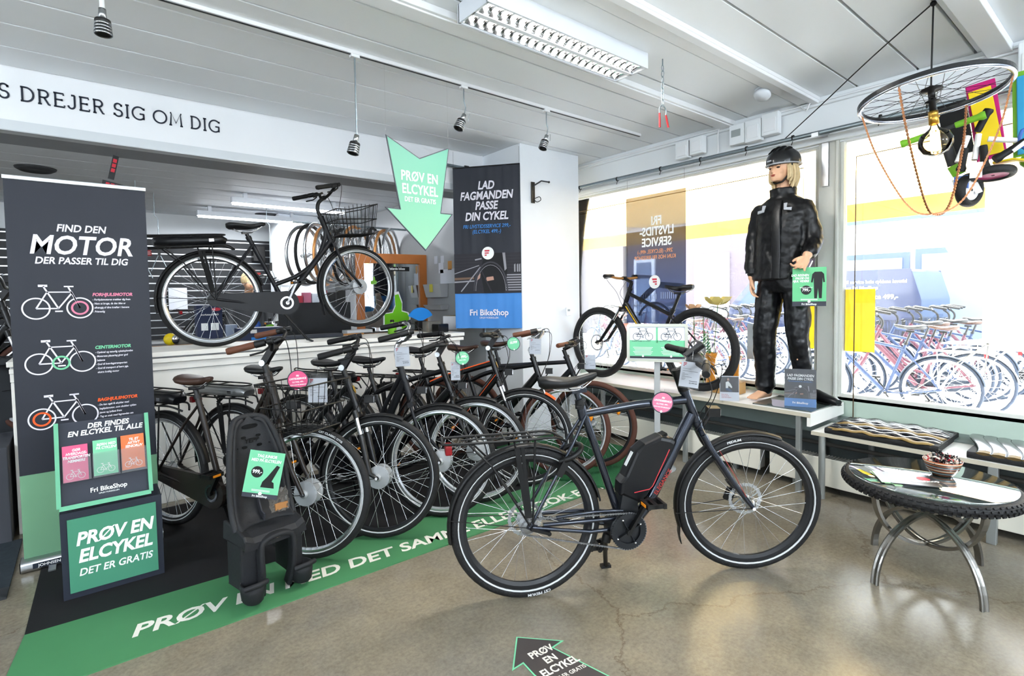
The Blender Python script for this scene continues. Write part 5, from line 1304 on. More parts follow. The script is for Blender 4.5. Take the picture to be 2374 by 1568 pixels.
# leaflet in the mannequin's hand
hs = thing('price_sign', 'green rain-suit price sign hanging from the mannequin hand', 'sign', M=face((3.80, 1.51, 1.395), 205, 0))
b = MB().use(0).box((0, 0, 0), (.20, .262, .002)).use(1).box((0, -.115, .0012), (.20, .032, .0006)).build('card', [M_green, M_slate], hs)
b = MB()
for i, s in enumerate(('LAD REGNEN', 'FALDE OG', 'HJUL VIDERE')): b.text(s, .014, TR(-.002, .072-.020*i, .002), 'R', .03, .2, .85)
for i in range(2): b.box((0, -.083-.006*i, .0018), (.10, .0025, .0003))
b.text('Fri BikeShop', .012, TR(0, -.123, .0022), 'C', .02); b.at(TR(0, -.100, .002)).prism(circ(.009, 14), .0003); b.build('print', M_wprint, hs)
b = MB().at(TR(-.018, -.022, .0016)).prism(circ(.031, 24), .0004).at(I4)
b.at(TR(.052, .0, .0016)).poly([(-.020, .10, 0), (.020, .10, 0), (.034, .085, 0), (.040, .03, 0), (.030, .028, 0), (.026, .06, 0), (.024, -.01, 0), (.022, -.078, 0), (.006, -.078, 0), (.0, -.01, 0), (-.006, -.078, 0), (-.022, -.078, 0), (-.024, -.01, 0), (-.026, .06, 0), (-.032, .028, 0), (-.042, .03, 0), (-.034, .085, 0)])
b.build('picture', M_black, hs)
MB().text('799,-', .018, TR(-.018, -.030, .0025), 'C', .03, .1, .9).text('BØRN OG VOKSNE', .006, TR(-.018, -.008, .0025), 'C', .01).build('print', M_wprint, hs)
MB().tube([(.0, .131, 0), (.012, .155, -.02), (.02, .175, -.03)], .004, 6).build('clip', M_wprint, hs)

# ---------------------------------------------------------------- things on the platform
gp = tag(MB().box((3.95, 1.665, .557), (.42, .40, .008)).build('glass_plate', mat('glass_plate_green', '#cfe6df', .05, trans=.9, var=0), bevel=.001), 'thin glass base plate under the mannequin feet', 'plate')
def stand_card(label, pos, yaw, w, h, kind):
    t = thing('sign_holder', label, 'sign holder', M=face(pos, yaw, 0, -8))
    b = MB().box((0, h/2, 0), (w, h, .002)); b.build('sheet', M_bnavy if kind else M_card, t)
    MB().box((0, h/2, .003), (w*1.02, h*1.01, .0012)).box((0, .003, -.03), (w, .003, .06)).build('clear_stand', M_sleeve, t)
    if kind:
        MB().box((0, h*.11, .0013), (w, h*.22, .0006)).build('blue_foot', M_blue, t)
        b = MB(TR(0, h*.22, .0012)); shop_photo(b, w, h*.34); b.build('photo_print', PHOTO, t)
        b = MB().text('LAD FAGMANDEN', h*.062, TR(0, h*.80, .002), 'C', .03, .18, .85).text('PASSE DIN CYKEL', h*.062, TR(0, h*.71, .002), 'C', .03, .18, .85).text('Fri BikeShop', h*.05, TR(0, h*.08, .0025), 'C', .02); b.at(TR(0, h*.54, .003)).prism(circ(h*.035, 16), .0004); b.build('print', M_wprint, t)
        MB().text('FRI LIVSTIDSSERVICE 299,- (ELCYKEL 499,-)', h*.026, TR(0, h*.655, .002), 'C', .01, .15, .8).build('blue_print', M_blue, t)
    else:
        b = MB().use(0).box((.0, h*.66, .0013), (w*.96, h*.62, .0005)).use(1).at(TR(-w*.05, h*.45, .002))
        b.use(1).poly([(-w*.14, h*.30, 0), (.0, h*.34, 0), (w*.12, h*.22, 0), (w*.2, h*.1, 0), (w*.16, h*.06, 0), (.0, h*.16, 0), (-w*.02, h*.06, 0), (-w*.14, h*.06, 0)]).use(2).poly([(-w*.06, h*.36, 0), (w*.04, h*.36, 0), (w*.05, h*.43, 0), (0, h*.47, 0), (-w*.06, h*.44, 0)]).use(3).poly([(-w*.14, h*.06, 0), (w*.02, h*.06, 0), (w*.2, -h*.06, 0), (w*.1, -h*.09, 0), (-w*.15, -h*.01, 0)])
        b.at(I4).use(0); b.build('photo_print', [PHOTO[0], M_wprint, mat('photo_skin', '#b08878'), mat('photo_jeans', '#2f4668', .6)], t)
        b = MB(); Fmark(b, -w*.46, h*.86, w*.16)
        for i, s in enumerate(('Book tid til', 'service på din', 'cykel eller elcykel')): b.text(s, h*.036, TR(-w*.42, h*(.24-.06*i), .002), 'L', .01)
        b.build('red_print', M_logo, t)
    return t
stand_card('white service leaflet in a small clear stand on the platform edge', (3.72, 2.03, .554), 215, .135, .185, 0)
stand_card('dark LAD FAGMANDEN PASSE DIN CYKEL card standing at the mannequin feet', (3.835, 1.575, .562), 205, .195, .262, 1)
t = thing('shoe', 'black shoe lying behind the dark card on the glass plate', 'shoe', (4.10, 1.545, .562), rad(250))
MB().loft([[(x, w*cos(2*pi*j/14), z+h*sin(2*pi*j/14)) for j in range(14)] for x, w, z, h in ((-.12, .03, .04, .036), (-.09, .04, .05, .046), (-.02, .042, .045, .043), (.05, .045, .034, .032), (.11, .044, .030, .028), (.145, .028, .024, .020))]).build('upper', mat('shoe_black', '#17171a', .35), t)
MB().loft([[(x, w*cos(2*pi*j/14), .006+.005*sin(2*pi*j/14)) for j in range(14)] for x, w in ((-.125, .03), (-.06, .042), (.05, .046), (.12, .044), (.15, .025))]).build('sole', M_rubber, t)
b9, i9 = bike('bicycle', 'black mountain style bicycle with yellow striped down tube in the shop window', (3.915, 2.40, .555), rad(91), 'bicycles on show', ft='diamond', bars='flat', barw=.30, stem='flat', fork='sus', frontmotor=False, disc=True, batt=None, rack=False, fend=False, chaincase=False,
  tyre='tyre_black', line=False, rim='rim_black', t=.027, R=.345, wb=1.07, ht=(.70, .86), hb=(.76, .70), bb=(.42, .30), st=(.25, .66), sadz=.86, light=False, basket=False, grip='grip_black', barmat='worn_wood_edge', bars_h=.06, kick=False, display=False, crank=-88, low=False)
b = MB(); a, c = i9['hb']+i9['ax']*.03, i9['bb']
for s in (-1, 1): b.bar(a*.9+c*.1+V((.012, s*.02, .012)), a*.35+c*.65+V((.012, s*.02, .012)), .006, .016, up=(0, 1, 0))
b.build('yellow_stripe', M_yellow, b9)
# tall orange vases with paper flowers
def vase(label, x, y, h, r, flowers):
    t = thing('vase', label, 'vase', (x, y, .554), group=None)
    MB().lathe([(.001, 0), (r*.8, 0), (r*.7, h*.2), (r*.62, h*.5), (r*.75, h*.85), (r, h), (r*.93, h), (r*.68, h*.84), (r*.55, h*.5), (.001, .01)], 28).build('vessel', mat('orange_vase', '#e89a2c', .25, var=.15, trans=.3), t)
    return t
v1 = vase('tall orange vase behind the rear wheel of the window bicycle', 4.13, 2.42, .30, .062, 0); v2 = vase('slim orange vase nearest the mannequin in the window', 4.12, 2.20, .29, .055, 0)
def flower(label, x, y, base, top, col, r, lean=0):
    t = thing('paper_flower', label, 'flower', (x, y, base), group=None)
    MB().tube(cr([(0, 0, 0), (.01, lean*.4, (top-base)*.5), (0, lean, top-base)], 4), .004, 6).build('stem', mat('stem_green', '#5c7a3e', .6), t)
    b = MB(TR(0, lean, top-base))
    for i in range(7):
        a = 2*pi*i/7; c, s = cos(a), sin(a)
        b.loft([[(c*q*r-s*w*r, s*q*r+c*w*r, h*r) for w in (-ww, -ww*.5, 0, ww*.5, ww)] for q, ww, h in ((.05, .1, 0), (.5, .38, .12), (.85, .42, .42), (1.05, .2, .70))], closed=False, cap=False)
    b.build('petals', col, t); return t
M_pet = mat('petal_yellow', '#e4d07a', .6, trans=.0, var=.2)
flower('large pale yellow paper flower standing in the orange vase', 4.13, 2.42, .58, 1.26, M_pet, .105, -.06)
flower('pale yellow paper flower half behind the reversed banner', 4.12, 2.58, .56, 1.22, mat('petal_peach', '#e8b98e', .6, var=.2), .07, .0)
flower('small orange bud on a thin stem beside the large yellow flower', 4.14, 2.50, .58, 1.16, mat('petal_orange', '#d8862c', .6, var=.2), .03, .0)
t = thing('fern', 'green fern sprig standing in the orange vase', 'plant', (4.10, 2.44, .60))
b = MB().tube([(0, 0, 0), (0, .02, .42)], .003, 5)
for i in range(9):
    z = .20+.025*i; L = .06*(1-i/12)
    for s in (-1, 1): b.loft([[(0, .01, z), (0, .01, z+.012)], [(0, .01+s*L*.6, z+.02), (0, .01+s*L*.6, z+.045)], [(0, .01+s*L, z+.045), (0, .01+s*L, z+.048)]], closed=False, cap=False)
b.build('fronds', mat('fern_green', '#4f8b4f', .6), t)
tag(MB().box((4.02, 2.20, .60), (.16, .20, .09)).build('cardboard_box', mat('cardboard_tan', '#c79a5e', .7), bevel=.002), 'tan cardboard box behind the slim orange vase', 'box')

# sheets stuck to the glass and banner outside
M_yel = mat('yellow_sheet', '#dcc63a', .5, var=.06)
tag(MB().box((4.355, 1.395, 1.148), (.002, .21, .455)).build('yellow_sheet', clear('yellow_film', '#d9c455', haze=.8, hazehx='#c4b65c')), 'yellow sheet stuck on the large window beside the post', 'sheet', 'yellow sheets on the windows')
tag(MB().box((4.355, 1.74, 1.15), (.002, .18, .455)).build('yellow_sheet', MATS['yellow_film']), 'yellow sheet on the glass behind the mannequin', 'sheet', 'yellow sheets on the windows')
tag(MB().box((4.356, 2.12, .95), (.002, .20, .30)).build('notice', M_card), 'white notice on the glass behind the mannequin legs', 'notice')
tag(MB().box((4.352, 1.31, .515), (.001, .15, .07)).build('sticker', mat('pale_red_sticker', '#d8a6a2', .5)), 'pale red sticker at the foot of the glass above the long cushion', 'sticker')
ob = thing('outdoor_banner', 'grey white banner roped up outside the large window', 'banner', (4.92, .30, 0))
b = MB().loft([[(.02*sin(i*.7), .50-.1*i, z) for i in range(12)] for z in (.93, 1.5, 2.1, 2.7)], closed=False, cap=False); b.build('banner_sheet', clear('banner_mesh', '#f0f0f2', haze=.72, hazehx='#d9d6d4'), ob)
b = MB().box((-.008, .46, 1.8), (.003, .09, 1.74)); b.build('hem', clear('banner_hem', '#f0f0f2', haze=.9, hazehx='#d5d6dc'), ob)
for z in (.98, 1.74): MB().at(TR(-.012, .47, z) @ RY(rad(90))).lathe([(.008, -.002), (.017, -.002), (.017, .003), (.008, .003)], 16, closed=True).build('eyelet', M_alu, ob)
MB().tube([(-.01, .47, .98), (.0, 1.05, .45)], .004, 6).tube([(-.01, .47, .98), (-.01, .485, .75)], .004, 6).build('rope', mat('rope_grey', '#8f8f92', .8), ob)

# ================================================================ ceiling fittings
fx = thing('ceiling_light', 'long white ceiling fitting with two rows of bright mirror louvres', 'ceiling light', (2.06, 2.085, 2.79))
M_fix = mat('fitting_white', '#dfe4ea', .4, var=.01); M_tube = mat('lamp_tube', '#ffffff', .5, emit=14, ehx='#fff6e8'); M_louv = mat('mirror_louvre', '#e9ebee', .12, metal=1, var=.02)
MB().box((0, -.118, -.045), (1.18, .012, .09)).box((0, .118, -.045), (1.18, .012, .09)).box((-.584, 0, -.045), (.012, .236, .09)).box((.584, 0, -.045), (.012, .236, .09)).box((0, 0, -.006), (1.17, .236, .012)).box((0, 0, -.086), (1.17, .026, .008)).build('housing', M_fix, fx)
for y in (-.060, .060):
    MB().tube([(-.56, y, -.030), (.56, y, -.030)], .013, 10).build('fluorescent_tube', M_tube, fx)
    b = MB()
    for s in (-1, 1): b.loft([[(x, y+s*.046, -.084) for x in (-.57, .57)], [(x, y+s*.040, -.05) for x in (-.57, .57)], [(x, y+s*.018, -.018) for x in (-.57, .57)]], closed=False, cap=False, smooth=True)
    for i in range(21):
        x = -.57+1.14*i/20
        b.loft([[(x-.008, y+q*.046, -.083+.018*(1-q*q)) for q in (-1, -.5, 0, .5, 1)], [(x, y+q*.044, -.05) for q in (-1, -.5, 0, .5, 1)], [(x+.008, y+q*.046, -.083+.018*(1-q*q)) for q in (-1, -.5, 0, .5, 1)]], closed=False, cap=False)
    b.build('louvre', M_louv, fx)
lamp('ceiling_tube_light', 'AREA', (2.06, 2.085, 2.695), (0, 0, -1), 22, (1.0, .97, .93), shape='RECTANGLE', size=1.1, size_y=.2)
tr = thing('lighting_track', 'thin white lighting track running along the grooved ceiling', 'lighting track', (0, 2.98, 2.79))
MB().box((-.6, 0, -.010), (9.0, .034, .02)).build('rail', M_white, tr); MB().box((-.6, 0, -.021), (9.0, .012, .003)).build('slot', M_dark, tr)
M_spotn = mat('spot_nickel', '#a9adb0', .22, metal=1)
def spot(label, x, ln, tilt, rod, big=1):
    t = thing('spotlight', label, 'spotlight', (x, 2.98, 2.768), group='small spotlights on the track')
    MB().box((0, 0, -.006), (.05, .03, .016)).build('track_adapter', M_white, t)
    if rod == 'rod': MB().tube([(0, 0, 0), (.0, 0, -ln)], .005*big, 8).build('stem', M_white if big > 1 else M_steel, t)
    else: MB().tube(cr([(0, 0, 0), (0, 0, -ln*.5), (.012, 0, -ln*.72), (.0, 0, -ln)], 4), .0035, 6).build('stem', M_steel, t)
    Mh = TR(0, 0, -ln) @ RY(rad(tilt))
    b = MB(Mh).use(0).lathe([(.001, .004), (.014, 0), (.016, -.045), (.001, -.046)], 16).use(1).lathe([(.016, -.042), (.029, -.048), (.031, -.058), (.016, -.062)], 18)
    b.use(0)
    for k in range(4): b.lathe([(.027+.001*k, -.064-.014*k), (.031+.001*k, -.060-.014*k), (.032+.001*k, -.070-.014*k), (.028+.001*k, -.073-.014*k)], 18, closed=True)
    b.use(1).lathe([(.001, -.075), (.024, -.09), (.030, -.112), (.026, -.112), (.02, -.092), (.001, -.08)], 16)
    b.build('lamp_head', [M_spotn, M_black], t)
    if rod != 'rod': MB(Mh).tube([(.01, 0, .0), (.03, 0, .03), (.045, 0, -.02)], .0016, 5).build('spring_clip', M_steel, t)
spot('chrome spotlight on a thick white stem above the fascia lettering', .106, .11, 0, 'rod', 2.0)
spot('spotlight on a long thin stem to the left of the green arrow', 1.264, .455, 14, 'rod', 1)
spot('short spotlight hanging between the green arrow and the column', 2.02, .185, 26, 'wire')
spot('short spotlight hanging nearest the column face', 2.77, .19, 22, 'wire')
sn = thing('smoke_detector', 'small white smoke detector on the ceiling near the window wall', 'smoke detector', (3.75, 1.80, 2.79))
MB().lathe([(.001, 0), (.06, 0), (.058, -.014), (.03, -.018), (.001, -.018)], 24).build('base', M_fix, sn)
MB().at(TR(0, 0, -.018) @ RY(rad(15))).box((0, 0, -.012), (.05, .06, .02)).at(TR(-.02, 0, -.045) @ RY(rad(25))).lathe([(.001, .022), (.046, .018), (.058, -.005), (.05, -.022), (.001, -.024)], 24).build('sensor_head', M_fix, sn)
hk = thing('hanging_chain', 'dark chain with a red-sleeved hook hanging from the ceiling', 'chain', (2.786, 1.955, 2.79))
b = MB(); z = -.01; b.tube([(0, 0, 0), (0, 0, -.04)], .004, 6)
for i in range(7):
    c = (0, 0, -.055-.034*i); a = .020
    P = [V((.009*cos(q), 0, c[2]+a*sin(q))) if i % 2 == 0 else V((0, .009*cos(q), c[2]+a*sin(q))) for q in [2*pi*j/12 for j in range(12)]]
    b.tube(P, .0022, 5, True)
b.build('links', M_steel, hk)
b = MB().tube([(.035*cos(a), 0, -.315+.035*sin(a)) for a in [rad(-30+240*i/14) for i in range(15)]], .004, 6); b.build('ring', M_steel, hk)
MB().tube([(.032, 0, -.33), (.058, 0, -.40)], .006, 8).tube([(-.032, 0, -.33), (-.03, 0, -.415)], .006, 8).build('red_sleeves', mat('red_sleeve', '#a3262a', .5), hk)
# pipes, boxes and brackets on the beam
rl = thing('hanging_rail', 'galvanised steel rail running along the top of the shop windows', 'rail', (4.10, 0, 2.495))
MB().tube([(0, 4.0, .005), (0, -3.2, -.03)], .018, 12).build('pipe', M_steel, rl)
b = MB()
for y in (3.9, 3.4, 2.9, 2.5, 2.1, 1.75, 1.2, .95): b.at(TR(0, y, 0) @ RX(rad(90))).lathe([(.0185, -.006), (.022, -.006), (.022, .006), (.0185, .006)], 12, closed=True).at(I4).tube([(0, y, -.018), (.0, y+.012, -.05)], .003, 5)
b.build('cable_ties', M_black, rl)
b = MB().at(I4).bar((.17, 1.59, .01), (-.03, 1.59, -.02), .045, .028).bar((.165, 1.59, .0), (.165, 1.59, -.36), .045, .022, up=(1, 0, 0)); b.build('bracket', M_alu, rl)
def ebox(label, y, z, w, h, d=.06, groove=True):
    t = thing('junction_box', label, 'electrical box', (4.25-d/2, y, z), group=None)
    MB().box((0, 0, 0), (d, w, h)).build('case', M_beam, t, bevel=.006)
    if groove: MB().box((-d/2-.002, 0, -.01), (.006, w*.72, h*.6)).build('cover', M_white, t, bevel=.003)
    else: MB().box((-d/2-.001, w*.05, .01), (.003, w*.6, h*.35)).build('window_slot', mat('slot_grey', '#9aa2a2', .3), t)
ebox('white junction box on the beam nearest the column, first of a pair', 2.745, 2.645, .13, .15); ebox('white junction box on the beam, second of the pair by the column', 2.60, 2.655, .13, .15)
ebox('white meter box with a grey slot on the beam above the mannequin', 2.235, 2.66, .13, .16, .055, False); ebox('white junction box beside the slotted meter box on the beam', 2.10, 2.655, .13, .17); ebox('white junction box on the beam closest to the window post', 1.965, 2.675, .13, .17)
ebox('white junction box with holes on the beam above the hanging scooters', .50, 2.62, .12, .28)
cdt = MB().tube([(4.24, 4.1, 2.755), (4.24, -1, 2.755)], .008, 8).tube(cr([(4.24, 2.4, 2.755), (4.235, 2.42, 2.72), (4.24, 2.42, 2.5)], 4), .006, 6).tube(cr([(4.24, 1.75, 2.75), (4.2, 1.7, 2.70), (4.2, 1.68, 2.74), (4.2, 1.66, 2.778)], 4), .005, 6).build('conduit', M_white)
tag(cdt, 'thin white cable conduit running along the top of the beam', 'conduit')
t = thing('pipe', 'grey water pipe with a valve along the wall behind the arrow sign', 'pipe', (0, 0, 0))
MB().tube(cr([(2.2, 4.33, 2.63), (3.0, 4.33, 2.62), (3.10, 4.31, 2.60), (3.12, 4.30, 2.5), (3.12, 4.30, 1.0)], 6), .014, 10).build('tube', M_steel, t); MB().at(TR(2.95, 4.33, 2.62) @ RY(rad(90))).lathe([(.014, -.03), (.028, -.02), (.028, .02), (.014, .03)], 12).build('valve', M_dark, t)
h = thing('wall_hook', 'dark metal bike hook screwed to the white column', 'hook', (3.345, 3.805, 2.345))
MB().box((0, -.006, 0), (.045, .012, .20)).build('backplate', mat('hook_bronze', '#4b4842', .35, metal=.7), h, bevel=.004)
MB().tube([(0, -.01, .06), (.07, -.05, .11), (.15, -.07, .105)], .007, 8).ball((.15, -.07, .105), .011, 8, 6).tube(cr([(.01, -.012, -.06), (.05, -.04, -.04), (.06, -.05, -.07), (.03, -.03, -.09), (.01, -.012, -.07)], 4), .004, 6).build('arms', M_dark, h)
so = thing('wall_socket', 'small white wall socket on the column', 'socket', (3.80, 3.806, 1.20))
MB().box((0, -.008, 0), (.06, .016, .085)).build('plate', M_white, so, bevel=.004); MB().box((.0, -.017, .012), (.03, .003, .02)).build('switch', M_gap, so)

# ---------------------------------------------------------------- wheel lamp over the table
WL = TR(3.33, .757, 2.335) @ RX(rad(-5)) @ RY(rad(2))
wl = thing('pendant_lamp', 'pendant lamp made of a black bicycle wheel with copper chains and a glowing bulb', 'pendant lamp', M=WL)
b = MB().use(0).lathe([(.312, -.005), (.312, .014), (.300, .016), (.290, .008), (.290, -.002)], 72, closed=True, smooth=False).use(1).lathe([(.292, -.004), (.311, -.006), (.311, -.014), (.300, -.018), (.291, -.012)], 72, closed=True)
b.build('wheel_rim', [M_rimb, mat('rim_polished', '#cfd6e6', .2, metal=.9)], wl)
b = MB()
for i in range(32):
    a = 2*pi*i/32; of = (1 if (i//2) % 2 else -1)*1.1; s = 1 if i % 2 else -1
    b.tube([(.03*cos(a+of), .03*sin(a+of), s*.03), (.293*cos(a), .293*sin(a), .004)], .0013, 4)
b.build('spokes', M_black, wl)
b = MB().use(0).lathe([(.001, .05), (.006, .048), (.018, .04), (.046, .030), (.048, .024), (.016, .020), (.014, -.03), (.03, -.032), (.03, -.036), (.015, -.04), (.015, -.085), (.001, -.085)], 24); b.build('hub', M_black, wl)
b = MB().lathe([(.001, -.085), (.021, -.085), (.021, -.10), (.019, -.105), (.021, -.11), (.021, -.150), (.001, -.150)], 20).tube([(.02, 0, -.10), (.045, -.01, -.10)], .004, 6).ball((.046, -.01, -.10), .007, 8, 6); b.build('brass_socket', mat('brass', '#b08a3e', .3, metal=1), wl)
b = MB().lathe([(.014, -.150), (.020, -.168), (.036, -.182), (.060, -.200), (.072, -.232), (.070, -.258), (.053, -.288), (.026, -.304), (.001, -.308)], 28); b.build('glass_bulb', clear('amber_bulb_glass', '#fbeecb'), wl)
b = MB()
for i in range(6): a = 2*pi*i/6; b.tube([(.016*cos(a), .016*sin(a), -.185), (.017*cos(a), .017*sin(a), -.262)], .0042, 6)
b.build('filament', mat('glowing_filament', '#ffdf9a', .5, emit=12, ehx='#ffd58a'), wl)
M_copper = mat('copper_chain', '#b07a55', .35, metal=.85, var=.2, scale=60)
def chain_loop(A, B, low):
    P = cr([A, A*.8+low*.2+V((0, 0, -.12)), A*.38+low*.62+V((0, 0, -.16)), low, B*.38+low*.62+V((0, 0, -.16)), B*.8+low*.2+V((0, 0, -.12)), B], 10)
    b = MB(); acc = 0; k = 0; st = .0088
    for p, q in zip(P, P[1:]):
        d = (q-p).length; t_ = st-acc; u = (q-p).normalized()
        while t_ <= d:
            c = p+u*t_; b.bar(c-u*.0052, c+u*.0052, .009 if k % 2 else .005, .0085 if k % 2 else .0055); k += 1; t_ += st
        acc = (acc+d) % st
    b.build('copper_chain', M_copper, wl)
lo = V((-.03, .02, -.60))
def rimp(a): return V((.295*cos(rad(a)), .295*sin(rad(a)), -.012))
chain_loop(rimp(100), rimp(-80), lo); chain_loop(rimp(168), rimp(-16), lo+V((.012, 0, -.004)))
MB().tube([(0, 0, .04), WL.inverted() @ V((3.33, .757, 2.785))], .004, 8).build('cord', M_black, wl)
hkM = tag(MB().tube(cr([(3.33, .757, 2.785), (3.60, 1.10, 2.715), (3.95, 1.52, 2.62), (4.20, 1.87, 2.52)], 4), .0038, 6).ball((3.33, .757, 2.782), .014, 10, 6).build('lamp_cable', M_black), 'black cable running diagonally from the ceiling hook to the window beam', 'cable')

# ---------------------------------------------------------------- children's scooters hung at the top of the large window
def scooter(label, parts): 
    t = thing('kick_scooter', label, 'scooter', (4.0, .7, 2.2), group='scooters hanging in the window')
    for nm, b, m in parts: b.at(I4); b.build(nm, m, t, TR(-4.0, -.7, -2.2))
    return t
M_lime = mat('lime_green', '#6fae2c', .45); M_magenta = mat('magenta', '#b5186a', .4); M_yelp = mat('scooter_yellow', '#e0c21e', .4); M_bluep = mat('scooter_blue', '#2f5fae', .4); M_teal = mat('scooter_teal', '#2f93c0', .45)
def slab_(a, c, w, t_, up, r=.02): return MB().sweep([V(a), V(c)], rrect(w, t_, min(r, t_*.45)), up=up, smooth=False)
def grip_(a, c): a, c = V(a), V(c); d = c-a; return MB().tube([a, a+d*.1, a+d*.75, a+d*.9, c], [.016, .018, .018, .024, .021], 12)
def wheel_(c, axis, R, w): 
    M = basis(c, V(axis).orthogonal(), V(axis).cross(V(axis).orthogonal())); return MB(M).use(0).lathe([(R-w*.8+w*.8*cos(2*pi*i/12), w*sin(2*pi*i/12)) for i in range(12)], 32, closed=True).use(1).lathe([(.008, -w*.5), (.02, -w*.5), (R*.45, -w*.25), (R-w*1.5, -w*.6), (R-w*1.5, w*.6), (R*.45, w*.25), (.02, w*.5), (.008, w*.5)], 28)
def scoot(label, parts):
    t = thing('kick_scooter', label, 'scooter', (4.0, .7, 2.2), group='scooters hanging in the window')
    for nm, b, m in parts: b.build(nm, m, t, TR(-4.0, -.7, -2.2))
barA, barB = V((3.78, 1.00, 2.222)), V((3.80, .628, 2.298)); mid = (barA+barB)/2; fk = V((3.83, .765, 2.06)); wc = V((3.86, .70, 1.915))
scoot('children scooter with lime green grips, black deck and black front wheel', [
    ('handlebar', MB().tube([barA, barB], .011, 10), M_dark), ('grip', grip_(barA*.68+barB*.32, barA), M_lime), ('grip', grip_(barA*.34+barB*.66, barB), M_lime),
    ('stem', MB().tube([mid, mid*.45+fk*.55, fk], [.016, .026, .028], 12), M_dark), ('green_sleeve', MB().tube([fk*1.0, fk*.62+wc*.38], .031, 14), M_lime),
    ('fork', MB().bar(fk*.5+wc*.5+V((.03, .035, 0)), wc+V((.02, .04, -.02)), .012, .03).bar(fk*.5+wc*.5+V((.03, -.035, 0)), wc+V((.02, -.04, -.02)), .012, .03), M_white), ('blue_mudguard', MB().box(tuple(fk*.42+wc*.58+V((-.03, 0, -.02))), (.03, .06, .07)), M_bluep),
    ('front_wheel', wheel_(wc, (.35, .93, .1), .095, .026), [M_rubber, M_white]), ('deck', slab_((4.02, .82, 2.46), (3.97, .765, 2.14), .13, .014, (1, .2, 0)), M_black)])
scoot('children scooter with magenta and yellow deck and a magenta front wheel', [
    ('deck', slab_((4.06, .70, 2.55), (4.03, .635, 2.10), .13, .012, (1, .15, 0)), M_magenta), ('deck_grip', slab_((4.045, .70, 2.51), (4.012, .63, 2.12), .10, .006, (1, .15, 0)), M_yelp),
    ('stem', MB().tube([(3.80, .70, 2.20), (3.76, .735, 2.06)], .014, 10).tube([(3.80, .655, 2.20), (3.77, .665, 2.06)], .014, 10).tube([(3.82, .62, 2.17), (3.86, .50, 2.14)], .014, 10), M_white),
    ('grip', grip_((3.82, .665, 2.22), (3.83, .62, 2.33)), M_grip), ('grip', grip_((3.765, .705, 2.13), (3.76, .72, 2.01)), M_grip), ('grip', grip_((3.77, .63, 2.13), (3.77, .622, 2.005)), M_grip),
    ('front_wheel', wheel_((3.84, .60, 1.985), (.12, .05, 1), .098, .022), [M_rubber, M_magenta]), ('fork', MB().bar((3.74, .65, 2.04), (3.75, .655, 1.96), .05, .012, up=(1, 0, 0)), M_white), ('yellow_mudguard', MB().sweep([(3.86, .60, 2.04), (3.86, .52, 2.045), (3.85, .44, 2.02)], rrect(.07, .012, .004), up=(0, 0, 1)), M_yelp)])
scoot('children scooter with a blue and green deck at the edge of the window', [
    ('deck', slab_((4.05, .485, 2.53), (4.03, .47, 2.10), .12, .012, (1, 0, 0)), M_teal), ('green_rim', slab_((4.065, .495, 2.56), (4.05, .48, 2.09), .14, .010, (1, 0, 0)), M_lime),
    ('stem', MB().tube([(3.84, .40, 2.18), (3.80, .52, 2.08)], .012, 10), M_white), ('grip', grip_((3.83, .47, 2.13), (3.78, .585, 2.045)), M_grip), ('clamp', MB().tube(cr([(3.86, .46, 2.08), (3.85, .50, 2.12), (3.85, .49, 2.19), (3.86, .47, 2.18)], 4), .008, 8), M_bluep), ('green_body', MB().ball((3.92, .44, 2.04), (.05, .07, .05)), M_lime)])

# ---------------------------------------------------------------- table of bicycle rims
TC = V((3.10, .69, 0)); tb = thing('coffee_table', 'round glass table with a knobbly tyre edge on curved rim legs', 'table', tuple(TC))
M_tgl = mat('table_glass', '#cfe8e2', .02, trans=.96, var=0); 
MB().lathe([(.001, .455), (.318, .455), (.321, .458), (.321, .463), (.318, .466), (.001, .466)], 72).build('glass_top', M_tgl, tb)
b = MB().lathe([(.322+.027*cos(2*pi*i/14), .432+.025*sin(2*pi*i/14)) for i in range(14)], 72, closed=True)
for i in range(72):
    a = 2*pi*i/72
    for k, e in enumerate((-50, -18, 14, 44)):
        aa = a+(pi/72 if k % 2 else 0); r, z = .322+.028*cos(rad(e)), .432+.026*sin(rad(e))
        b.box((r*cos(aa), r*sin(aa), z), (.009, .016, .009), (RZ(aa) @ RY(rad(-e))).to_3x3())
b.build('tyre_edge', M_rubber, tb)
b = MB().lathe([(.27, .438), (.29, .438), (.29, .452), (.27, .452)], 64, closed=True, smooth=False)
for i in range(28): a = 2*pi*i/28; b.tube([(.03*cos(a+.9), .03*sin(a+.9), .44), (.275*cos(a), .275*sin(a), .445)], .0013, 4)
b.lathe([(.001, .43), (.03, .43), (.03, .452), (.001, .452)], 16); b.build('wheel_rim', M_rims, tb)
M_rleg = mat('bare_rim_metal', '#8e8c88', .28, metal=1, var=.15, scale=20)
prf = [(-.017, -.006), (-.011, -.009), (-.004, -.005), (.004, -.005), (.011, -.009), (.017, -.006), (.015, .007), (-.015, .007)]
def arc_leg(p, q, h, z0, updir, name):
    p, q = V(p)-TC, V(q)-TC; c = (p+q)/2; d = (q-p)/2; up = d.cross(V((0, 0, 1))).normalized()
    P = [c+d*(-cos(a))+V((0, 0, z0+h*sin(a)*updir)) for a in [pi*i/28 for i in range(29)]]
    MB().sweep(P, [(y, x) for x, y in prf], up=up, smooth=False).build(name, M_rleg, tb)
arc_leg((2.795, .813, 0), (3.38, .544, 0), .30, 0, 1, 'leg'); arc_leg((2.90, .447, 0), (3.235, .945, 0), .30, .0, 1, 'leg')
arc_leg((3.25, .926, 0), (2.95, .454, 0), .27, .415, -1, 'brace'); arc_leg((3.336, .54, 0), (2.864, .84, 0), .27, .415, -1, 'brace')
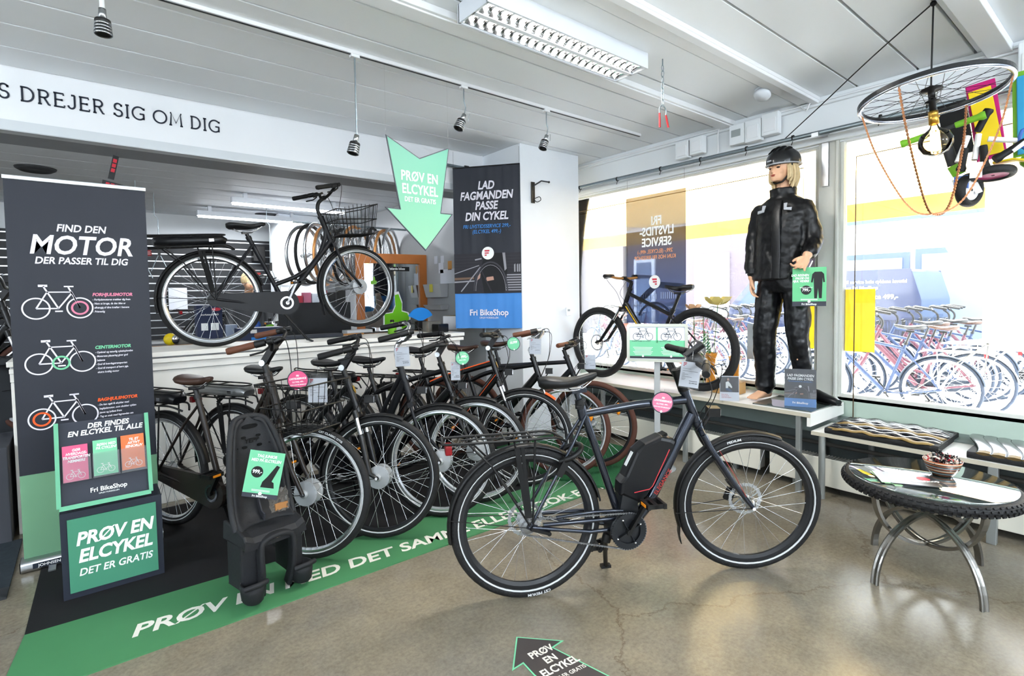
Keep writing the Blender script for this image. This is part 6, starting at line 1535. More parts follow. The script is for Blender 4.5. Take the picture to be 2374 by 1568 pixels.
bw = thing('bowl', 'striped bowl full of wrapped candy on the round glass table', 'bowl', (3.185, .655, .4665))
b = MB(); prof = [(.001, 0), (.038, 0), (.05, .012), (.064, .035), (.074, .062), (.078, .075), (.075, .075), (.070, .060), (.058, .034), (.04, .010), (.001, .008)]
m = bpy.data.materials.new('striped_glaze'); m.use_nodes = True; N, L = m.node_tree.nodes, m.node_tree.links
tc = N.new('ShaderNodeTexCoord'); sp = N.new('ShaderNodeSeparateXYZ'); rr = N.new('ShaderNodeValToRGB'); rr.color_ramp.interpolation = 'CONSTANT'
L.new(tc.outputs['Generated'], sp.inputs[0]); L.new(sp.outputs['Z'], rr.inputs[0]); L.new(rr.outputs[0], N['Principled BSDF'].inputs[0]); N['Principled BSDF'].inputs['Roughness'].default_value = .25
sq = ['#2b2522', '#8a4a30', '#3a3431', '#7f8d90', '#26211f', '#9c5c3a', '#c9b49a', '#2a2624', '#8a4a30', '#7d9196', '#26211f', '#a05f3c', '#2b2522', '#c7b096', '#a4552f']
rr.color_ramp.elements[0].color = lin(sq[0]); rr.color_ramp.elements[1].position = .066; rr.color_ramp.elements[1].color = lin(sq[1])
for i in range(2, 15): e = rr.color_ramp.elements.new(i/15); e.color = lin(sq[i])
b.lathe(prof, 40).build('vessel', m, bw)
rnd = random.Random(3); CM = []
for k, (c1, c2_) in enumerate((('#141415', '#d8cdbf'), ('#d8cdbf', '#a8232b'), ('#1b1a1a', '#8f1f26'))):
    b = MB().use(0).box((0, 0, 0), (.018, .012, .010)).use(1).box((0, 0, .0), (.007, .0126, .0106))
    for s in (-1, 1): b.use(0).loft([[(s*.009, -.003, -.002), (s*.009, .003, -.002), (s*.009, .003, .003), (s*.009, -.003, .003)], [(s*.018, -.009, -.004), (s*.018, .009, .002), (s*.018, .009, .005), (s*.018, -.009, 0)]], smooth=False)
    me = b.build('x', [mat('wrapper_%s' % c1[1:], c1, .35), mat('wrapper_%s' % c2_[1:], c2_, .35)]); CM.append(me.data); bpy.data.objects.remove(me)
for i in range(54):
    r = .066*math.sqrt(rnd.random()); a = rnd.random()*6.28; z = .062+.034*(1-(r/.075)**2)*rnd.random()+.008
    o = place('candy', CM[i % 3], None, TR(3.185+r*cos(a), .655+r*sin(a), .4665+z) @ RZ(rnd.random()*6) @ RX(rnd.random()*2) @ RY(rnd.random()*2)); tag(o, 'small wrapped candy heaped in the striped bowl', 'candy', 'wrapped candies in the bowl')
M_mag = [mat('magazine_cover_grey', '#6a6d73', .3, var=.5, scale=8), mat('magazine_cover_tan', '#8d8470', .3, var=.4, scale=9), mat('magazine_cover_dark', '#35373b', .3, var=.4, scale=8)]
for i, (lb, x, y, a, z, st) in enumerate((('dark magazine at the bottom of the fanned pile on the glass table', 2.985, .735, 26, .4668, ''), ('grey magazine with green edge strip in the middle of the pile', 2.975, .752, 18, .4705, ''), ('top magazine with green edge strip and red disc on the glass table', 2.96, .745, 10, .4742, 'shop'))):
    t = thing('magazine', lb, 'magazine', M=TR(x, y, z) @ RZ(rad(a-70)), group='magazines on the glass table')
    b = MB().box((0, 0, .0015), (.23, .165, .003)); b.build('pages', M_mag[i if i else 2], t)
    MB().box((-.097, 0, .0017), (.035, .1652, .0033)).build('green_strip', mat('magazine_green', '#a9d6a0', .35), t)
    if st: MB().at(TR(.075, .02, .0034)).prism(circ(.026, 20), .0003).build('red_disc', M_logo, t); MB().text('BikeShop', .022, TR(.075, -.03, .0036) @ RZ(rad(20)), 'C', .03).build('print', M_wprint, t)

# ---------------------------------------------------------------- child seat
M_seat = mat('seat_shell_black', '#1b1c1f', .62, var=.08, bump=.1, bscale=120)
ct = thing('child_seat', 'black plastic child bicycle seat standing on the mat with a green leaflet', 'child seat', (.603, 2.70, .006), rad(12))
rows = []
for z, w, y in ((.30, .135, -.05), (.315, .137, -.01), (.36, .136, .025), (.45, .134, .04), (.55, .128, .055), (.64, .116, .07), (.72, .098, .085), (.765, .082, .093), (.785, .060, .098), (.792, .03, .10)):
    rows.append([(w*u, y-.06*abs(u)**3*(1 if z < .7 else .6), z) for u in [-1+2*i/16 for i in range(17)]])
o = MB().loft(rows, closed=False, cap=False).build('backrest', M_seat, ct); s = o.modifiers.new('t', 'SOLIDIFY'); s.thickness = .022; s.offset = 1; s2 = o.modifiers.new('s', 'SUBSURF'); s2.levels = 1; s2.render_levels = 2
b = MB()
for s in (-1, 1): b.tube(cr([(s*.139, -.075, .30), (s*.139, -.035, .40), (s*.131, -.012, .55), (s*.112, .02, .68), (s*.085, .055, .765), (s*.05, .082, .792), (0, .09, .797)], 5), [.017]*31, 10) if False else b.tube(cr([(s*.137, -.07, .31), (s*.137, -.03, .40), (s*.129, -.005, .55), (s*.110, .025, .68), (s*.082, .06, .765), (s*.045, .085, .788), (0, .092, .793)], 5), .014, 10)
b.build('rim', M_seat, o)
b = MB().at(TR(0, .062, .735) @ RX(rad(12)) @ UP)
sl = lambda w, h: [(w/2*cos(2*pi*i/20)*(abs(cos(2*pi*i/20))**-.35 if abs(cos(2*pi*i/20)) > .05 else 1), h/2*sin(2*pi*i/20)) for i in range(20)]
for x, z, w, h, y in ((0, .748, .075, .022, .072), (-.035, .700, .022, .012, .062), (.035, .700, .022, .012, .062), (-.035, .655, .024, .014, .052), (.035, .655, .024, .014, .052)): b.at(TR(x, y-.008, z) @ RX(rad(10)) @ UP).prism(sl(w, h), .004)
for i in range(5):
    for s in (-1, 1): b.at(TR(s*(.075+.008*i), .028-.005*i, .66-.04*i) @ UP).prism(circ(.003, 8), .006)
b.build('slots', mat('hole_black', '#020203', .9), o)
MB().loft([[(x, y, z) for x, y, z in ((-.145, yy, .25), (-.10, yy, .245), (.10, yy, .245), (.145, yy, .25), (.14, yy, zt), (.10, yy, zt-.02), (-.10, yy, zt-.02), (-.14, yy, zt))] for yy, zt in ((.05, .34), (-.02, .335), (-.10, .325), (-.15, .315), (-.17, .295))], smooth=False).build('seat_pan', M_seat, ct, bevel=.01)
b = MB(); arch = [(-.062, .02), (-.072, .12), (-.074, .24), (-.055, .272), (0, .282), (.055, .272), (.074, .24), (.072, .12), (.062, .02)]
b.sweep(cr([(x, -.165+.03*(z < .1), z) for x, z in arch], 4), rrect(.022, .05, .009), up=(0, 1, 0))
b.build('leg_guard', M_seat, ct)
for s in (-1, 1):
    MB().loft([[(s*x, y, z) for x, y in ((.072, -.14), (.145, -.13), (.150, .0), (.080, .02))] for z in (.06, .16, .26)], smooth=False).build('side_leg', M_seat, ct, bevel=.008)
    b = MB().loft([[(s*.115+.048*cos(2*pi*j/14)*k, -.165+.062*sin(2*pi*j/14)*k, z) for j in range(14)] for z, k in ((.018, .72), (.03, .9), (.07, 1), (.10, 1.02), (.10, .86), (.045, .80), (.04, .3))]); b.tube([(s*.115-.048, -.20, .10), (s*.115, -.235, .115), (s*.115+.048, -.20, .10)], .012, 8); b.build('foot_cup', M_seat, ct)
MB().sweep([(.0, .035, .50), (.0, .02, .42), (.0, -.02, .345), (0, -.06, .333)], rrect(.036, .008, .003), up=(1, 0, 0)).build('harness_strap', mat('strap_grey', '#34353a', .8), ct)
MB().text('YEPP', .022, TR(.0, .045, .672) @ RX(rad(10)) @ UP, 'C', .03).build('embossing', M_black, ct)
MB().text('YEPP', .010, TR(.0, -.178, .268) @ UP, 'C', .02).build('sticker_print', mat('sticker_tan', '#b89d83', .5), ct)
lf_ = thing('leaflet', 'green leaflet TAG JUNIOR MED PÅ ELCYKLEN tied to the child seat', 'leaflet', M=face((.606, 2.595, .553), 240, -11, -6))
MB().use(0).box((0, .012, 0), (.155, .192, .0012)).use(1).box((0, -.094, 0), (.155, .020, .0014)).build('card', [M_mint, M_slate], lf_)
b = MB().text('TAG JUNIOR', .0125, TR(.0, .080, .0016), 'C', .03, .2, .85).text('MED PÅ ELCYKLEN', .0125, TR(0, .060, .0016), 'C', .03, .2, .85).text('Fri BikeShop', .009, TR(0, -.100, .002), 'C', .02)
for i in range(2): b.box((0, -.068-.005*i, .0012), (.08, .002, .0003))
b.at(TR(0, -.084, .0016)).prism(circ(.008, 14), .0003); b.build('print', M_wprint, lf_)
b = MB().at(TR(-.03, .012, .0012)).prism(circ(.026, 22), .0003).at(TR(.03, -.01, .0012)).poly([(-.035, -.045, 0), (.025, -.045, 0), (.02, -.02, 0), (.01, -.015, 0), (.035, .055, 0), (.02, .06, 0), (-.012, .005, 0), (-.03, -.02, 0)]); b.build('picture', M_black, lf_)
MB().text('999,-', .016, TR(-.03, .006, .0022), 'C', .03, .1, .9).build('print', M_wprint, lf_)
t = thing('plastic_bag', 'small clear plastic bag of fittings lying in the child seat', 'bag', (.668, 2.60, .365), rad(12))
rnd = random.Random(5); b = MB(); rg = []
for i in range(6): rg.append([(-.045+.09*j/7+.006*rnd.random(), -.02+.012*rnd.random()+.03*i/5, .0+.10*i/5*(.8+.2*(j > 3))+.008*rnd.random()) for j in range(8)])
b.loft(rg, closed=False, cap=False, smooth=False).build('film', clear('crinkled_plastic', '#dcdad6', haze=.35, hazehx='#b9b2a8', rough=.08), t); MB().box((.01, -.004, .025), (.06, .012, .03)).build('contents', mat('card_brown', '#9c6d3f', .7), t)

# ================================================================ workshop behind the counter
sw = thing('slat_wall', 'black slatted tool wall at the back of the workshop', 'slat wall', (.2, 8.57, .85))
b = MB().use(0).box((0, .0, .70), (4.1, .03, 1.40)).use(1)
for i in range(14): b.box((0, -.018, .06+.1*i), (4.1, .008, .014))
b.build('slats', [mat('slat_black', '#1d1f23', .5), M_alu], sw)
M_drk = mat('workbench_dark', '#24272b', .6)
wk = thing('workbench', 'dark workbench behind the white counter', 'workbench', (1.0, 5.05, 0))
MB().box((0, 0, .985), (3.2, .60, .04)).build('bench_top', M_drk, wk); MB().box((0, .1, .48), (3.1, .36, .95)).build('bench_body', M_drk, wk)
tag(MB().box((.05, 4.69, 1.033), (.50, .03, .01)).box((1.72, 4.69, 1.037), (.55, .05, .014)).build('wooden_slat', M_wood), 'worn wooden strip lying along the rear edge of the white counter', 'slat')
def simple_box(name, label, cat, c, d, m, rz=0, bev=.004, grp=None):
    o = MB().box((0, 0, 0), d).build(name, m, None, TR(*c) @ RZ(rz), bevel=bev); return tag(o, label, cat, grp)
M_bbox = mat('carton_navy', '#1d2746', .5); M_cy = mat('carton_cyan', '#2a84d6', .5)
t = thing('tool_carton', 'tall navy product carton standing on the workbench behind the rear wheel', 'carton', (.80, 5.08, 1.006)); MB().box((0, 0, .16), (.19, .12, .32)).build('carton', M_bbox, t, bevel=.003)
MB().text('workstand PRO', .014, local(0, .235, -.062), 'C', .02).box((-.04, -.062, .14), (.05, .001, .06)).box((.035, -.062, .14), (.06, .001, .06)).build('print', M_wprint, t); MB().at(TR(.05, -.0615, .285) @ UP).prism([(.035*cos(2*pi*i/16), .014*sin(2*pi*i/16)) for i in range(16)], .001).build('logo', M_logo, t)
t = thing('tool_carton', 'flat navy and bright blue carton on the workbench by the chain case', 'carton', (1.16, 4.95, 1.006)); MB().box((.0, 0, .06), (.36, .16, .12)).build('carton', M_bbox, t, bevel=.003); MB().box((.05, -.081, .02), (.26, .002, .04)).build('blue_band', M_cy, t); MB().box((-.06, -.081, .09), (.05, .002, .03)).at(TR(.12, -.081, .085) @ UP).prism([(.04*cos(2*pi*i/14), .016*sin(2*pi*i/14)) for i in range(14)], .001).build('print', M_wprint, t)
simple_box('carton', 'small silver and navy carton beside the tall navy carton', 'carton', (.96, 5.05, 1.08), (.09, .08, .15), mat('carton_silver', '#8d9ab0', .4))
simple_box('cabinet', 'black tool cabinet standing behind the crank of the raised bicycle', 'cabinet', (1.78, 5.35, 1.16), (.62, .30, .34), mat('cabinet_black', '#17191c', .5))
simple_box('floor_cloth', 'dark grey folded cloth lying under the raised bicycle', 'cloth', (1.45, 4.60, 1.045), (.62, .10, .032), mat('cloth_grey', '#3a3d44', .9), 0, .012)
for i, (x, h, m) in enumerate(((1.62, .07, M_logo), (1.70, .10, M_pinkl), (1.78, .09, M_card), (1.86, .12, M_logo), (1.95, .10, M_black), (2.05, .12, M_black))):
    simple_box('parts_box', 'small parts box in the row on top of the black cabinet', 'box', (x, 5.35, 1.33+h/2), (.07, .08, h), m, 0, .003, 'small parts boxes on the cabinet')
def bottle(label, x, y, z, r, h, m, capm):
    t = thing('bottle', label, 'bottle', (x, y, z)); MB().lathe([(.001, 0), (r, 0), (r, h*.65), (r*.4, h*.8), (r*.4, h*.86), (.001, h*.86)], 16).build('body', m, t); MB().lathe([(r*.45, h*.84), (r*.45, h), (.001, h)], 12).build('cap', capm, t)
bottle('blue spray bottle on the workbench behind the rear wheel', 1.19, 5.14, 1.006, .033, .22, mat('bottle_blue', '#2b56a8', .3), M_card); bottle('green bottle on the workbench beside the blue spray bottle', 1.30, 5.14, 1.006, .034, .19, M_lime, M_black)
bottle('bright green jar on the counter by the black grip', 2.20, 4.50, 1.031, .04, .13, M_lime, M_black)
simple_box('tin', 'pale tin can beside the bright green jar', 'tin', (2.30, 4.62, 1.08), (.09, .09, .10), mat('tin_pale', '#aeb9b0', .4), 0, .02)
simple_box('phone', 'white tray and black phone lying beneath the front wheel of the raised bicycle', 'phone', (2.05, 4.82, 1.02), (.20, .10, .03), M_black); simple_box('tray', 'white plastic tray under the green thumb sign', 'tray', (2.08, 5.02, 1.03), (.26, .14, .05), M_white)
t = thing('lamp', 'yellow bicycle lamp on the workbench beside the navy banner', 'lamp', (.52, 5.05, 1.006)); MB().ball((0, 0, .05), (.05, .04, .05), 16, 10).build('shell', M_yelp, t); MB().at(TR(.03, -.03, .05)).ball((0, 0, 0), (.03, .02, .035), 12, 8).build('lens', M_chrome, t)
simple_box('rag', 'crumpled grey rag on the workbench behind the rear wheel', 'rag', (.63, 5.10, 1.03), (.16, .12, .05), mat('rag_grey', '#77756f', .9), .3, .02)
# mirror in its orange wooden frame
M_ow = mat('orange_wood', '#a9642f', .5, var=.2, scale=6)
mi = thing('mirror', 'large mirror in an orange wooden frame leaning at the side wall', 'mirror', (2.76, 5.62, 0), rad(-7))
MB().at(TR(0, 0, 1.27) @ UP).ring([(.42, .60), (-.42, .60), (-.42, -.45), (.42, -.45)], [(.33, .49), (-.33, .49), (-.33, -.36), (.33, -.36)], .035).build('frame', M_ow, mi, bevel=.004)
MB().box((0, 0, 1.33), (.68, .008, .88)).build('glass', mat('mirror_glass', '#eef2f5', .04, metal=1, var=0), mi)
o = MB().box((.03, -.012, 1.70), (.36, .002, .05)).build('label_strip', M_black, mi); MB().text('Christiania bikes', .026, local(.03, 1.69, -.0145), 'C', .02).build('print', M_wprint, o)
b = MB().at(TR(-.22, -.012, 1.555) @ UP); TH = [(-.5, -.55), (-.5, .1), (-.1, .15), (.05, .45), (.02, .95), (.2, 1.0), (.36, .55), (.34, .2), (.62, .12), (.72, -.1), (.66, -.4), (.5, -.58), (.1, -.62)]
b.prism([(x*.055, y*.055) for x, y in TH], .001).build('thumb_sticker', M_lime, mi)
MB().box((.0, -.012, 1.19), (.10, .001, .025)).box((-.19, -.012, 1.17), (.10, .001, .022)).build('small_labels', M_dark, mi)
th = thing('thumb_sign', 'bright green thumbs-up sign standing in front of the mirror', 'sign', (2.60, 5.30, 1.006))
pts = [(x*.24+.02, y*.24+.16) for x, y in TH]
MB().at(UP).prism([((x-.02)*1.12+.02, (y-.16)*1.10+.165) for x, y in pts], .012).build('white_edge', M_white, th); MB().at(TR(0, -.0125, 0) @ UP).prism(pts, .004).build('green_face', mat('thumb_green', '#6fbe1e', .45), th)
t = thing('cap', 'bright blue paper fan on a black stand on the counter', 'fan', (2.62, 4.72, 1.031)); MB().at(TR(0, 0, .09) @ UP).prism([(0, 0)]+[(.15*cos(rad(25+130*i/14)), .15*sin(rad(25+130*i/14))*.95) for i in range(15)], .008).build('fan', mat('fan_blue', '#1f7fd0', .5), t); MB().box((0, 0, .05), (.10, .07, .10)).build('stand', M_black, t, bevel=.006)
simple_box('clear_box', 'clear plastic box on the counter in front of the blue fan', 'box', (2.62, 4.50, 1.08), (.15, .10, .10), clear('clear_box_plastic', '#e6e6e2', haze=.35, hazehx='#c9c4b8'), .1)
simple_box('black_box', 'shiny black box on the counter between clear box and white carton', 'box', (2.62, 4.34, 1.07), (.13, .10, .08), mat('gloss_black', '#0b0b0d', .15), .2, .008)
t = thing('cardboard_carton', 'open white cardboard carton on the counter under the wall bins', 'carton', (2.98, 4.62, 1.031), .5); b = MB().use(0).box((0, .0, .07), (.26, .16, .14)).use(1).box((0, 0, .139), (.22, .13, .006)); b.build('carton', [mat('carton_white', '#d6d6d8', .6), mat('carton_inside', '#8a7a50', .8)], t, bevel=.003); MB().bar((-.13, -.08, .14), (.13, -.12, .16), .004, .06).build('flap', MATS['carton_white'], t)
for lb, y, z, hh in (('grey letter bin on the side wall with a yellow note stuck to it', 5.28, 1.44, .15), ('shallow grey letter bin on the side wall below the larger bin', 5.28, 1.25, .055)):
    t = thing('wall_bin', lb, 'wall bin', (3.195, y, z), group=None); MB().loft([[(-w, -l, zz), (-.002, -l, zz), (-.002, l, zz), (-w, l, zz)] for w, l, zz in ((.09, .17, -hh/2), (.12, .19, hh/2))], smooth=False).build('bin', mat('bin_grey', '#b9bbbe', .5), t, bevel=.006)
    if hh > .1: MB().box((-.118, .0, .03), (.004, .07, .09)).build('note', mat('note_yellow', '#d8cf58', .6), t)
for i, (y, z, w, h, m) in enumerate(((5.36, 1.80, .07, .09, M_card), (5.22, 1.80, .07, .08, M_card), (5.06, 1.72, .08, .10, mat('note_orange', '#d29a58', .6)), (5.25, 1.70, .10, .12, M_card), (5.10, 1.60, .34, .16, M_card))):
    tag(MB().box((3.197, y, z), (.003, w, h)).build('note', m), ['small white note pinned beside the mirror frame', 'small white note second from the mirror frame', 'orange note pinned on the side wall', 'white note pinned beneath the two small notes', 'large printed sheet pinned above the grey bin'][i], 'note', 'notes on the side wall')
# wheels hung in a row above the mirror
M_rimg = mat('rim_orange_tint', '#c98d55', .3, metal=.6)
wms = [wheel_meshes(('hang', k), .34, .014, .016, r, r, M_alu, False, 28, .02) for k, r in enumerate((M_rims, M_tyre, M_rimg))]
for i in range(15):
    t = place('spare_wheel', wms[(0, 1, 0, 2, 0)[i % 5]]['tyre'], None, TR(1.92+.075*i, 6.05, 1.85+.02*(i % 3)) @ RZ(rad(38+4*(i % 4)))); tag(t, 'bicycle wheel hanging in the row above the mirror', 'wheel', 'spare wheels hanging in a row')
    for k in ('rim', 'spokes', 'hub'): place(k, wms[(0, 1, 0, 2, 0)[i % 5]][k], t)
MB_ = MB().tube([(1.8, 6.05, 2.22), (3.18, 6.05, 2.22)], .012, 8).build('hanging_bar', M_steel); tag(MB_, 'steel bar carrying the row of spare wheels', 'bar')
# ceiling lights, speakers and tags in the workshop
for lb, x, y, z in (('bright linear light nearer the counter in the workshop', 1.93, 6.5, 2.44), ('bright linear light further back in the workshop', 1.76, 7.62, 2.43)):
    t = thing('linear_light', lb, 'ceiling light', (x, y, z), group='linear lights in the workshop'); MB().box((0, 0, .035), (1.28, .09, .06)).box((-.5, 0, .09), (.04, .05, .09)).box((.5, 0, .09), (.04, .05, .09)).build('housing', M_fix, t); MB().box((0, 0, -.002), (1.25, .085, .022)).build('diffuser', mat('workshop_diffuser', '#ffffff', .5, emit=9, ehx='#f4f8ff'), t)
    lamp('workshop_light', 'AREA', (x, y, z-.03), (0, 0, -1), 20, (.95, .98, 1.0), shape='RECTANGLE', size=1.25, size_y=.08)
for lb, x, y in (('round dark ceiling speaker above the navy banner', -.30, 6.3), ('round dark ceiling speaker beyond the linear lights', 2.0, 7.9)):
    t = thing('ceiling_speaker', lb, 'speaker', (x, y, 2.56), group=None); MB().lathe([(.001, -.02), (.10, -.02), (.11, -.03), (.14, -.012), (.145, 0), (.001, 0)], 28).build('grille', M_dark, t)
tag(MB().box((.32, 7.15, 2.45), (.36, .5, .22)).build('ceiling_duct', M_drk), 'dark box duct on the workshop ceiling by the red price tags', 'duct')
for lb, z, tl, w, h in (('narrow black and red price strip hanging from the soffit', 2.30, 12, .035, .17), ('black and red card hanging below the narrow strip', 2.17, -78, .05, .14)):
    t = thing('hanging_tag', lb, 'tag', M=TR(.185, 4.62, z) @ RY(rad(tl)) @ UP, group=None); MB().box((0, 0, 0), (w, h, .003)).build('card', M_black, t); b = MB()
    for k in range(3): b.box((0, h*.28-h*.2*k, .002), (w*.62, h*.15, .001))
    b.build('red_print', mat('tag_red', '#c22334', .5), t)
    MB().tube([(0, h/2, 0), (0, h/2+.05, 0)], .001, 4).build('string', M_sleeve, t)
for lb, x, y, z1 in (('thin hoist wire with hooks in front of the slat wall', .62, 7.0, 1.9), ('second hoist wire hanging near the pillar', 1.75, 6.9, 1.75), ('hoist wire hanging beside the navy banner', .42, 6.4, 1.8)):
    t = thing('hoist_wire', lb, 'wire', (x, y, 2.56)); MB().tube([(0, 0, 0), (0, 0, -.25), (.03, 0, -.28), (.03, 0, z1-2.56)], .004, 6).tube([(.03, 0, z1-2.56), (-.05, 0, z1-2.76)], .004, 6).tube([(.03, 0, z1-2.56), (.11, 0, z1-2.76)], .004, 6).build('wire', M_steel, t); MB().box((.03, 0, z1-2.54), (.025, .02, .10)).build('hook_block', M_black, t)
tag(MB().box((.985, 8.53, 1.40), (.22, .012, .30)).build('towel', mat('towel_white', '#c8ccd6', .9), bevel=.004), 'white towel hanging on the black slatted wall', 'towel')
dup(b3, 'black bicycle hung up in the workshop behind the navy banner', TR(-.75, 6.9, .62) @ RZ(rad(20)), 'bicycles in the workshop')
dup(b3, 'bicycle with silver handlebar on a repair stand before the white pillar', TR(1.22, 7.5, .52) @ RZ(rad(8)), 'bicycles in the workshop')
dup(b6, 'bicycle standing at the very edge of view left of the navy banner', TR(-1.1, 5.6, .45) @ RZ(rad(-40)), 'bicycles in the workshop')
simple_box('wall_speaker', 'small black loudspeaker on the rear workshop wall', 'speaker', (2.02, 8.5, 2.05), (.16, .16, .22), M_black)
tl_ = [('red pliers hanging on the slatted wall', 1.95, 1.78, .02, .14, M_redpaint), ('blue tube hanging on the slatted wall', 1.86, 1.72, .015, .22, M_bluep), ('red wrench on the slatted wall by the pillar', 2.02, 1.74, .02, .12, M_redpaint)]
for lb, x, z, w, h, m in tl_: tag(MB().tube([(x, 8.53, z), (x, 8.53, z-h)], w, 8).box((x, 8.53, z+.02), (w*3, .02, .03)).build('tool', m), lb, 'tool', 'tools on the slat wall')
# person bending over the bench
pn = thing('person', 'blond person bending over the workbench behind the raised bicycle', 'person', (1.62, 7.35, 0), rad(-95))
b = MB(); b.ball((.10, 0, 1.60), (.095, .075, .115), 18, 12); b.ball((.16, 0, 1.555), (.06, .055, .065), 14, 10); b.ball((.215, 0, 1.56), (.014, .012, .02), 8, 6); b.tube([(.06, 0, 1.52), (-.02, 0, 1.42)], .052, 12)
for s in (-1, 1):
    b.ball((.10, s*.078, 1.585), (.018, .010, .03), 8, 6)
    limb(b, [(-.06, s*.18, 1.36), (.0, s*.23, 1.08), (.16, s*.17, .86)], [.05, .042, .032]); hand(b, basis((.17, s*.165, .85), (.6, -s*.2, -.8), (.2, -s, .2)), (.4, .45, .5, .55), s)
b.loft([ell(1.42, .07, .12, -.05), ell(1.32, .11, .19, -.08), ell(1.1, .11, .16, -.08), ell(.9, .12, .17, -.06)])
for s in (-1, 1): limb(b, [(-.06, s*.09, .88), (-.02, s*.10, .46), (-.06, s*.10, .07)], [.085, .06, .042]); b.at(TR(-.04, s*.10, 0)).loft([[(x, w*cos(2*pi*j/10), z+h*sin(2*pi*j/10)) for j in range(10)] for x, w, z, h in ((-.06, .03, .04, .036), (.04, .04, .038, .036), (.15, .035, .018, .016))]).at(I4)
fuse(b, 'body', .009, M_skin, pn, 2)
b = MB()
for s in (-1, 1): b.ball((.183, s*.028, 1.595), (.008, .013, .006), 8, 6)
b.build('eyes', MATS['painted_eye_dark'], pn); MB().ball((.214, 0, 1.53), (.006, .018, .004), 8, 6).build('lips', MATS['painted_lips'], pn)
b = MB().ball((.078, 0, 1.640), (.098, .082, .098), 18, 12)
for i in range(46):
    a = rad(30+300*i/45); e = .09+.01*sin(i*3.1); b.tube(cr([(.10, .0, 1.725), (.10+e*.7*cos(a), e*.6*sin(a), 1.70), (.10+e*1.1*cos(a), e*.88*sin(a), 1.64), (.10+e*1.05*cos(a), e*.85*sin(a), 1.585)], 3), .012, 6)
b.build('hair', M_hair, pn)
b = MB().loft([ell(1.43, .085, .13, -.05), ell(1.36, .12, .20, -.07), ell(1.1, .125, .185, -.08), ell(.86, .135, .19, -.06)])
for s in (-1, 1): limb(b, [(-.06, s*.18, 1.36), (-.03, s*.215, 1.22), (.0, s*.23, 1.08), (.10, s*.195, .94)], [.066, .062, .056, .045])
fuse(b, 'work_shirt', .012, M_dark, pn, 2); b = MB()
for s in (-1, 1): limb(b, [(-.06, s*.09, .90), (-.02, s*.10, .46), (-.06, s*.10, .10)], [.105, .08, .062])
fuse(b, 'work_trousers', .012, mat('jeans_dark', '#232833', .8), pn, 2)

# left edge: low plinth and carpet
tag(MB().box((-1.35, 4.35, .275), (1.94, .5, .55)).build('plinth', mat('plinth_grey', '#44464c', .7), bevel=.005), 'low dark grey plinth at the edge of view beside the navy banner', 'plinth')
cp_ = thing('carpet', 'dark blue grey carpet with a red border beside the lettered mat', 'carpet', (-1.3, 3.7, 0)); MB().box((0, .08, .004), (1.92, .66, .008)).build('pile', mat('carpet_blue', '#2a3238', .95, var=.3, scale=30), cp_); MB().box((-.06, -.30, .004), (1.80, .10, .0082)).build('red_border', mat('carpet_red', '#7a1f25', .95, var=.2), cp_); MB().box((0, -.36, .004), (1.92, .03, .0081)).box((.93, -.30, .004), (.06, .10, .0081)).build('edge', M_dark, cp_)

# ================================================================ street: parked bicycles, van and car
mat('street_blue_frame', '#22314f', .4, var=.15); mat('street_maroon_frame', '#4a2733', .4, var=.15); mat('street_black', '#1e2836', .5)
M_sty = mat('street_tyre', '#1b2433', .8)
oa, _i = bike('bicycle', 'parked city bicycle standing nearest the large window outside', (6.75, 1.42, 0), rad(102), 'bicycles parked in the street', low=True, ft='diamond', batt=None, frontmotor=False, chaincase=False, bars='city', cables=False, kick=False, light=False, frame='street_blue_frame', tyre='street_tyre', fendmat='street_black', rackmat='chrome', nsp=20, sadz=.98, display=False)
ob_, _i = bike('bicycle', 'parked step-through bicycle next in the street row', (7.3, 1.25, 0), rad(99), 'bicycles parked in the street', low=True, ft='step', batt=None, frontmotor=False, chaincase=True, bars='city', cables=False, kick=False, light=False, frame='street_maroon_frame', tyre='street_tyre', fendmat='chrome', rackmat='chrome', nsp=20, sadz=.95, display=False, casemat='street_black', basket=(.9, 1.2, .72, .95, .27, .34), sad='saddle_brown')
rnd = random.Random(11); LBL = 'bicycle parked in the crowded row across the pavement'
for k in range(8):
    dup((oa, ob_)[k % 2], LBL, TR(7.75+.30*k, 1.45+.10*rnd.random()-.06*k, 0) @ RZ(rad(97+8*rnd.random())), 'crowded row of parked bicycles')
for k in range(9):
    dup((ob_, oa)[k % 2], 'bicycle parked in the second row seen past the mannequin', TR(7.3+.36*k, 4.0+.3*rnd.random(), 0) @ RZ(rad(80+10*rnd.random())), 'second row of parked bicycles')
for k in range(6):
    dup((oa, ob_)[k % 2], 'bicycle parked beyond the window bicycle', TR(8.0+.5*k, 6.4+.3*rnd.random(), 0) @ RZ(rad(70+10*rnd.random())), 'parked bicycles beyond the window bicycle')
M_van = mat('van_navy', '#18203a', .2, coat=.5); M_carp = mat('car_grey_blue', '#6d7b92', .2, metal=.4, coat=.5); M_cgl = mat('car_glass', '#2b3a4c', .08)
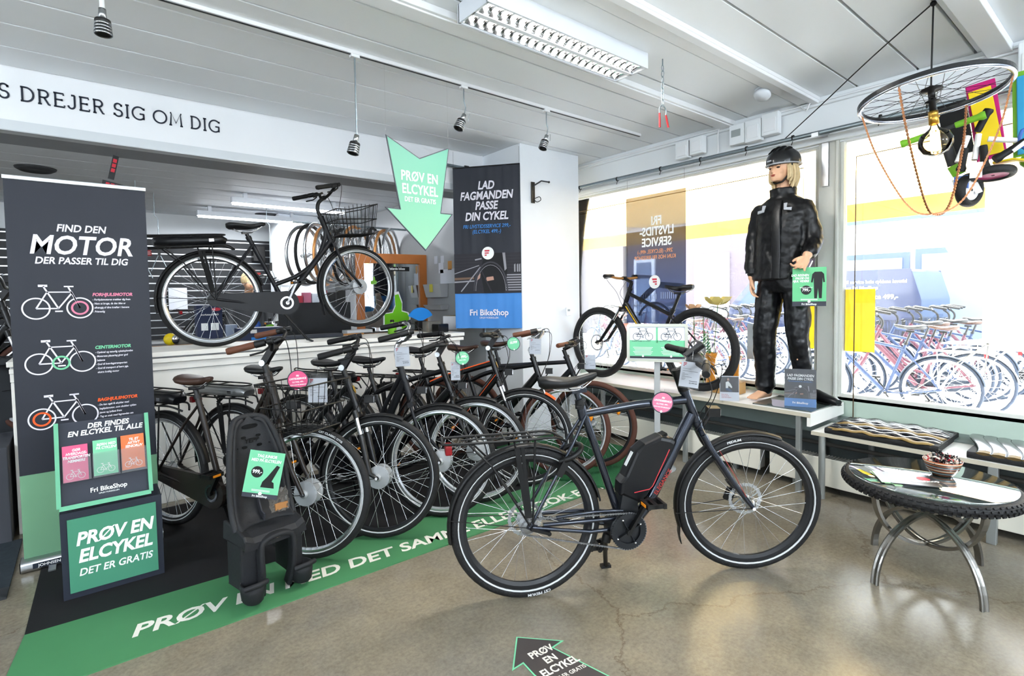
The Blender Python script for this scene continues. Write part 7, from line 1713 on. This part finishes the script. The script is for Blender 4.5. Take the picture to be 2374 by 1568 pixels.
def vehicle(name, label, loc, prof, w, m, glass, wheels, roofy=.85):
    t = thing(name, label, 'vehicle' if name == 'car' else 'van', loc, rad(90))
    MB().loft([[(x, y*(1 if z < 1.0 else roofy), z) for x, z in prof] for y in (-w/2, -w/2*.9, 0, w/2*.9, w/2)], smooth=False).build('body', m, t, bevel=.05)
    for g_ in glass: MB().loft([[(x, s*(w/2*.995+.012), z) for x, z in g_] for s in (1, .985)], smooth=False).build('side_window', M_cgl, t); MB().loft([[(x, -s*(w/2*.995+.012), z) for x, z in g_] for s in (1, .985)], smooth=False).build('side_window', M_cgl, t)
    for x in wheels:
        for s in (-1, 1): MB().at(TR(x, s*w/2*.95, .32)).use(0).lathe([(.001, -.10), (.30, -.10), (.32, -.06), (.32, .06), (.30, .10), (.001, .10)], 24, 'Y').use(1).lathe([(.001, -.11), (.18, -.11), (.2, -.10), (.2, .10), (.18, .11), (.001, .11)], 16, 'Y').build('wheel', [M_rubber, M_alu], t)
    return t
vn = vehicle('van', 'dark navy van with white lettering parked across the street', (12.0, 4.35, 0), [(-1.75, .3), (1.65, .3), (1.78, .75), (1.65, 1.1), (1.2, 1.62), (1.0, 1.74), (-1.6, 1.74), (-1.75, 1.2)], 1.9, M_van, [[(1.5, 1.12), (1.1, 1.55), (.75, 1.55), (.75, 1.12)]], (-1.15, 1.15), 1.0)
TV = basis((0, .962, 0), (-1, 0, 0), (0, 0, 1))
MB().text('Kom til service hele cyklens levetid', .055, TV @ TR(.98, 1.50, .002), 'C', .03).text('hos Fri BikeShop', .055, TV @ TR(.85, 1.39, .002), 'C', .03).text('Fri livstidsservice 499,-', .075, TV @ TR(.92, 1.22, .002), 'C', .04).build('lettering', M_wprint, vn)
vehicle('car', 'grey blue car parked in front of the navy van', (11.2, .1, 0), [(-2.1, .3), (2.1, .3), (2.2, .6), (2.05, .85), (1.1, .98), (.45, 1.42), (-.9, 1.46), (-1.7, 1.05), (-2.15, .95), (-2.2, .6)], 1.75, M_carp, [[(.95, .98), (.38, 1.36), (-.15, 1.38), (-.15, .98)], [(-.25, .98), (-.25, 1.38), (-.85, 1.39), (-1.45, 1.02)]], (-1.35, 1.35))
